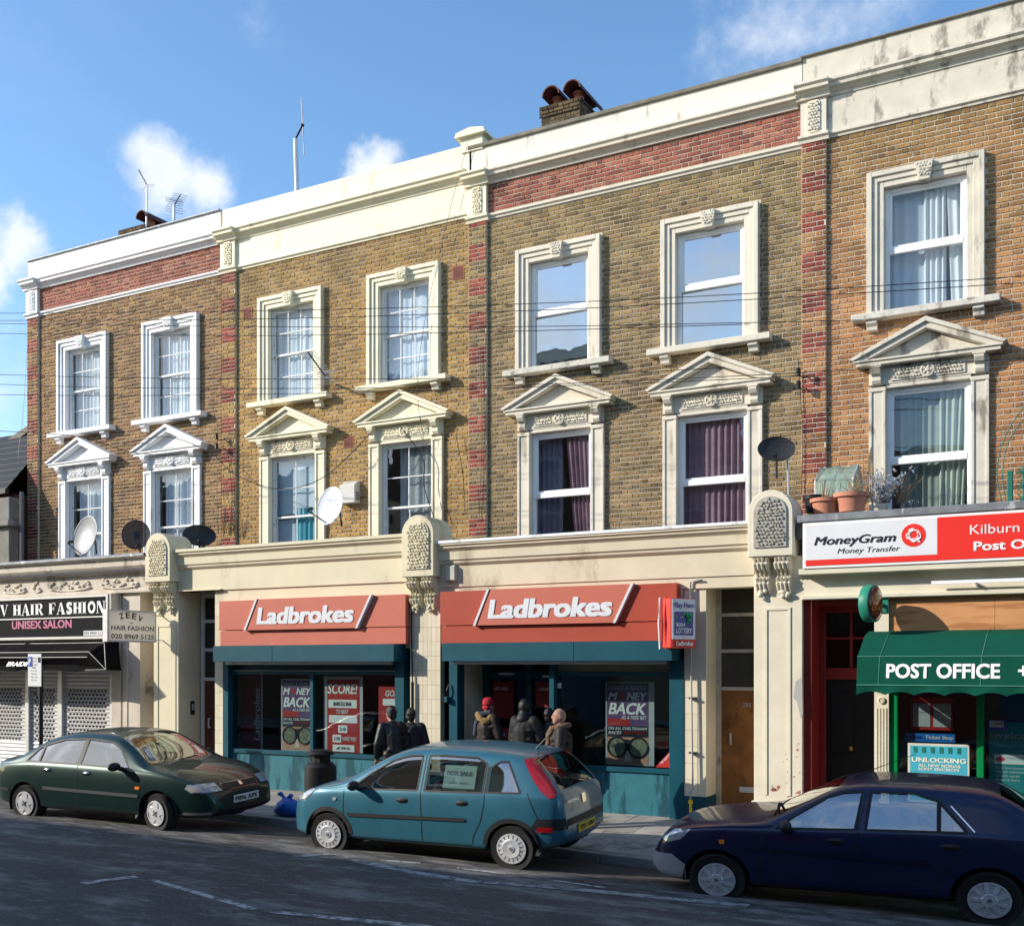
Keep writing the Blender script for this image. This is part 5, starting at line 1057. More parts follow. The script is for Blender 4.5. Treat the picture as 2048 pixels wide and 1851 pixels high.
un2 = thing('poster', 'white and blue price poster low in the post office window', 'poster', (-1.6, -1.68, .1)); MB().box(-1.62, -1.36, -1.735, -1.728, .05, .45).build('print', M('pale_print', (.6, .62, .7), .5), un2); MB().box(-1.62, -1.36, -1.738, -1.735, .30, .45).build('band', MATS['ticket_blue'], un2); tx(un2, 'LIMITED', -1.61, -1.38, .34, .40, -1.738, WHITE, .03, 0)
for k, s in enumerate(('29', '35', '39')): tx(un2, s, -1.5, -1.42, .22 - k * .07, .27 - k * .07, -1.735, PRED, .03, 0)
# ------------------------------------------------------------------ cars
def interp(tab, x):
    """smooth (monotone cubic) table lookup"""
    n = len(tab)
    if x <= tab[0][0]: return tab[0][1]
    if x >= tab[-1][0]: return tab[-1][1]
    for i in range(n - 1):
        if tab[i][0] <= x <= tab[i + 1][0]: break
    def sl(i): return (tab[i + 1][1] - tab[i][1]) / (tab[i + 1][0] - tab[i][0])
    def tg(i):
        if i == 0: return sl(0)
        if i == n - 1: return sl(n - 2)
        a, b = sl(i - 1), sl(i)
        return 0 if a * b <= 0 else 2 * a * b / (a + b)
    h = tab[i + 1][0] - tab[i][0]; t = (x - tab[i][0]) / h; m0, m1 = tg(i) * h, tg(i + 1) * h; p0, p1 = tab[i][1], tab[i + 1][1]
    return p0 * (2 * t ** 3 - 3 * t * t + 1) + m0 * (t ** 3 - 2 * t * t + t) + p1 * (-2 * t ** 3 + 3 * t * t) + m1 * (t ** 3 - t * t)
def inpoly(p, x, z):
    c = False; n = len(p)
    for i in range(n):
        (x0, z0), (x1, z1) = p[i], p[(i + 1) % n]
        if (z0 > z) != (z1 > z) and x < (x1 - x0) * (z - z0) / (z1 - z0) + x0: c = not c
    return c
CARGLASS = glass('car_glass', (.55, .64, .62), .34, 0, 0); CARDARK = glass('rear_glass', (.12, .14, .14), .10, 0, 0)
TYRE = M('tyre_rubber', (.018, .018, .018), .8, .2, 30, .2, 80); TRIM = M('black_trim', (.02, .02, .021), .55, .1); SEAT = M('car_seat', (.045, .045, .05), .9, .2); CABIN = M('car_cabin', (.02, .02, .022), .8, .1)
CHROME = M('chrome', (.75, .75, .76), .15, 0, bump=0, metal=1.0); HUB = M('silver_wheel', (.62, .63, .64), .35, .08, 20, 0, metal=.45); RLAMP = M('red_lamp', (.35, .008, .012), .12, .05, bump=0, coat=.6); OLAMP = M('orange_lamp', (.85, .22, .03), .2, 0, bump=0); CLAMP = M('lamp_glass', (.42, .45, .48), .08, .3, 30, 0, metal=.3, coat=.8)
def paintmat(name, col, metal=.45, dust=.0):
    return M(name, col, .36, .10, 3, 0, metal=metal, coat=.6, dirt=((.07, .065, .06), .66, .2, (3, 3, 3)) if dust else None)
def make_car(name, label, L_, W_, top, low, belt, plan, slope, wins, screen, rear, wheels, rw, pm, loc, rz, roll, scale, sm=2):
    """body lofted from cross sections; x runs from tail (0) to nose (L_)"""
    car = thing(name, label, 'car', loc, 'cars parked along the kerb', rot=(roll, 0, rz)); car.scale = scale
    xs = sorted({round(L_ * .5 * (1 - math.cos(math.pi * i / 76)) * .35 + L_ * i / 76 * .65, 4) for i in range(77)})
    def section(x):
        zt = interp(top, x); zl = interp(low, x); zb = min(interp(belt, x), zt - .05); w_ = interp(plan, x) * W_ / 2; h = zt - zb; zl = min(zl, zb - .06)
        g = min(1, max(0, (h - .05) / .25)); wt = w_ * .955 - slope * h; r = .035 + .05 * g
        mid = zl + (zb - zl) * .52
        pts = [(0, zl), (w_ * .80, zl), (w_ * .955, zl + .05), (w_ * .985, zl + .15 * (zb - zl)), (w_, mid), (w_ * .99, mid + (zb - mid) * .6), (w_ * .965, zb - .012), (w_ * .945, zb + .012 * g),
               (wt + .012, zt - r - .03 * g), (wt - .045, zt - .02 - .012 * g), (wt * .72, zt + .004), (wt * .36, zt + .016), (0, zt + .02)]
        cnt = [2, 2, 3, 4, 4, 3, 2, 7, 3, 3, 3, 3]; o = []
        for i, c in enumerate(cnt):
            for k in range(c): t = k / c; o.append((pts[i][0] + (pts[i + 1][0] - pts[i][0]) * t, pts[i][1] + (pts[i + 1][1] - pts[i][1]) * t))
        o.append(pts[-1])
        for _ in range(sm): o = [o[0]] + [((o[i - 1][0] + 2 * o[i][0] + o[i + 1][0]) / 4, (o[i - 1][1] + 2 * o[i][1] + o[i + 1][1]) / 4) for i in range(1, len(o) - 1)] + [o[-1]]
        o[0] = (0, o[0][1]); return o
    secs = [section(x) for x in xs]; n = len(secs[0]); bm = bmesh.new(); rows = []
    for x, s in zip(xs, secs):
        full = [(-y, z) for y, z in s] + [(y, z) for y, z in s[-2:0:-1]]
        rows.append([bm.verts.new((x, y, z)) for y, z in full])
    m = len(rows[0])
    for a, b in zip(rows, rows[1:]):
        for k in range(m): bm.faces.new((a[k], a[(k + 1) % m], b[(k + 1) % m], b[k]))
    bm.faces.new(rows[0]); bm.faces.new(rows[-1][::-1]); bmesh.ops.recalc_face_normals(bm, faces=bm.faces)
    bvh = BVHTree.FromBMesh(bm)
    def side(x, z, s=-1):
        h = bvh.ray_cast(Vector((x, s * 3, z)), Vector((0, -s, 0)));  return h[0].y if h[0] else s * W_ / 2
    arches = [[(wx + (rw + .045) * math.cos(a), rw + (rw + .05) * math.sin(a)) for a in [2 * math.pi * k / 28 for k in range(28)]] for wx in wheels]
    def cut(p, axis, lim=None):
        for i in range(len(p)):
            (a0, b0), (a1, b1) = p[i], p[(i + 1) % len(p)]
            co = Vector((a0, 0, b0)) if axis == 'side' else Vector((a0, b0, 0)); d = (Vector((a1 - a0, 0, b1 - b0)) if axis == 'side' else Vector((a1 - a0, b1 - b0, 0)))
            no = d.cross(Vector((0, 1, 0))) if axis == 'side' else d.cross(Vector((0, 0, 1)))
            if no.length < 1e-6: continue
            x0, x1 = min(q[0] for q in p) - .02, max(q[0] for q in p) + .02; z0, z1 = min(q[1] for q in p) - .02, max(q[1] for q in p) + .02
            fs = []
            for f in bm.faces:
                c = f.calc_center_median(); v2 = c.z if axis == 'side' else c.y
                if x0 < c.x < x1 and z0 < v2 < z1 and (abs(f.normal.y) > .35 if axis == 'side' else (f.normal.z > .15 and c.z > lim)): fs.append(f)
            ge = set(fs)
            for f in fs: ge.update(f.edges); ge.update(f.verts)
            bmesh.ops.bisect_plane(bm, geom=list(ge), plane_co=co, plane_no=no.normalized(), dist=1e-5)
    bz = interp(belt, L_ / 2)
    for p in wins: cut(p, 'side')
    for p in (screen, rear): cut(p, 'top', bz - .03)
    for p in arches: cut(p, 'side')
    groups = {}; kill = []
    for f in bm.faces:
        c = f.calc_center_median(); s = 1 if c.y > 0 else -1
        if abs(f.normal.y) > .3 and abs(c.y) > .3:
            for k, p in enumerate(wins):
                if inpoly(p, c.x, c.z): groups.setdefault(('window', k, s), []).append(f)
            for p in arches:
                if inpoly(p, c.x, c.z) and abs(c.y) > W_ * .32: kill.append(f)
        elif c.z > bz - .03 and f.normal.z > .1:
            for nm, p in (('windscreen', screen), ('rear_window', rear)):
                if inpoly(p, c.x, c.y): groups.setdefault((nm, 0, 0), []).append(f)
    def grab(fs, off):
        mb = MB(); idx = {}
        for f in fs:
            for v in f.verts:
                if v not in idx: idx[v] = len(mb.v); mb.v.append(tuple(v.co - v.normal * off))
            mb.f.append(tuple(idx[v] for v in f.verts)); mb.m.append(0)
        return mb
    bm.normal_update()
    for (nm, k, s), fs in groups.items():
        o = grab(fs, .008).build(nm, CARDARK if nm == 'rear_window' else CARGLASS, car, smooth=True, local=True); kill += fs
    bmesh.ops.delete(bm, geom=list(set(kill)), context='FACES')
    me = bpy.data.meshes.new('body'); bm.to_mesh(me); bm.free(); me.materials.append(pm); me.polygons.foreach_set('use_smooth', [True] * len(me.polygons))
    body = bpy.data.objects.new('body', me); COL.objects.link(body); body.parent = car
    es = body.modifiers.new('split', 'EDGE_SPLIT'); es.split_angle = R(42)
    def ribbon(pts, w_, mat, nm, both=True, off=.004, closed=False):
        for s in ((-1, 1) if both else (-1,)):
            q = []; P_ = pts + ([pts[0]] if closed else [])
            for (x0, z0), (x1, z1) in zip(P_, P_[1:]):
                k = max(1, int(math.hypot(x1 - x0, z1 - z0) / .05))
                q += [(x0 + (x1 - x0) * t / k, z0 + (z1 - z0) * t / k) for t in range(k)]
            q.append(P_[-1]); mb = MB()
            vs = []
            for i, (x, z) in enumerate(q):
                a, b = q[max(i - 1, 0)], q[min(i + 1, len(q) - 1)]; dx, dz = b[0] - a[0], b[1] - a[1]; l = math.hypot(dx, dz) or 1; nx, nz = -dz / l * w_ / 2, dx / l * w_ / 2
                for t in (-1, 1): xx, zz = x + nx * t, z + nz * t; vs.append((xx, side(xx, zz, s) + s * off, zz))
            mb.add(vs, [(i * 2, i * 2 + 1, i * 2 + 3, i * 2 + 2) for i in range(len(q) - 1)]); mb.build(nm, mat, car, local=True)
    def patch(poly, view, mat, nm, off=.006, s=-1, sub=4):
        """lamp or badge lying on the bodywork: outline seen from the side, the front or the back"""
        b2 = bmesh.new(); vv_ = [b2.verts.new((p[0], p[1], 0)) for p in poly]; b2.faces.new(vv_); bmesh.ops.triangulate(b2, faces=b2.faces[:])
        for _ in range(3): bmesh.ops.subdivide_edges(b2, edges=b2.edges[:], cuts=1, use_grid_fill=True)
        dead = []
        for v in b2.verts:
            a, b = v.co.x, v.co.y
            if view == 'side': o_, d_ = Vector((a, s * 3, b)), Vector((0, -s, 0))
            elif view == 'front': o_, d_ = Vector((L_ + 2, a, b)), Vector((-1, 0, 0))
            elif view == 'back': o_, d_ = Vector((-2, a, b)), Vector((1, 0, 0))
            else: o_, d_ = Vector((a, b, 3)), Vector((0, 0, -1))
            h = bvh.ray_cast(o_, d_)
            if h[0]: v.co = h[0] + h[1] * off
            else: dead.append(v)
        bmesh.ops.delete(b2, geom=dead, context='VERTS')
        me_ = bpy.data.meshes.new(nm); b2.to_mesh(me_); b2.free(); me_.materials.append(mat); me_.polygons.foreach_set('use_smooth', [True] * len(me_.polygons))
        o = bpy.data.objects.new(nm, me_); COL.objects.link(o); o.parent = car; return o
    # cabin
    cb = MB(); zf = .32; x0, x1 = wheels[0] + rw * .2, wheels[1] - rw * .9
    cb.box(wheels[0] - rw, wheels[1] + rw, -W_ * .30, W_ * .30, .2, .45); cb.box(x0 - .05, x1, -W_ * .42, W_ * .42, zf - .1, zf); cb.box(x1 - .1, x1 + .3, -W_ * .42, W_ * .42, .5, bz - .03); cb.box(.25, x0 + .1, -W_ * .36, W_ * .36, .5, bz - .12)
    cb.build('cabin', CABIN, car, local=True)
    for sx, sy in ((x0 + (x1 - x0) * .52, .34), (x0 + (x1 - x0) * .52, -.34), (x0 + .22, .34), (x0 + .22, -.34)):
        st = MB(); st.box(sx - .02, sx + .46, sy - .23, sy + .23, .36, .52); st.add([(sx - .02, sy - .23, .5), (sx + .10, sy - .23, .5), (sx - .08, sy - .21, 1.02), (sx - .16, sy - .21, 1.02), (sx - .02, sy + .23, .5), (sx + .10, sy + .23, .5), (sx - .08, sy + .21, 1.02), (sx - .16, sy + .21, 1.02)], [(0, 1, 2, 3), (7, 6, 5, 4), (1, 5, 6, 2), (0, 3, 7, 4), (3, 2, 6, 7)])
        st.box(sx - .17, sx - .09, sy - .12, sy + .12, 1.06, 1.22); st.build('seat', SEAT, car, local=True, bevel=.03)
    sw = MB(); 
    sw.tube([(x1 - .32 + .03 * math.sin(a), .36 + .18 * math.cos(a), bz + .02 + .17 * math.sin(a)) for a in [2 * math.pi * k / 20 for k in range(21)]], .015, 6, False); sw.tube([(x1 - .32, .18, bz), (x1 - .32, .54, bz)], .015); sw.tube([(x1 - .32, .36, bz), (x1 - .1, .36, bz - .06)], .02); sw.build('steering_wheel', CABIN, car, local=True)
    return car, side, ribbon, patch, bvh
def wheel(car, wx, y, r, style, s, turn=0.0, col=HUB):
    """tyre with rim; s = -1 on the side that faces -y"""
    w_ = .185
    t = MB(); prof = [(r * .66, -w_ / 2 + .02), (r * .93, -w_ / 2), (r * .985, -w_ / 2 + .03), (r, -w_ / 2 + .05), (r, w_ / 2 - .05), (r * .985, w_ / 2 - .03), (r * .93, w_ / 2), (r * .66, w_ / 2 - .02)]
    t.lathe(prof, (0, 0, 0), 36, 'y'); ty = t.build('wheel', TYRE, car, smooth='auto', local=True); ty.location = (wx, y, r); ty.rotation_euler = (0, 0, turn)
    f = s * (w_ / 2 - .012); rr = r * .63
    d = MB(); d.lathe([(rr * 1.03, f), (rr * 1.03, f + s * .012), (rr * .95, f + s * .014), (rr * .93, f - s * .03), (0, f - s * .035)], (0, 0, 0), 36, 'y'); d.build('rim', TRIM if style != 'flat' else col, ty, local=True, smooth='auto')
    q = MB(); q.lathe([(rr * 1.02, f + s * .008), (rr * 1.02, f + s * .016), (rr * .92, f + s * .018), (rr * .92, f)], (0, 0, 0), 40, 'y')
    def spoke(a, w0, w1, r0, r1, z0=.016, z1=.016):
        c, sn = math.cos(a), math.sin(a); vs = []
        for rad, hw, dz in ((r0, w0, z0), (r1, w1, z1)):
            for t_ in (-1, 1):
                x, z = rad * c - t_ * hw * sn, rad * sn + t_ * hw * c
                vs += [(x, f + s * dz, z), (x, f - s * .02, z)]
        q.add(vs, [(0, 2, 6, 4), (1, 5, 7, 3), (0, 4, 5, 1), (2, 3, 7, 6)])
    if style == 'slots':
        q.lathe([(rr * .66, f + s * .02), (rr * .60, f + s * .028), (rr * .25, f + s * .02), (rr * .22, f + s * .032), (0, f + s * .034)], (0, 0, 0), 36, 'y')
        for k in range(16): spoke(k * 2 * math.pi / 16, rr * .085, rr * .115, rr * .6, rr * .95, .024, .014)
    elif style == 'five':
        q.lathe([(rr * .42, f + s * .01), (rr * .36, f + s * .022), (0, f + s * .026)], (0, 0, 0), 24, 'y')
        for k in range(5): spoke(k * 2 * math.pi / 5 + .3, rr * .30, rr * .27, rr * .25, rr * .95, .022, .014); 
    else:
        q.lathe([(rr * .40, f + s * .02), (rr * .34, f + s * .032), (0, f + s * .036)], (0, 0, 0), 24, 'y')
        for k in range(9): spoke(k * 2 * math.pi / 9, rr * .10, rr * .085, rr * .32, rr * .95, .03, .014)
    q.build('hub_cap', col, ty, local=True, smooth='auto')
    b = MB(); b.lathe([(rr * .14, f + s * .025), (rr * .12, f + s * .038), (0, f + s * .038)], (0, 0, 0), 14, 'y')
    if style == 'five':
        for k in range(4): a = k * math.pi / 2 + .6; b.ball((rr * .22 * math.cos(a), f + s * .024, rr * .22 * math.sin(a)), .014, .012, .014, 8, 5)
    b.build('badge', M('dark_badge', (.16, .16, .17), .4, 0), ty, local=True); return ty
def handle(car, side, x, z, col=TRIM):
    for s in (-1, 1):
        y = side(x, z, s); b = MB(); b.ball((x, y, z), .085, .014, .038, 14, 8); b.build('handle_cup', TRIM, car, local=True, smooth=True)
        MB().ball((x + .01, y + s * .012, z + .006), .068, .014, .016, 12, 6).build('door_handle', col, car, local=True, smooth=True)
def mirror(car, side, x, z, mat, fwd=1):
    for s in (-1, 1):
        y = side(x, z - .03, s); b = MB(); b.ball((x - .02, y + s * .13, z + .03), .055, .11, .065, 14, 8); b.tube([(x, y - s * .02, z - .03), (x - .01, y + s * .06, z + .0)], .035, 8); b.build('wing_mirror', mat, car, local=True, smooth=True)
def plate(car, x, z, txt, colm, facing, w_=.52):
    """facing +1 nose, -1 tail"""
    y0 = w_ / 2; a, b = sorted((x, x + facing * .012)); MB().box(a, b, -y0, y0, z, z + .11).build('number_plate', colm, car, local=True, bevel=.003)
    u = (0, 1, 0) if facing > 0 else (0, -1, 0); o = (x + facing * .012, -facing * (y0 - .025), z + .02)
    lettering(txt, INK, o, u, ZU, w_ - .05, .07, car, bold=.025, local=True, lift=.003)
YEL = M('plate_yellow', (.62, .40, .01), .4, .05); WPL = M('plate_white', (.62, .62, .60), .4, .05)
def well(car, wheels, rw, W_):
    for wx in wheels:
        for s in (-1, 1):
            mb = MB(); n = 16; vs = []
            for k in range(n + 1):
                a = math.pi * k / n * 1.15 - .12
                for y in (s * (W_ / 2 - .025), s * W_ * .26): vs.append((wx + (rw + .055) * math.cos(a), y, rw + (rw + .06) * math.sin(a)))
            mb.add(vs, [(k * 2, k * 2 + 1, k * 2 + 3, k * 2 + 2) for k in range(n)]); mb.add([(wx + (rw + .05) * math.cos(a), s * W_ * .26, rw + (rw + .06) * math.sin(a)) for a in [math.pi * k / n * 1.15 - .12 for k in range(n + 1)]], [tuple(range(n + 1))])
            mb.build('wheel_arch', CABIN, car, local=True)

def place(px_r, px_f, Lw, near):
    pass
# positions from the near wheel contacts
def car_pose(rear_px, front_px, wr, wf, halfw, flip):
    a, b = road_at(*rear_px), road_at(*front_px); v = Vector((b.x - a.x, b.y - a.y, 0)); sc = v.length / abs(wf - wr); ang = math.atan2(v.y, v.x)
    u = v.normalized(); nrm = Vector((-u.y, u.x, 0)) * (1 if not flip else -1)      # towards the kerb
    o = a - u * (wr * sc) + nrm * halfw; pit = math.atan2(b.z - a.z, v.length)
    return Vector((o.x, o.y, (a.z + b.z) / 2 - .03)), ang, sc, pit

# --- dark green five door hatchback, nose to the right
hw = [.80, 3.42]; HG = paintmat('dark_green_paint', (.006, .026, .022), .35)
loc, ang, sc, pit = car_pose((53.8, 1629), (316.7, 1658.3), hw[0], hw[1], .80, False)
car, side, ribbon, patch, bvh = make_car('parked_car', 'dark green hatchback parked in front of the hair salon', 4.30, 1.69,
    [(0, .58), (.03, .70), (.10, .90), (.22, .965), (.42, .985), (.62, 1.06), (.95, 1.235), (1.3, 1.345), (1.7, 1.39), (2.1, 1.39), (2.45, 1.355), (2.75, 1.225), (3.02, 1.06), (3.20, .965), (3.32, .935), (3.6, .885), (3.9, .80), (4.1, .70), (4.22, .60), (4.28, .50), (4.30, .42)],
    [(0, .36), (.1, .26), (.5, .2), (1.2, .19), (3.0, .19), (3.9, .2), (4.2, .22), (4.30, .30)], [(0, .86), (1.0, .92), (2.2, .905), (3.2, .88), (4.3, .8)],
    [(0, .70), (.08, .84), (.25, .93), (.7, .985), (1.4, 1.0), (2.8, 1.0), (3.5, .975), (3.9, .91), (4.15, .80), (4.27, .66), (4.30, .56)], .42,
    [[(.80, .955), (1.06, .955), (1.06, 1.17), (.98, 1.15)], [(1.10, .955), (1.86, .945), (1.86, 1.30), (1.45, 1.29), (1.10, 1.20)], [(1.94, .945), (2.86, .925), (2.62, 1.18), (2.40, 1.28), (1.94, 1.305)]],
    [(2.47, -.50), (3.17, -.64), (3.20, 0), (3.17, .64), (2.47, .50), (2.44, 0)], [(.56, -.58), (1.28, -.48), (1.28, .48), (.56, .58)], hw, .29, HG, loc, ang, R(2.5), (sc, 1, .92))
well(car, hw, .29, 1.69)
for x in hw:
    for s in (-1, 1): wheel(car, x, s * .735, .29, 'five', s, 0 if x < 2 else R(-9))
for k, p in enumerate(([(.80, .955), (.98, 1.15), (1.10, 1.20), (1.45, 1.29), (1.9, 1.315), (2.40, 1.28), (2.62, 1.18), (2.88, .925), (1.9, .945)],)): ribbon(p, .022, TRIM, 'window_seal', closed=True)
ribbon([(1.08, .955), (1.08, 1.18)], .045, TRIM, 'pillar'); ribbon([(1.90, .95), (1.90, 1.30)], .075, TRIM, 'pillar')
ribbon([(1.93, 1.30), (1.90, .9), (1.90, .30)], .009, TRIM, 'door_seam'); ribbon([(2.98, .87), (2.98, .26)], .009, TRIM, 'door_seam'); ribbon([(.88, .90), (1.0, .66), (1.18, .50), (1.28, .28)], .009, TRIM, 'door_seam'); ribbon([(1.28, .27), (2.98, .27)], .008, TRIM, 'door_seam')
ribbon([(1.22, .56), (3.1, .53)], .05, M('rub_strip', (.10, .105, .10), .35, .05, metal=.2), 'rub_strip', off=.014); ribbon([(1.2, .225), (3.05, .215)], .05, M('sill_trim', (.16, .17, .165), .3, .05, metal=.3), 'sill', off=.01); ribbon([(.02, .50), (.45, .49)], .05, TRIM, 'bumper_strip', off=.01); ribbon([(3.85, .30), (4.22, .30)], .04, MATS['sill_trim'], 'bumper_strip', off=.008)
handle(car, side, 1.30, .84, CHROME); handle(car, side, 2.10, .82, CHROME); mirror(car, side, 2.78, .93, M('dark_mirror', (.012, .014, .014), .35))
for s in (-1, 1):
    patch([(3.05, .63), (3.13, .63), (3.13, .67), (3.05, .67)], 'side', OLAMP, 'side_repeater', .01, s)
    patch([(s * .40, .60), (s * .74, .60), (s * .76, .66), (s * .74, .72), (s * .42, .71)], 'front', CLAMP, 'headlight', .010)
    patch([(s * .62, .615), (s * .735, .615), (s * .75, .66), (s * .73, .70), (s * .62, .70)], 'front', M('indicator_glass', (.5, .42, .38), .15, .1), 'indicator', .014)
    patch([(.02, .62), (.14, .62), (.14, .80), (.05, .80)], 'side', RLAMP, 'tail_light', .008, s)
patch([(-.33, .60), (.33, .60), (.36, .655), (.34, .69), (-.34, .69), (-.36, .655)], 'front', CHROME, 'grille_surround', .008); patch([(-.325, .604), (.325, .604), (.35, .655), (.333, .685), (-.333, .685), (-.35, .655)], 'front', BLACK, 'grille', .013)
patch([(-.03, .625), (.03, .625), (.028, .672), (-.028, .672)], 'front', CHROME, 'badge', .018); patch([(-.55, .27), (.55, .27), (.5, .36), (-.5, .36)], 'front', BLACK, 'air_intake', .008); plate(car, 4.30, .40, 'P896 APK', WPL, 1)
MB().tube([(3.12, -.1, 1.005), (3.18, -.55, .965)], .008, 5).tube([(3.14, .3, 1.0), (3.20, -.12, .985)], .008, 5).build('wiper', BLACK, car, local=True)

# --- blue green small hatchback, nose to the left
cw = [.60, 3.09]; CP = paintmat('teal_blue_paint', (.030, .130, .185), .25)
loc, ang, sc, pit = car_pose((1024.4, 1736), (659, 1695.5), cw[0], cw[1], .78, True)
car, side, ribbon, patch, bvh = make_car('parked_car', 'teal blue small hatchback with a for sale sheet in its window', 3.80, 1.62,
    [(0, .56), (.02, .72), (.045, .90), (.08, .97), (.20, 1.12), (.40, 1.30), (.52, 1.365), (.75, 1.40), (1.2, 1.435), (1.6, 1.44), (2.0, 1.415), (2.25, 1.35), (2.55, 1.20), (2.85, 1.03), (2.98, .975), (3.2, .925), (3.45, .85), (3.62, .755), (3.73, .64), (3.78, .52), (3.80, .44)],
    [(0, .38), (.08, .30), (.3, .24), (1.0, .2), (2.7, .2), (3.4, .2), (3.7, .22), (3.80, .30)], [(0, .90), (1.0, .93), (2.2, .90), (3.0, .875), (3.8, .8)],
    [(0, .72), (.05, .82), (.15, .90), (.4, .965), (.8, .995), (1.5, 1.0), (2.5, 1.0), (3.1, .985), (3.45, .92), (3.65, .81), (3.76, .66), (3.80, .54)], .34,
    [[(.52, .955), (.90, .950), (.90, 1.22), (.80, 1.30), (.70, 1.30)], [(.98, .945), (1.72, .93), (1.72, 1.335), (1.55, 1.345), (1.10, 1.335), (.98, 1.28)], [(1.84, .93), (2.74, .905), (2.50, 1.10), (2.22, 1.27), (2.02, 1.325), (1.84, 1.335)]],
    [(2.24, -.47), (2.94, -.62), (2.97, 0), (2.94, .62), (2.24, .47), (2.21, 0)], [(.085, -.52), (.44, -.47), (.44, .47), (.085, .52)], cw, .285, CP, loc, ang, R(-2.5), (sc, 1, .945))
well(car, cw, .285, 1.62)
for x in cw:
    for s in (-1, 1): wheel(car, x, s * .70, .285, 'slots', s)
ribbon([(.50, .955), (.70, 1.31), (.80, 1.31), (.92, 1.23), (.92, .945)], .02, TRIM, 'window_seal', closed=True); ribbon([(.97, .94), (.97, 1.285), (1.10, 1.345), (1.55, 1.355), (1.74, 1.345), (1.74, .925)], .02, TRIM, 'window_seal', closed=True); ribbon([(1.83, .925), (1.83, 1.345), (2.02, 1.335), (2.23, 1.275), (2.52, 1.10), (2.77, .90)], .02, TRIM, 'window_seal', closed=True)
ribbon([(1.78, 1.36), (1.78, .92), (1.76, .6), (1.76, .30)], .009, TRIM, 'door_seam'); ribbon([(2.86, .87), (2.86, .28)], .009, TRIM, 'door_seam'); ribbon([(.94, 1.26), (.94, .80), (.98, .60), (1.08, .40), (1.10, .30)], .009, TRIM, 'door_seam'); ribbon([(1.1, .28), (2.86, .28)], .008, TRIM, 'door_seam'); ribbon([(.28, .66), (.42, .96)], .008, TRIM, 'door_seam')
ribbon([(1.18, .60), (2.80, .57)], .045, TRIM, 'rub_strip', off=.014)
for x in cw: ribbon([(x + (.335) * math.cos(a), .285 + .34 * math.sin(a)) for a in [math.pi * k / 14 * 1.1 - .15 for k in range(15)]], .055, TRIM, 'arch_trim', off=.006)
for s in (-1, 1):
    patch([(.0, .52), (.36, .54), (.30, .66), (.02, .655)], 'side', TRIM, 'bumper_moulding', .008, s); patch([(3.45, .50), (3.78, .50), (3.74, .62), (3.52, .64)], 'side', TRIM, 'bumper_moulding', .004, s) if False else None
    patch([(.53, 1.335), (.46, 1.345), (.34, 1.24), (.20, 1.09), (.10, .965), (.11, .90), (.17, .90), (.27, .98), (.37, 1.10), (.47, 1.25)], 'side', RLAMP, 'tail_light', .010, s)
    patch([(.12, .50), (.30, .50), (.28, .56), (.12, .56)], 'side', RLAMP, 'fog_light', .014, s)
    patch([(3.42, .74), (3.60, .69), (3.66, .74), (3.50, .83), (3.30, .86)], 'side', CLAMP, 'headlight', .008, s); patch([(2.96, .74), (3.01, .735), (3.015, .775), (2.96, .78)], 'side', CLAMP, 'side_repeater', .01, s)
patch([(-.72, .55), (.72, .55), (.72, .63), (-.72, .63)], 'back', TRIM, 'bumper_strip', .008); patch([(-.05, .76), (.05, .76), (.06, .82), (.05, .87), (-.05, .87), (-.06, .82)], 'back', CHROME, 'badge', .010); lettering('VAUXHALL', CHROME, (-.005, .62, .84), (0, -1, 0), ZU, .34, .035, car, local=True, bold=.02, lift=.02)
plate(car, -.004, .42, 'YJ51 GBA', YEL, -1); handle(car, side, 1.22, .80); handle(car, side, 2.02, .79); mirror(car, side, 2.66, .93, BLACK)
fs_ = MB().box(1.10, 1.52, .711, .715, .965, 1.24); fs_.v = [(x, y - (z - .965) * .34 - .005, z) for x, y, z in fs_.v]; fs_.build('for_sale_sheet', M('pale_blue_paper', (.55, .72, .72), .7, .05), car, local=True)
lettering('FOR SALE', M('blue_ink', (.06, .12, .16), .5), (1.48, .663, 1.12), (-1, 0, 0), (0, -.322, .947), .33, .055, car, local=True, lift=.004, bold=.02) ; lettering('call for details', MATS['blue_ink'], (1.44, .697, 1.02), (-1, 0, 0), (0, -.322, .947), .25, .03, car, local=True, lift=.004)
MB().tube([(.62, 0, 1.40), (.42, .0, 1.62), (.30, 0, 1.85)], [.012, .005, .003], 6).build('aerial', BLACK, car, local=True)
q = MB().box(.16, .2, -.32, -.02, 1.0, 1.02); MB().add([(.13, .10, 1.01), (.13, .42, 1.01), (.27, .40, 1.14), (.27, .10, 1.14)], [(0, 1, 2, 3)]).build('rear_sheet', MATS['pale_blue_paper'], car, local=True)

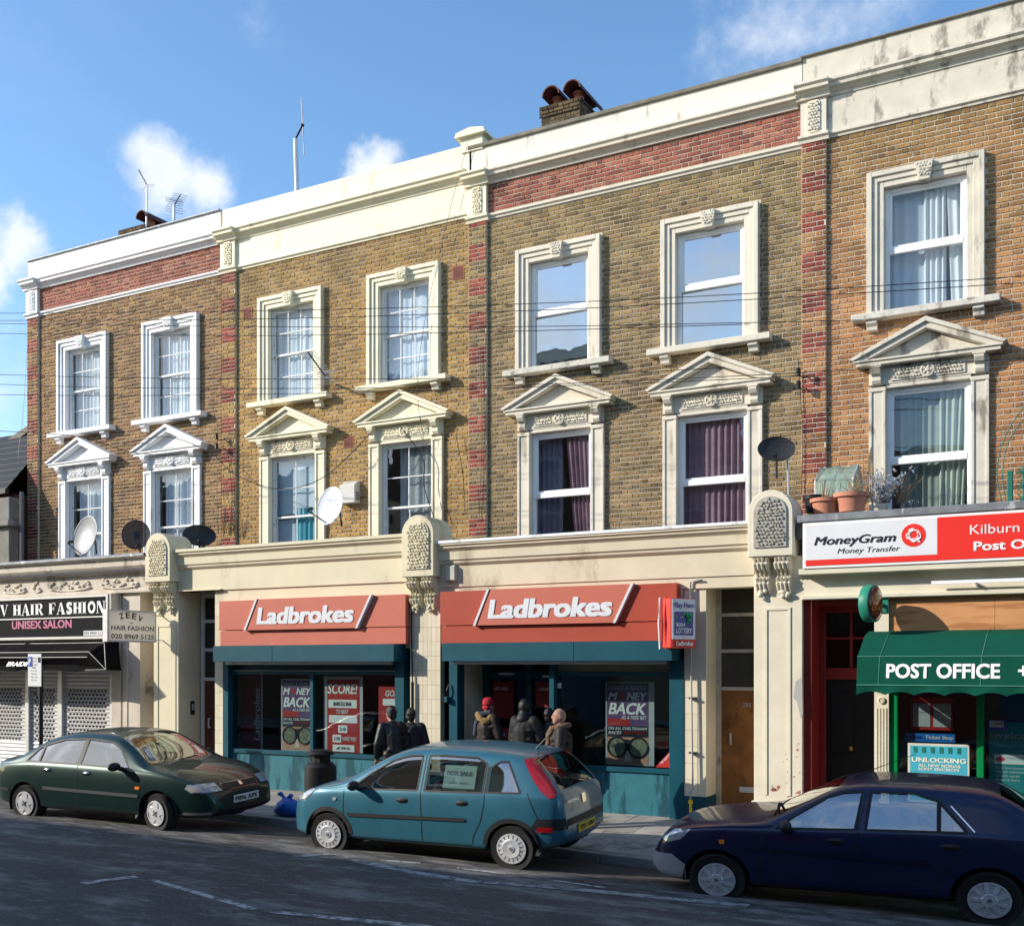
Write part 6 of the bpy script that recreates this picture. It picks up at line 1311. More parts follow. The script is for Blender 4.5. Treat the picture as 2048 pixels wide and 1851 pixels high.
# --- navy small hatchback on the right, nose to the left
fw = [.66, 3.10]; FP = paintmat('navy_paint', (.006, .012, .055), .25)
loc, ang, sc, pit = car_pose((1979, 1848), (1434, 1790), fw[0], fw[1], .79, True)
car, side, ribbon, patch, bvh = make_car('parked_car', 'navy blue hatchback in front of the post office', 3.82, 1.63,
    [(0, .58), (.03, .76), (.06, .93), (.10, .985), (.22, 1.08), (.48, 1.26), (.60, 1.315), (.72, 1.34), (1.1, 1.365), (1.5, 1.37), (1.80, 1.355), (1.98, 1.315), (2.2, 1.20), (2.5, 1.03), (2.62, .965), (2.70, .945), (3.0, .915), (3.35, .865), (3.58, .80), (3.70, .70), (3.78, .56), (3.82, .44)],
    [(0, .38), (.08, .30), (.4, .24), (1.0, .2), (2.7, .2), (3.4, .2), (3.7, .22), (3.82, .30)], [(0, .90), (1.0, .92), (2.2, .885), (3.0, .86), (3.82, .8)],
    [(0, .74), (.05, .84), (.15, .91), (.5, .97), (1.0, 1.0), (2.5, 1.0), (3.1, .98), (3.45, .91), (3.66, .80), (3.78, .66), (3.82, .54)], .36,
    [[(.86, .955), (1.06, .95), (1.06, 1.215)], [(1.10, .95), (1.70, .93), (1.66, 1.29), (1.30, 1.29), (1.10, 1.24)], [(1.82, .925), (2.50, .90), (2.34, 1.03), (2.06, 1.22), (1.92, 1.275), (1.76, 1.29)]],
    [(1.98, -.46), (2.58, -.60), (2.61, 0), (2.58, .60), (1.98, .46), (1.95, 0)], [(.12, -.55), (.56, -.47), (.56, .47), (.12, .55)], fw, .285, FP, loc, ang, R(-2.5), (sc, 1, .925), 1)
well(car, fw, .285, 1.63)
for x in fw:
    for s in (-1, 1): wheel(car, x, s * .705, .285, 'nine', s)
ribbon([(.84, .95), (1.08, 1.235), (1.30, 1.305), (1.68, 1.30), (1.72, .925)], .022, TRIM, 'window_seal', closed=True); ribbon([(1.80, .92), (1.75, 1.30), (1.92, 1.285), (2.07, 1.23), (2.36, 1.03), (2.53, .89)], .022, TRIM, 'window_seal', closed=True); ribbon([(1.08, .95), (1.08, 1.22)], .03, TRIM, 'pillar')
ribbon([(1.71, 1.32), (1.78, .92), (1.80, .55), (1.80, .28)], .009, TRIM, 'door_seam'); ribbon([(2.66, .86), (2.68, .26)], .009, TRIM, 'door_seam'); ribbon([(.76, .92), (.82, .84), (1.0, .62), (1.10, .46), (1.12, .30)], .009, TRIM, 'door_seam'); ribbon([(1.12, .27), (2.68, .27)], .008, TRIM, 'door_seam')
ribbon([(1.15, .62), (2.78, .66)], .04, M('navy_strip', (.008, .011, .03), .35), 'rub_strip', off=.014); ribbon([(.98, 1.20), (.78, .96)], .012, CHROME, 'seal_trim', off=.012)
for s in (-1, 1):
    patch([(3.40, .22), (3.80, .30), (3.80, .50), (3.56, .52), (3.42, .42)], 'side', M('grey_bumper', (.30, .32, .35), .55, .1), 'bumper', .012, s); patch([(.0, .36), (.34, .30), (.36, .56), (.02, .56)], 'side', MATS['grey_bumper'], 'bumper', .012, s)
    patch([(3.02, .69), (3.07, .685), (3.075, .73), (3.02, .735)], 'side', OLAMP, 'side_repeater', .012, s); patch([(3.46, .70), (3.62, .64), (3.69, .68), (3.54, .79), (3.36, .82)], 'side', CLAMP, 'headlight', .008, s)
patch([(-.6, .25), (.6, .25), (.62, .50), (-.62, .50)], 'front', MATS['grey_bumper'], 'bumper', .012); handle(car, side, 1.98, .79); handle(car, side, 1.18 - .2, .80); mirror(car, side, 2.44, .91, BLACK)
plate(car, -.004, .5, 'YELLOW'[:0] or 'R', YEL, -1) if False else None
MB().tube([(1.95, 0, 1.33), (1.60, 0, 1.5), (1.30, .0, 1.64)], [.010, .004, .003], 6).build('aerial', BLACK, car, local=True)
# ------------------------------------------------------------------ people
def remesh(mb, name, mat, parent, vox=.014, smooth=4):
    me = mb.mesh(name, mat); o = bpy.data.objects.new(name, me); COL.objects.link(o)
    r = o.modifiers.new('r', 'REMESH'); r.mode = 'VOXEL'; r.voxel_size = vox; r.use_smooth_shade = True
    s = o.modifiers.new('s', 'SMOOTH'); s.factor = .5; s.iterations = smooth
    dg = bpy.context.evaluated_depsgraph_get(); m2 = bpy.data.meshes.new_from_object(o.evaluated_get(dg)); o.modifiers.clear(); o.data = m2
    if not m2.materials: m2.materials.append(mat)
    m2.polygons.foreach_set('use_smooth', [True] * len(m2.polygons)); bpy.data.meshes.remove(me); o.parent = parent; return o
def cap(mb, pts, rr):
    for (a, ra), (b, rb) in zip(zip(pts, rr), list(zip(pts, rr))[1:]): mb.tube([a, b], [ra, rb], 12)
    for p, r in zip(pts, rr): mb.ball(p, r, None, None, 12, 8)
SKIN = M('skin', (.36, .205, .15), .55, .08, 20, .05)
def person(label, loc, rz, h, jacket, legs, hood=None, hair=None, arms=((.25, -.04, 1.12), (.23, -.16, .92)), head_tilt=(0, 0), longcoat=False, seed=0, scarf=None, hat=None, bulk=1.0, tilt=0.0):
    p = thing('person', label, 'person', loc, rot=(tilt, 0, rz)); k = h / 1.72; p.scale = (k, k, k)
    hx, hy = head_tilt; hc = (hx, -.015 + hy, 1.60)
    b = MB()
    b.ball(hc, .076, .096, .112, 18, 14); b.ball((hc[0], hc[1] - .035, hc[2] - .055), .058, .062, .062, 14, 10); b.ball((hc[0], hc[1] - .10, hc[2] - .015), .013, .022, .024, 8, 6); b.ball((hc[0], hc[1] - .088, hc[2] + .025), .05, .012, .012, 8, 6); b.ball((hc[0], hc[1] - .088, hc[2] - .055), .026, .014, .011, 8, 6); b.ball((hc[0], hc[1] - .078, hc[2] - .095), .024, .022, .018, 8, 6)
    for s in (-1, 1): b.ball((hc[0] + s * .078, hc[1] + .012, hc[2] - .01), .012, .022, .032, 8, 6)
    cap(b, [(hx * .6, 0, 1.50), (0, .01, 1.40)], [.055, .065]); b.ball((0, 0, 1.25), .15, .10, .19); b.ball((0, 0, 1.0), .14, .10, .14)
    for s in (-1, 1):
        el, wr = [(s * q[0], q[1], q[2]) for q in arms]; cap(b, [(s * .165, 0, 1.385), el, wr], [.05, .042, .03])
        d = (Vector(wr) - Vector(el)).normalized(); c = Vector(wr) + d * .055; b.ball(c, .036, .026, .045, 10, 8)
        for f in range(4):
            o = c + Vector(((f - 1.5) * .017, 0, 0)) + d * .03; cap(b, [o, o + d * .038 + Vector((0, -.008, 0)), o + d * (.058 - .006 * abs(f - 1.4)) + Vector((0, -.022, 0))], [.0092, .0086, .0075])
        cap(b, [c + Vector((-s * .03, -.005, 0)), c + Vector((-s * .045, -.022, 0)) + d * .022, c + Vector((-s * .038, -.035, 0)) + d * .042], [.011, .010, .008])
        cap(b, [(s * .09, 0, .93), (s * .10, -.02, .50), (s * .105, .02, .10)], [.075, .05, .038]); b.ball((s * .11, -.05, .04), .04, .10, .04, 10, 8)
    remesh(b, 'body', SKIN, p, .011, 2)
    e = MB()
    for s in (-1, 1): e.ball((hc[0] + s * .031, hc[1] - .083, hc[2] + .008), .012, .008, .007, 8, 6)
    e.build('eyes', M('eye_dark', (.03, .02, .018), .3), p, local=True)
    j = MB(); zl = .62 if longcoat else .82; u = bulk
    j.ball((0, .005, 1.30), .205 * u, .145 * u, .16, 16, 12); cap(j, [(0, .005, 1.25), (0, .005, 1.05), (0, .005, zl + .12)], [.175 * u, .165 * u, .17 * u]); j.ball((0, .01, 1.435), .10, .085, .055, 12, 8)
    j.ball((0, .005, zl + .12), .20 * u, .155 * u, .13, 16, 10)
    for s in (-1, 1):
        el, wr = [(s * q[0], q[1], q[2]) for q in arms]; cap(j, [(s * .165, 0, 1.385), el, wr], [.088 * u, .074 * u, .056 * u]); j.ball((s * .155, 0, 1.40), .085, .085, .07)
    rr_ = random.Random(seed)
    for t in range(26): a = rr_.uniform(0, 6.28); zz = rr_.uniform(zl + .05, 1.40); j.ball((.17 * u * math.cos(a), .125 * u * math.sin(a), zz), .07, .05, .028, 8, 6)
    remesh(j, 'jacket', jacket, p, .014, 3)
    t_ = MB()
    for s in (-1, 1): cap(t_, [(s * .09, 0, .92), (s * .10, -.02, .50), (s * .105, .015, .12)], [.105, .075, .062])
    t_.ball((0, 0, .93), .175, .125, .11); remesh(t_, 'trousers', legs, p, .016, 2)
    for s in (-1, 1): q = MB(); q.ball((s * .11, -.05, .05), .05, .125, .05, 12, 8); q.build('shoe', BLACK, p, local=True, smooth=True)
    if hood:
        q = MB(); q.ball((hc[0], hc[1] + .02, hc[2] + .015), .098, .108, .122, 16, 12); cap(q, [(hc[0], .03, 1.50), (0, .05, 1.42)], [.085, .11]); o = remesh(q, 'hood', hood, p, .012, 2)
        # open the face
        bm = bmesh.new(); bm.from_mesh(o.data); bmesh.ops.delete(bm, geom=[f for f in bm.faces if (lambda c: c.y < hc[1] - .045 and abs(c.x - hc[0]) < .07 and c.z > 1.47)(f.calc_center_median())], context='FACES'); bm.to_mesh(o.data); bm.free()
    if hair:
        q = MB(); q.ball((hc[0], hc[1] + .018, hc[2] + .022), .086, .098, .108, 16, 12); q.ball((hc[0], hc[1] + .06, hc[2] - .03), .075, .05, .09)
        for t in range(30): a = rr_.uniform(0, 6.28); e2 = rr_.uniform(-.2, 1.4); q.ball((hc[0] + .082 * math.cos(a) * math.cos(e2), hc[1] + .02 + .092 * math.sin(a) * math.cos(e2), hc[2] + .022 + .10 * math.sin(e2)), .022, .022, .018, 6, 5)
        o = remesh(q, 'hair', hair, p, .012, 2); bm = bmesh.new(); bm.from_mesh(o.data); bmesh.ops.delete(bm, geom=[f for f in bm.faces if (lambda c: c.y < hc[1] - .05 and c.z < hc[2] + .055)(f.calc_center_median())], context='FACES'); bm.to_mesh(o.data); bm.free()
    if hat:
        q = MB(); q.lathe([(.10, 0), (.104, .03), (.098, .08), (.075, .115), (.04, .13), (.0, .133)], (hc[0], hc[1] + .008, hc[2] + .015), 18); q.ball((hc[0], hc[1] + .05, hc[2] - .02), .085, .06, .06); q.build('hat', hat, p, local=True, smooth=True)
    if scarf:
        q = MB(); q.tube([(.11 * math.cos(a) + 0, .02 + .10 * math.sin(a), 1.455 + .02 * math.sin(a)) for a in [2 * math.pi * i / 16 for i in range(17)]], .045, 8, False); q.tube([(-.02, -.11, 1.45), (-.04, -.17, 1.33), (-.05, -.18, 1.18), (-.06, -.17, 1.05)], [.045, .05, .05, .045], 8); q.tube([(.03, -.11, 1.44), (.05, -.165, 1.32), (.045, -.17, 1.2)], [.04, .045, .04], 8)
        remesh(q, 'scarf', scarf, p, .012, 1)
    return p
BJ = M('black_puffer', (.012, .012, .014), .38, .2, 9, .5, 26); DJ = M('charcoal_jacket', (.014, .014, .015), .65, .2, 8, .4, 40); BRJ = M('dark_brown_jacket', (.022, .016, .014), .6, .25, 8, .4, 36); JN = M('dark_jeans', (.02, .022, .032), .85, .15)
def stand(px, Y): q = at(px, 1400, Y); return (q.x, Y, zpave(q.x, Y))
person('dark haired person in a shiny black jacket walking past the betting shop', stand(796, -2.95), R(-120), 1.62, BJ, JN, hair=M('black_hair', (.012, .010, .009), .5, .2, 40, .4, 60), seed=3, tilt=R(9))
person('shorter person in black close behind the one in the shiny jacket', stand(820, -2.6), R(-150), 1.56, DJ, JN, hair=MATS['black_hair'], seed=5, bulk=1.12, tilt=R(10))
person('person in a red patterned hat and fur collared brown coat at the entrance', stand(975, -1.75), R(160), 1.66, BRJ, JN, hat=M('red_hat', (.35, .015, .025), .8, .1, 30, .3, dirt=((.55, .5, .5), .68, .03, (30, 30, 30))), head_tilt=(.02, -.03), longcoat=True, seed=7)
fc = bpy.data.objects['person.002']
q = MB()
for t in range(40): a = t * 2 * math.pi / 40; q.ball((.13 * math.cos(a), .05 + .11 * math.sin(a), 1.41 + .05 * math.sin(2 * a) + rnd.uniform(-.02, .02)), .055, .05, .05, 7, 5)
remesh(q, 'fur_collar', M('tan_fur', (.26, .17, .075), .95, .3, 30, .8, 50), fc, .014, 1)
q = MB(); q.tube([(-.12, .02, 1.50), (.02, .13, 1.47), (.13, .12, 1.32), (.17, .12, 1.12)], [.05, .055, .05, .045], 8); remesh(q, 'scarf', M('blue_grey_scarf', (.05, .06, .09), .9, .2, 20, .4), fc, .014, 1)
person('person in a black hooded jacket seen from behind at the entrance', stand(1050, -2.25), R(172), 1.70, DJ, JN, hood=M('black_hood', (.012, .012, .013), .4, .2, 12, .4), seed=9, bulk=1.1)
person('dark figure standing in the shade of the betting shop entrance', stand(1098, -2.1), R(200), 1.56, DJ, JN, hair=MATS['black_hair'], seed=11)
person('bald man in a dark jacket and brown scarf facing left', stand(1121, -3.0), R(-62), 1.66, BRJ, JN, scarf=M('brown_scarf', (.14, .085, .05), .9, .25, 30, .5, 60), seed=13, arms=((.24, -.02, 1.12), (.22, -.12, .90)))

# ------------------------------------------------------------------ street furniture
bp_ = at(641, 1560, -2.45); bx, by, bz_ = bp_.x, -2.45, zpave(bp_.x, -2.45); zt_ = at(641, 1497, -2.45).z - bz_
bn = thing('litter_bin', 'black round litter bin with a hooded lid on the pavement', 'bin', (bx, by, bz_)); BINM = M('bin_plastic', (.014, .014, .015), .42, .15, 8, .12, 30)
q = MB(); q.lathe([(.20, 0), (.25, .03), (.265, .3), (.255, zt_ * .66), (.20, zt_ * .74), (.165, zt_ * .76)], (0, 0, 0), 28); q.build('body', BINM, bn, smooth='auto', local=True)
q = MB()
for k in range(4): a = k * math.pi / 2 + .5; q.box(.12 * math.cos(a) - .03, .12 * math.cos(a) + .03, .12 * math.sin(a) - .03, .12 * math.sin(a) + .03, zt_ * .74, zt_ * .90)
q.lathe([(.14, zt_ * .72), (.14, zt_ * .9)], (0, 0, 0), 20); q.build('neck', BLACK, bn, local=True)
q = MB(); q.lathe([(.16, zt_ * .88), (.215, zt_ * .89), (.225, zt_ * .915), (.205, zt_ * .95), (.15, zt_ * .985), (.0, zt_)], (0, 0, 0), 28); q.build('lid', BINM, bn, smooth='auto', local=True)
g_ = at(577, 1600, KERB + .25); bg_ = thing('rubbish_bag', 'blue plastic rubbish bag by the kerb', 'bag', (g_.x, KERB + .25, zgut(g_.x) + .11))
q = MB(); q.ball((0, 0, .17), .22, .17, .17, 16, 12); q.ball((.12, .02, .13), .13, .12, .13); q.ball((-.13, 0, .12), .13, .12, .11); q.tube([(-.05, 0, .30), (-.10, 0, .37), (-.18, .01, .43)], [.05, .025, .05], 8); q.tube([(-.05, 0, .3), (.02, .0, .38), (.06, 0, .41)], [.04, .03, .045], 8)
q.v = [(x_, y_, z_ * .78) for x_, y_, z_ in q.v]; o = remesh(q, 'bag', M('blue_polythene', (.012, .11, .42), .28, .2, 6, .9, 14), bg_, .014, 1)
pp_ = at(71, 1340, -3.85); psn = thing('parking_sign', 'white parking sign on a dark post in front of the salon shutters', 'sign', (pp_.x, -3.85, zpave(pp_.x, -3.85))); b0 = zpave(pp_.x, -3.85); zt2 = at(71, 1307, -3.85).z; zb2 = at(71, 1372, -3.85).z; xw = abs(at(85, 1340, -3.85).x - at(58, 1340, -3.85).x) / 2
MB().tube([(pp_.x + .08, -3.80, b0), (pp_.x + .08, -3.80, zt2 - .25)], .038, 10).build('post', M('dark_post', (.02, .021, .023), .5, .1), psn); MB().box(pp_.x - xw, pp_.x + xw, -3.87, -3.86, zb2, zt2).build('plate', M('sign_plate', (.70, .72, .74), .4, .03), psn, bevel=.004); MB().box(pp_.x + .06, pp_.x + .12, -3.86, -3.79, zb2 - .16, zb2 + .2).build('bracket', BLACK, psn)
MB().box(pp_.x - xw + .02, pp_.x - xw + .12, -3.876, -3.87, zt2 - .22, zt2 - .05).build('blue_panel', M('parking_blue', (.03, .12, .50), .4), psn); lettering('P', WHITE, (pp_.x - xw + .04, -3.876, zt2 - .19), XR, ZU, .055, .11, psn, bold=.03); MB().box(pp_.x + xw - .08, pp_.x + xw - .02, -3.876, -3.87, zt2 - .15, zt2 - .06).build('dark_panel', BLACK, psn)
for k, s in enumerate(('Resident', 'permit', 'holders', 'or', 'Pay at meter', 'Display ticket', 'Mon - Fri', '8.30am - 6.30pm')):
    ww = xw * (1.0 if len(s) > 8 else .7); zz = zt2 - .07 - k * (zt2 - zb2 - .12) / 8.2; lettering(s, INK, (pp_.x - ww / 2 + (.03 if k < 3 else 0), -3.871, zz - .02), XR, ZU, ww * .9, .028, psn)

# ------------------------------------------------------------------ dishes, aerials, wires
def dish(label, c, t, el, w_, h, mat, arm=(.0, -.42, -.28), foot=None, mesh=False, txt=None):
    d = thing('satellite_dish', label, 'satellite dish', c, 'satellite dishes', rot=(-R(el), 0, R(t))); n, m = 28, 6; mb = MB(); vs = []
    for s in (0, .006):
        for j in range(m + 1):
            r = j / m
            for k in range(n): a = 2 * math.pi * k / n; vs.append((w_ / 2 * r * math.cos(a), .10 * w_ * r * r * -1 + s, h / 2 * r * math.sin(a)))
    N_ = (m + 1) * n
    mb.add(vs, [(s * N_ + j * n + k, s * N_ + j * n + (k + 1) % n, s * N_ + (j + 1) * n + (k + 1) % n, s * N_ + (j + 1) * n + k) for s in (0, 1) for j in range(m) for k in range(n)]); mb.build('reflector', mat, d, local=True, smooth=True)
    MB().tube([(w_ / 2 * math.cos(2 * math.pi * k / 28), -.10 * w_, h / 2 * math.sin(2 * math.pi * k / 28)) for k in range(29)], .008, 5, False).build('rim', mat, d, local=True)
    MB().tube([(0, -.08, -h / 2 + .02), arm], .011, 6).build('arm', BLACK, d, local=True); MB().tube([arm, (arm[0], arm[1] + .03, arm[2] + .05), (arm[0], arm[1] + .09, arm[2] + .07)], [.022, .026, .03], 8).build('receiver', BLACK, d, local=True)
    MB().box(-.05, .05, .0, .10, -.08, .08).tube([(0, .05, 0), (.02, .18, -.05), (.02, .26, -.30)], .018, 6).build('mount', M('dark_steel', (.06, .06, .065), .5, .1, metal=.4), d, local=True)
    if txt: lettering(txt, M('blue_print', (.05, .12, .45), .5), (-.14, -.035, .09), XR, ZU, .30, .06, d, local=True, lift=.02)
    return d
def gmesh(name, col, dens):
    m = M(name, col, .5, .05); t = m.node_tree; n = t.nodes; l = t.links; b = n['Principled BSDF']; g = n.new('ShaderNodeBsdfTransparent'); x = n.new('ShaderNodeMixShader'); x.inputs[0].default_value = dens
    l.new(g.outputs[0], x.inputs[1]); l.new(b.outputs[0], x.inputs[2]); l.new(x.outputs[0], n['Material Output'].inputs[0]); return m
SD = M('silver_dish', (.24, .25, .26), .45, .08, 4, .03, metal=.2); MD = gmesh('perforated_dish', (.05, .05, .055), .75); WD = M('white_dish', (.66, .70, .76), .4, .05); DD = gmesh('dark_dish', (.03, .032, .036), .92)
dish('large silver oval satellite dish on the salon roof', at(176, 1073, -.9), -4, 12, .74, .84, SD)
dish('grey perforated satellite dish in the middle of the salon roof', at(273, 1070, -.8), 35, 5, .56, .60, MD, (.05, -.2, -.3))
dish('dark satellite dish behind the leftmost console', at(398, 1073, -.9), 50, 18, .62, .44, DD, (-.02, -.2, -.2))
dish('white satellite dish with blue print on the yellow brick house', at(665, 1013, -.8), -10, 10, .66, .70, WD, (-.12, -.45, -.2), txt='MONDIAL')
dish('dark grey satellite dish beside the post office roof', at(1552, 901, -1.0), 20, 22, .52, .40, DD, (-.03, -.2, -.22))
MB().tube([at(1575, 915, -.95), at(1577, 990, -.95)], .016, 6).build('pole', STEEL, bpy.data.objects['satellite_dish.004'])
# the dish stands on its pole: keep the pole upright in the place
def wire(label, pts, r=.0055, mat=BLACK, group='overhead wires', n=10):
    q = [at(*p) for p in pts]; out_ = []
    for i in range(len(q) - 1):
        p0, p1, p2, p3 = q[max(i - 1, 0)], q[i], q[i + 1], q[min(i + 2, len(q) - 1)]
        for k in range(n):
            t = k / n; out_.append(.5 * ((2 * p1) + (-p0 + p2) * t + (2 * p0 - 5 * p1 + 4 * p2 - p3) * t * t + (-p0 + 3 * p1 - 3 * p2 + p3) * t ** 3))
    out_.append(q[-1]); o = MB().tube(out_, r, 5).build('overhead_wire', mat); return tag(o, label, 'wire', group)
wire('topmost of the overhead wires crossing the upper windows', [(-60, 627, -3), (500, 622, -3), (1035, 608, -3), (1500, 587, -3), (2100, 549, -3)])
wire('second overhead wire from the top crossing the upper windows', [(-60, 641, -3.2), (500, 638, -3.2), (1035, 622, -3.2), (1500, 599, -3.2), (2100, 562, -3.2)])
wire('third overhead wire from the top, ending at the right olive brick window', [(-60, 646, -2.6), (500, 653, -2.6), (1035, 653, -2.6), (1500, 645, -2.6), (1725, 640, -2.6)])
wire('fourth overhead wire from the top across the row', [(-60, 666, -2.8), (500, 671, -2.8), (1035, 662, -2.8), (1500, 648, -2.8)])
wire('fifth overhead wire, crossing the sills of the left houses', [(-60, 747, -3), (230, 755, -3), (700, 758, -3), (1100, 752, -3), (1450, 735, -3)])
wire('sixth overhead wire just under the window sills', [(-60, 766, -2.6), (230, 775, -2.6), (700, 776, -2.6), (1100, 768, -2.6), (1600, 745, -2.6), (2100, 712, -2.6)])
wire('seventh overhead wire, passing the pediment tips', [(-60, 788, -2.4), (230, 791, -2.4), (700, 785, -2.4), (1300, 765, -2.4), (1596, 752, -2.4)])
wire('cable looping from the insulator across the yellow brick wall', [(230, 893, -.3), (330, 873, -.3), (420, 905, -.3), (470, 948, -.3), (560, 978, -.3), (650, 952, -.3), (745, 862, -.3)], .008)
wire('cable running from the left edge to the insulator', [(-40, 860, -1.5), (150, 872, -1.2), (270, 905, -.8), (430, 912, -.25)], .007)
wire('cable hanging down the right window of the yellow brick house', [(800, 853, -.26), (845, 915, -.2), (848, 970, -.2), (868, 1035, -.2)], .008)
wire('thin cable dropping from the parapet of the cream house', [(935, 290, -.1), (900, 420, -.12), (850, 640, -.12), (835, 780, -.2), (848, 880, -.2)], .004)
wire('loose thin cable hanging at the left edge beside the row', [(54, 700, 0), (46, 830, 0), (36, 915, 0), (44, 937, 0)], .006, M('pale_cable', (.30, .30, .31), .6))
for k, (a, b) in enumerate((((960, 700), (958, 1040)), ((912, 870), (930, 1030)), ((455, 900), (462, 1060)), ((1596, 720), (1603, 990)))):
    wire(('cable down the red quoins left of the olive house', 'cable beside the wide console of the cream house', 'cable down the quoins left of the yellow house', 'black cable beside the insulators on the olive wall')[k], [(a[0], a[1], -.09), ((a[0] + b[0]) / 2 + 5, (a[1] + b[1]) / 2, -.09), (b[0], b[1], -.09)], .006)
ivy = thing('climbing_plant', 'bare dried climber at the foot of the left quoins', 'plant', at(455, 1060, -.1), 'dry plants'); q = MB()
for k in range(16):
    a = at(440 + rnd.uniform(-4, 30), 1066, -.12); pts = [a]; 
    for j in range(7): pts.append(pts[-1] + Vector((rnd.uniform(-.05, .045), rnd.uniform(-.02, .01), rnd.uniform(.06, .2) * (1 if k < 5 else .4))))
    q.tube(pts, [.008 * (1 - j / 9) for j in range(8)], 4)
q.build('stems', M('dead_stem', (.16, .12, .08), .9, .2), ivy)
def insulator(label, px, py, mir=1):
    t = thing('insulator', label, 'insulator', at(px, py, -.2), 'wall insulators'); 
    for dz in (-.09, .1):
        q = MB(); c = at(px, py, -.22) + Vector((0, 0, dz)); q.lathe([(.02, -.06), (.035, -.055), (.03, -.01), (.038, 0), (.03, .03), (.036, .05), (.015, .06)], c, 10); q.build('cup', BLACK, t)
        MB().tube([c + Vector((0, 0, -.05)), c + Vector((.07 * mir, .05, -.08)), c + Vector((.08 * mir, .20, -.02))], .010, 5).build('hook', BLACK, t)
insulator('pair of black insulators on the left quoins', 433, 882); insulator('pair of black insulators on the wall beside the right red quoins', 1597, 757)
def yagi(label, mast, boom, n, el, r=.012, refl=True, thick=None):
    t = thing('aerial', label, 'aerial', mast[0], 'roof aerials')
    if len(mast) > 1: MB().tube(mast, thick or .02, 7).build('mast', STEEL, t)
    b = MB(); b.tube(boom, r, 5); b.build('boom', BLACK, t); a0, a1 = Vector(boom[0]), Vector(boom[-1]); d = (a1 - a0).normalized(); s = d.cross(Vector((0, 0, 1))).normalized()
    for k in range(n): c = a0.lerp(a1, k / (n - 1)); MB().tube([c - s * el / 2, c + s * el / 2], .006, 4).build('element', STEEL, t)
    if refl:
        up = s.cross(d)
        for k in (-1, 1):
            for j in range(3): c = a0 + up * k * (.06 + .05 * j) - d * .02 * j; MB().tube([c - s * el * .6, c + s * el * .6], .006, 4).build('reflector_rod', STEEL, t)
    return t
a = at(292, 470, 3.5); bt = at(295, 372, 3.5); yagi('tall thin aerial by the left chimney', [a, bt], [bt, bt + Vector((-.10, -.20, .36))], 7, .20)
a = at(348, 440, 2.5); bt = at(349, 410, 2.5); yagi('short aerial with crossed rods on the white parapet', [a, bt], [bt, bt + Vector((.5, -.3, .03))], 6, .35, thick=.03)
a = at(594, 385, 1.5); bt = at(591, 278, 1.5); t = thing('aerial', 'tall silver mast with a whip aerial above the cream parapet', 'aerial', a, 'roof aerials'); MB().tube([a, bt], .045, 8).build('mast', STEEL, t); c2 = at(605, 251, 1.5); MB().tube([bt, c2], .02, 6).build('bracket', BLACK, t); MB().tube([at(608, 310, 1.5), at(606, 255, 1.5), at(603, 197, 1.5)], .014, 6).build('whip', M('pale_whip', (.62, .55, .55), .5), t); MB().ball(c2, .04).build('clamp', BLACK, t)
a = at(664, 765, -.05); b1 = at(650, 752, -.5); yagi('wall aerial slanting across the left window of the yellow house', [a, b1 + Vector((.05, .1, -.05)), b1], [b1, at(615, 703, -1.1)], 12, .34, .014)
# vents
vb = thing('vent_box', 'white flue box on the yellow brick wall', 'vent', at(697, 985, -.1)); c = at(697, 985, -.12); q = MB(); q.prism([(-.17, c.z - .2), (-.17, c.z + .14), (-.05, c.z + .22), (.0, c.z + .22), (0, c.z - .2)], 'x', c.x - .18, c.x + .18); q.build('cover', M('vent_white', (.60, .58, .55), .5, .08), vb, bevel=.01)
for k in range(4): MB().box(c.x + .181, c.x + .184, -.14, -.03, c.z - .14 + k * .04, c.z - .12 + k * .04).build('slot', BLACK, vb)
for px, py in ((496, 627), (917, 545), (698, 884)):
    c = at(px, py, 0); ab_ = MB(); ab_.box(c.x - .12, c.x + .12, -.014, .02, c.z - .115, c.z + .115); ab_ = ab_.build('air_brick', TERR, h2)
    q = MB()
    for i in range(5):
        for k in range(6): q.box(c.x - .095 + i * .04, c.x - .068 + i * .04, -.0155, -.013, c.z - .095 + k * .033, c.z - .075 + k * .033)
    q.build('air_brick_holes', DARK, ab_, kind='stuff')

# ------------------------------------------------------------------ things on the post office roof
def pot(label, px, py, r, h, mat, Y=-1.55):
    c = at(px, py, Y); t = thing('plant_pot', label, 'plant pot', c, 'pots on the post office roof'); q = MB(); q.lathe([(r * .72, 0), (r * .95, h * .78), (r * 1.08, h * .78), (r * 1.1, h), (r * .98, h), (r * .95, h * .85), (0, h * .85)], c, 22); q.build('pot', mat, t, smooth='auto'); return c
TC = M('clay_pot', (.52, .22, .14), .75, .1, 8, .15)
pot('left terracotta pot beside the plastic cover', 1651, 1030, .19, .22, TC); c = pot('right terracotta pot beside the plastic cover', 1703, 1024, .22, .25, TC); pot('black pot half hidden by the right console', 1628, 1026, .14, .24, BLACK, -1.35)
gh = thing('greenhouse', 'small greenhouse tent of green plastic sheet on the roof', 'greenhouse', at(1685, 1000, -1.0)); x0 = at(1637, 1000, -1.1).x; x1 = at(1712, 1000, -1.1).x; x2 = at(1737, 1000, -.6).x; zt_ = at(1685, 930, -1.0).z; zb_ = 4.15; ze = at(1640, 965, -1.1).z
GP = gmesh('green_polythene', (.28, .38, .32), .8); GP.node_tree.nodes['Principled BSDF'].inputs['Roughness'].default_value = .2; nb = 16; q = MB(); vs = []
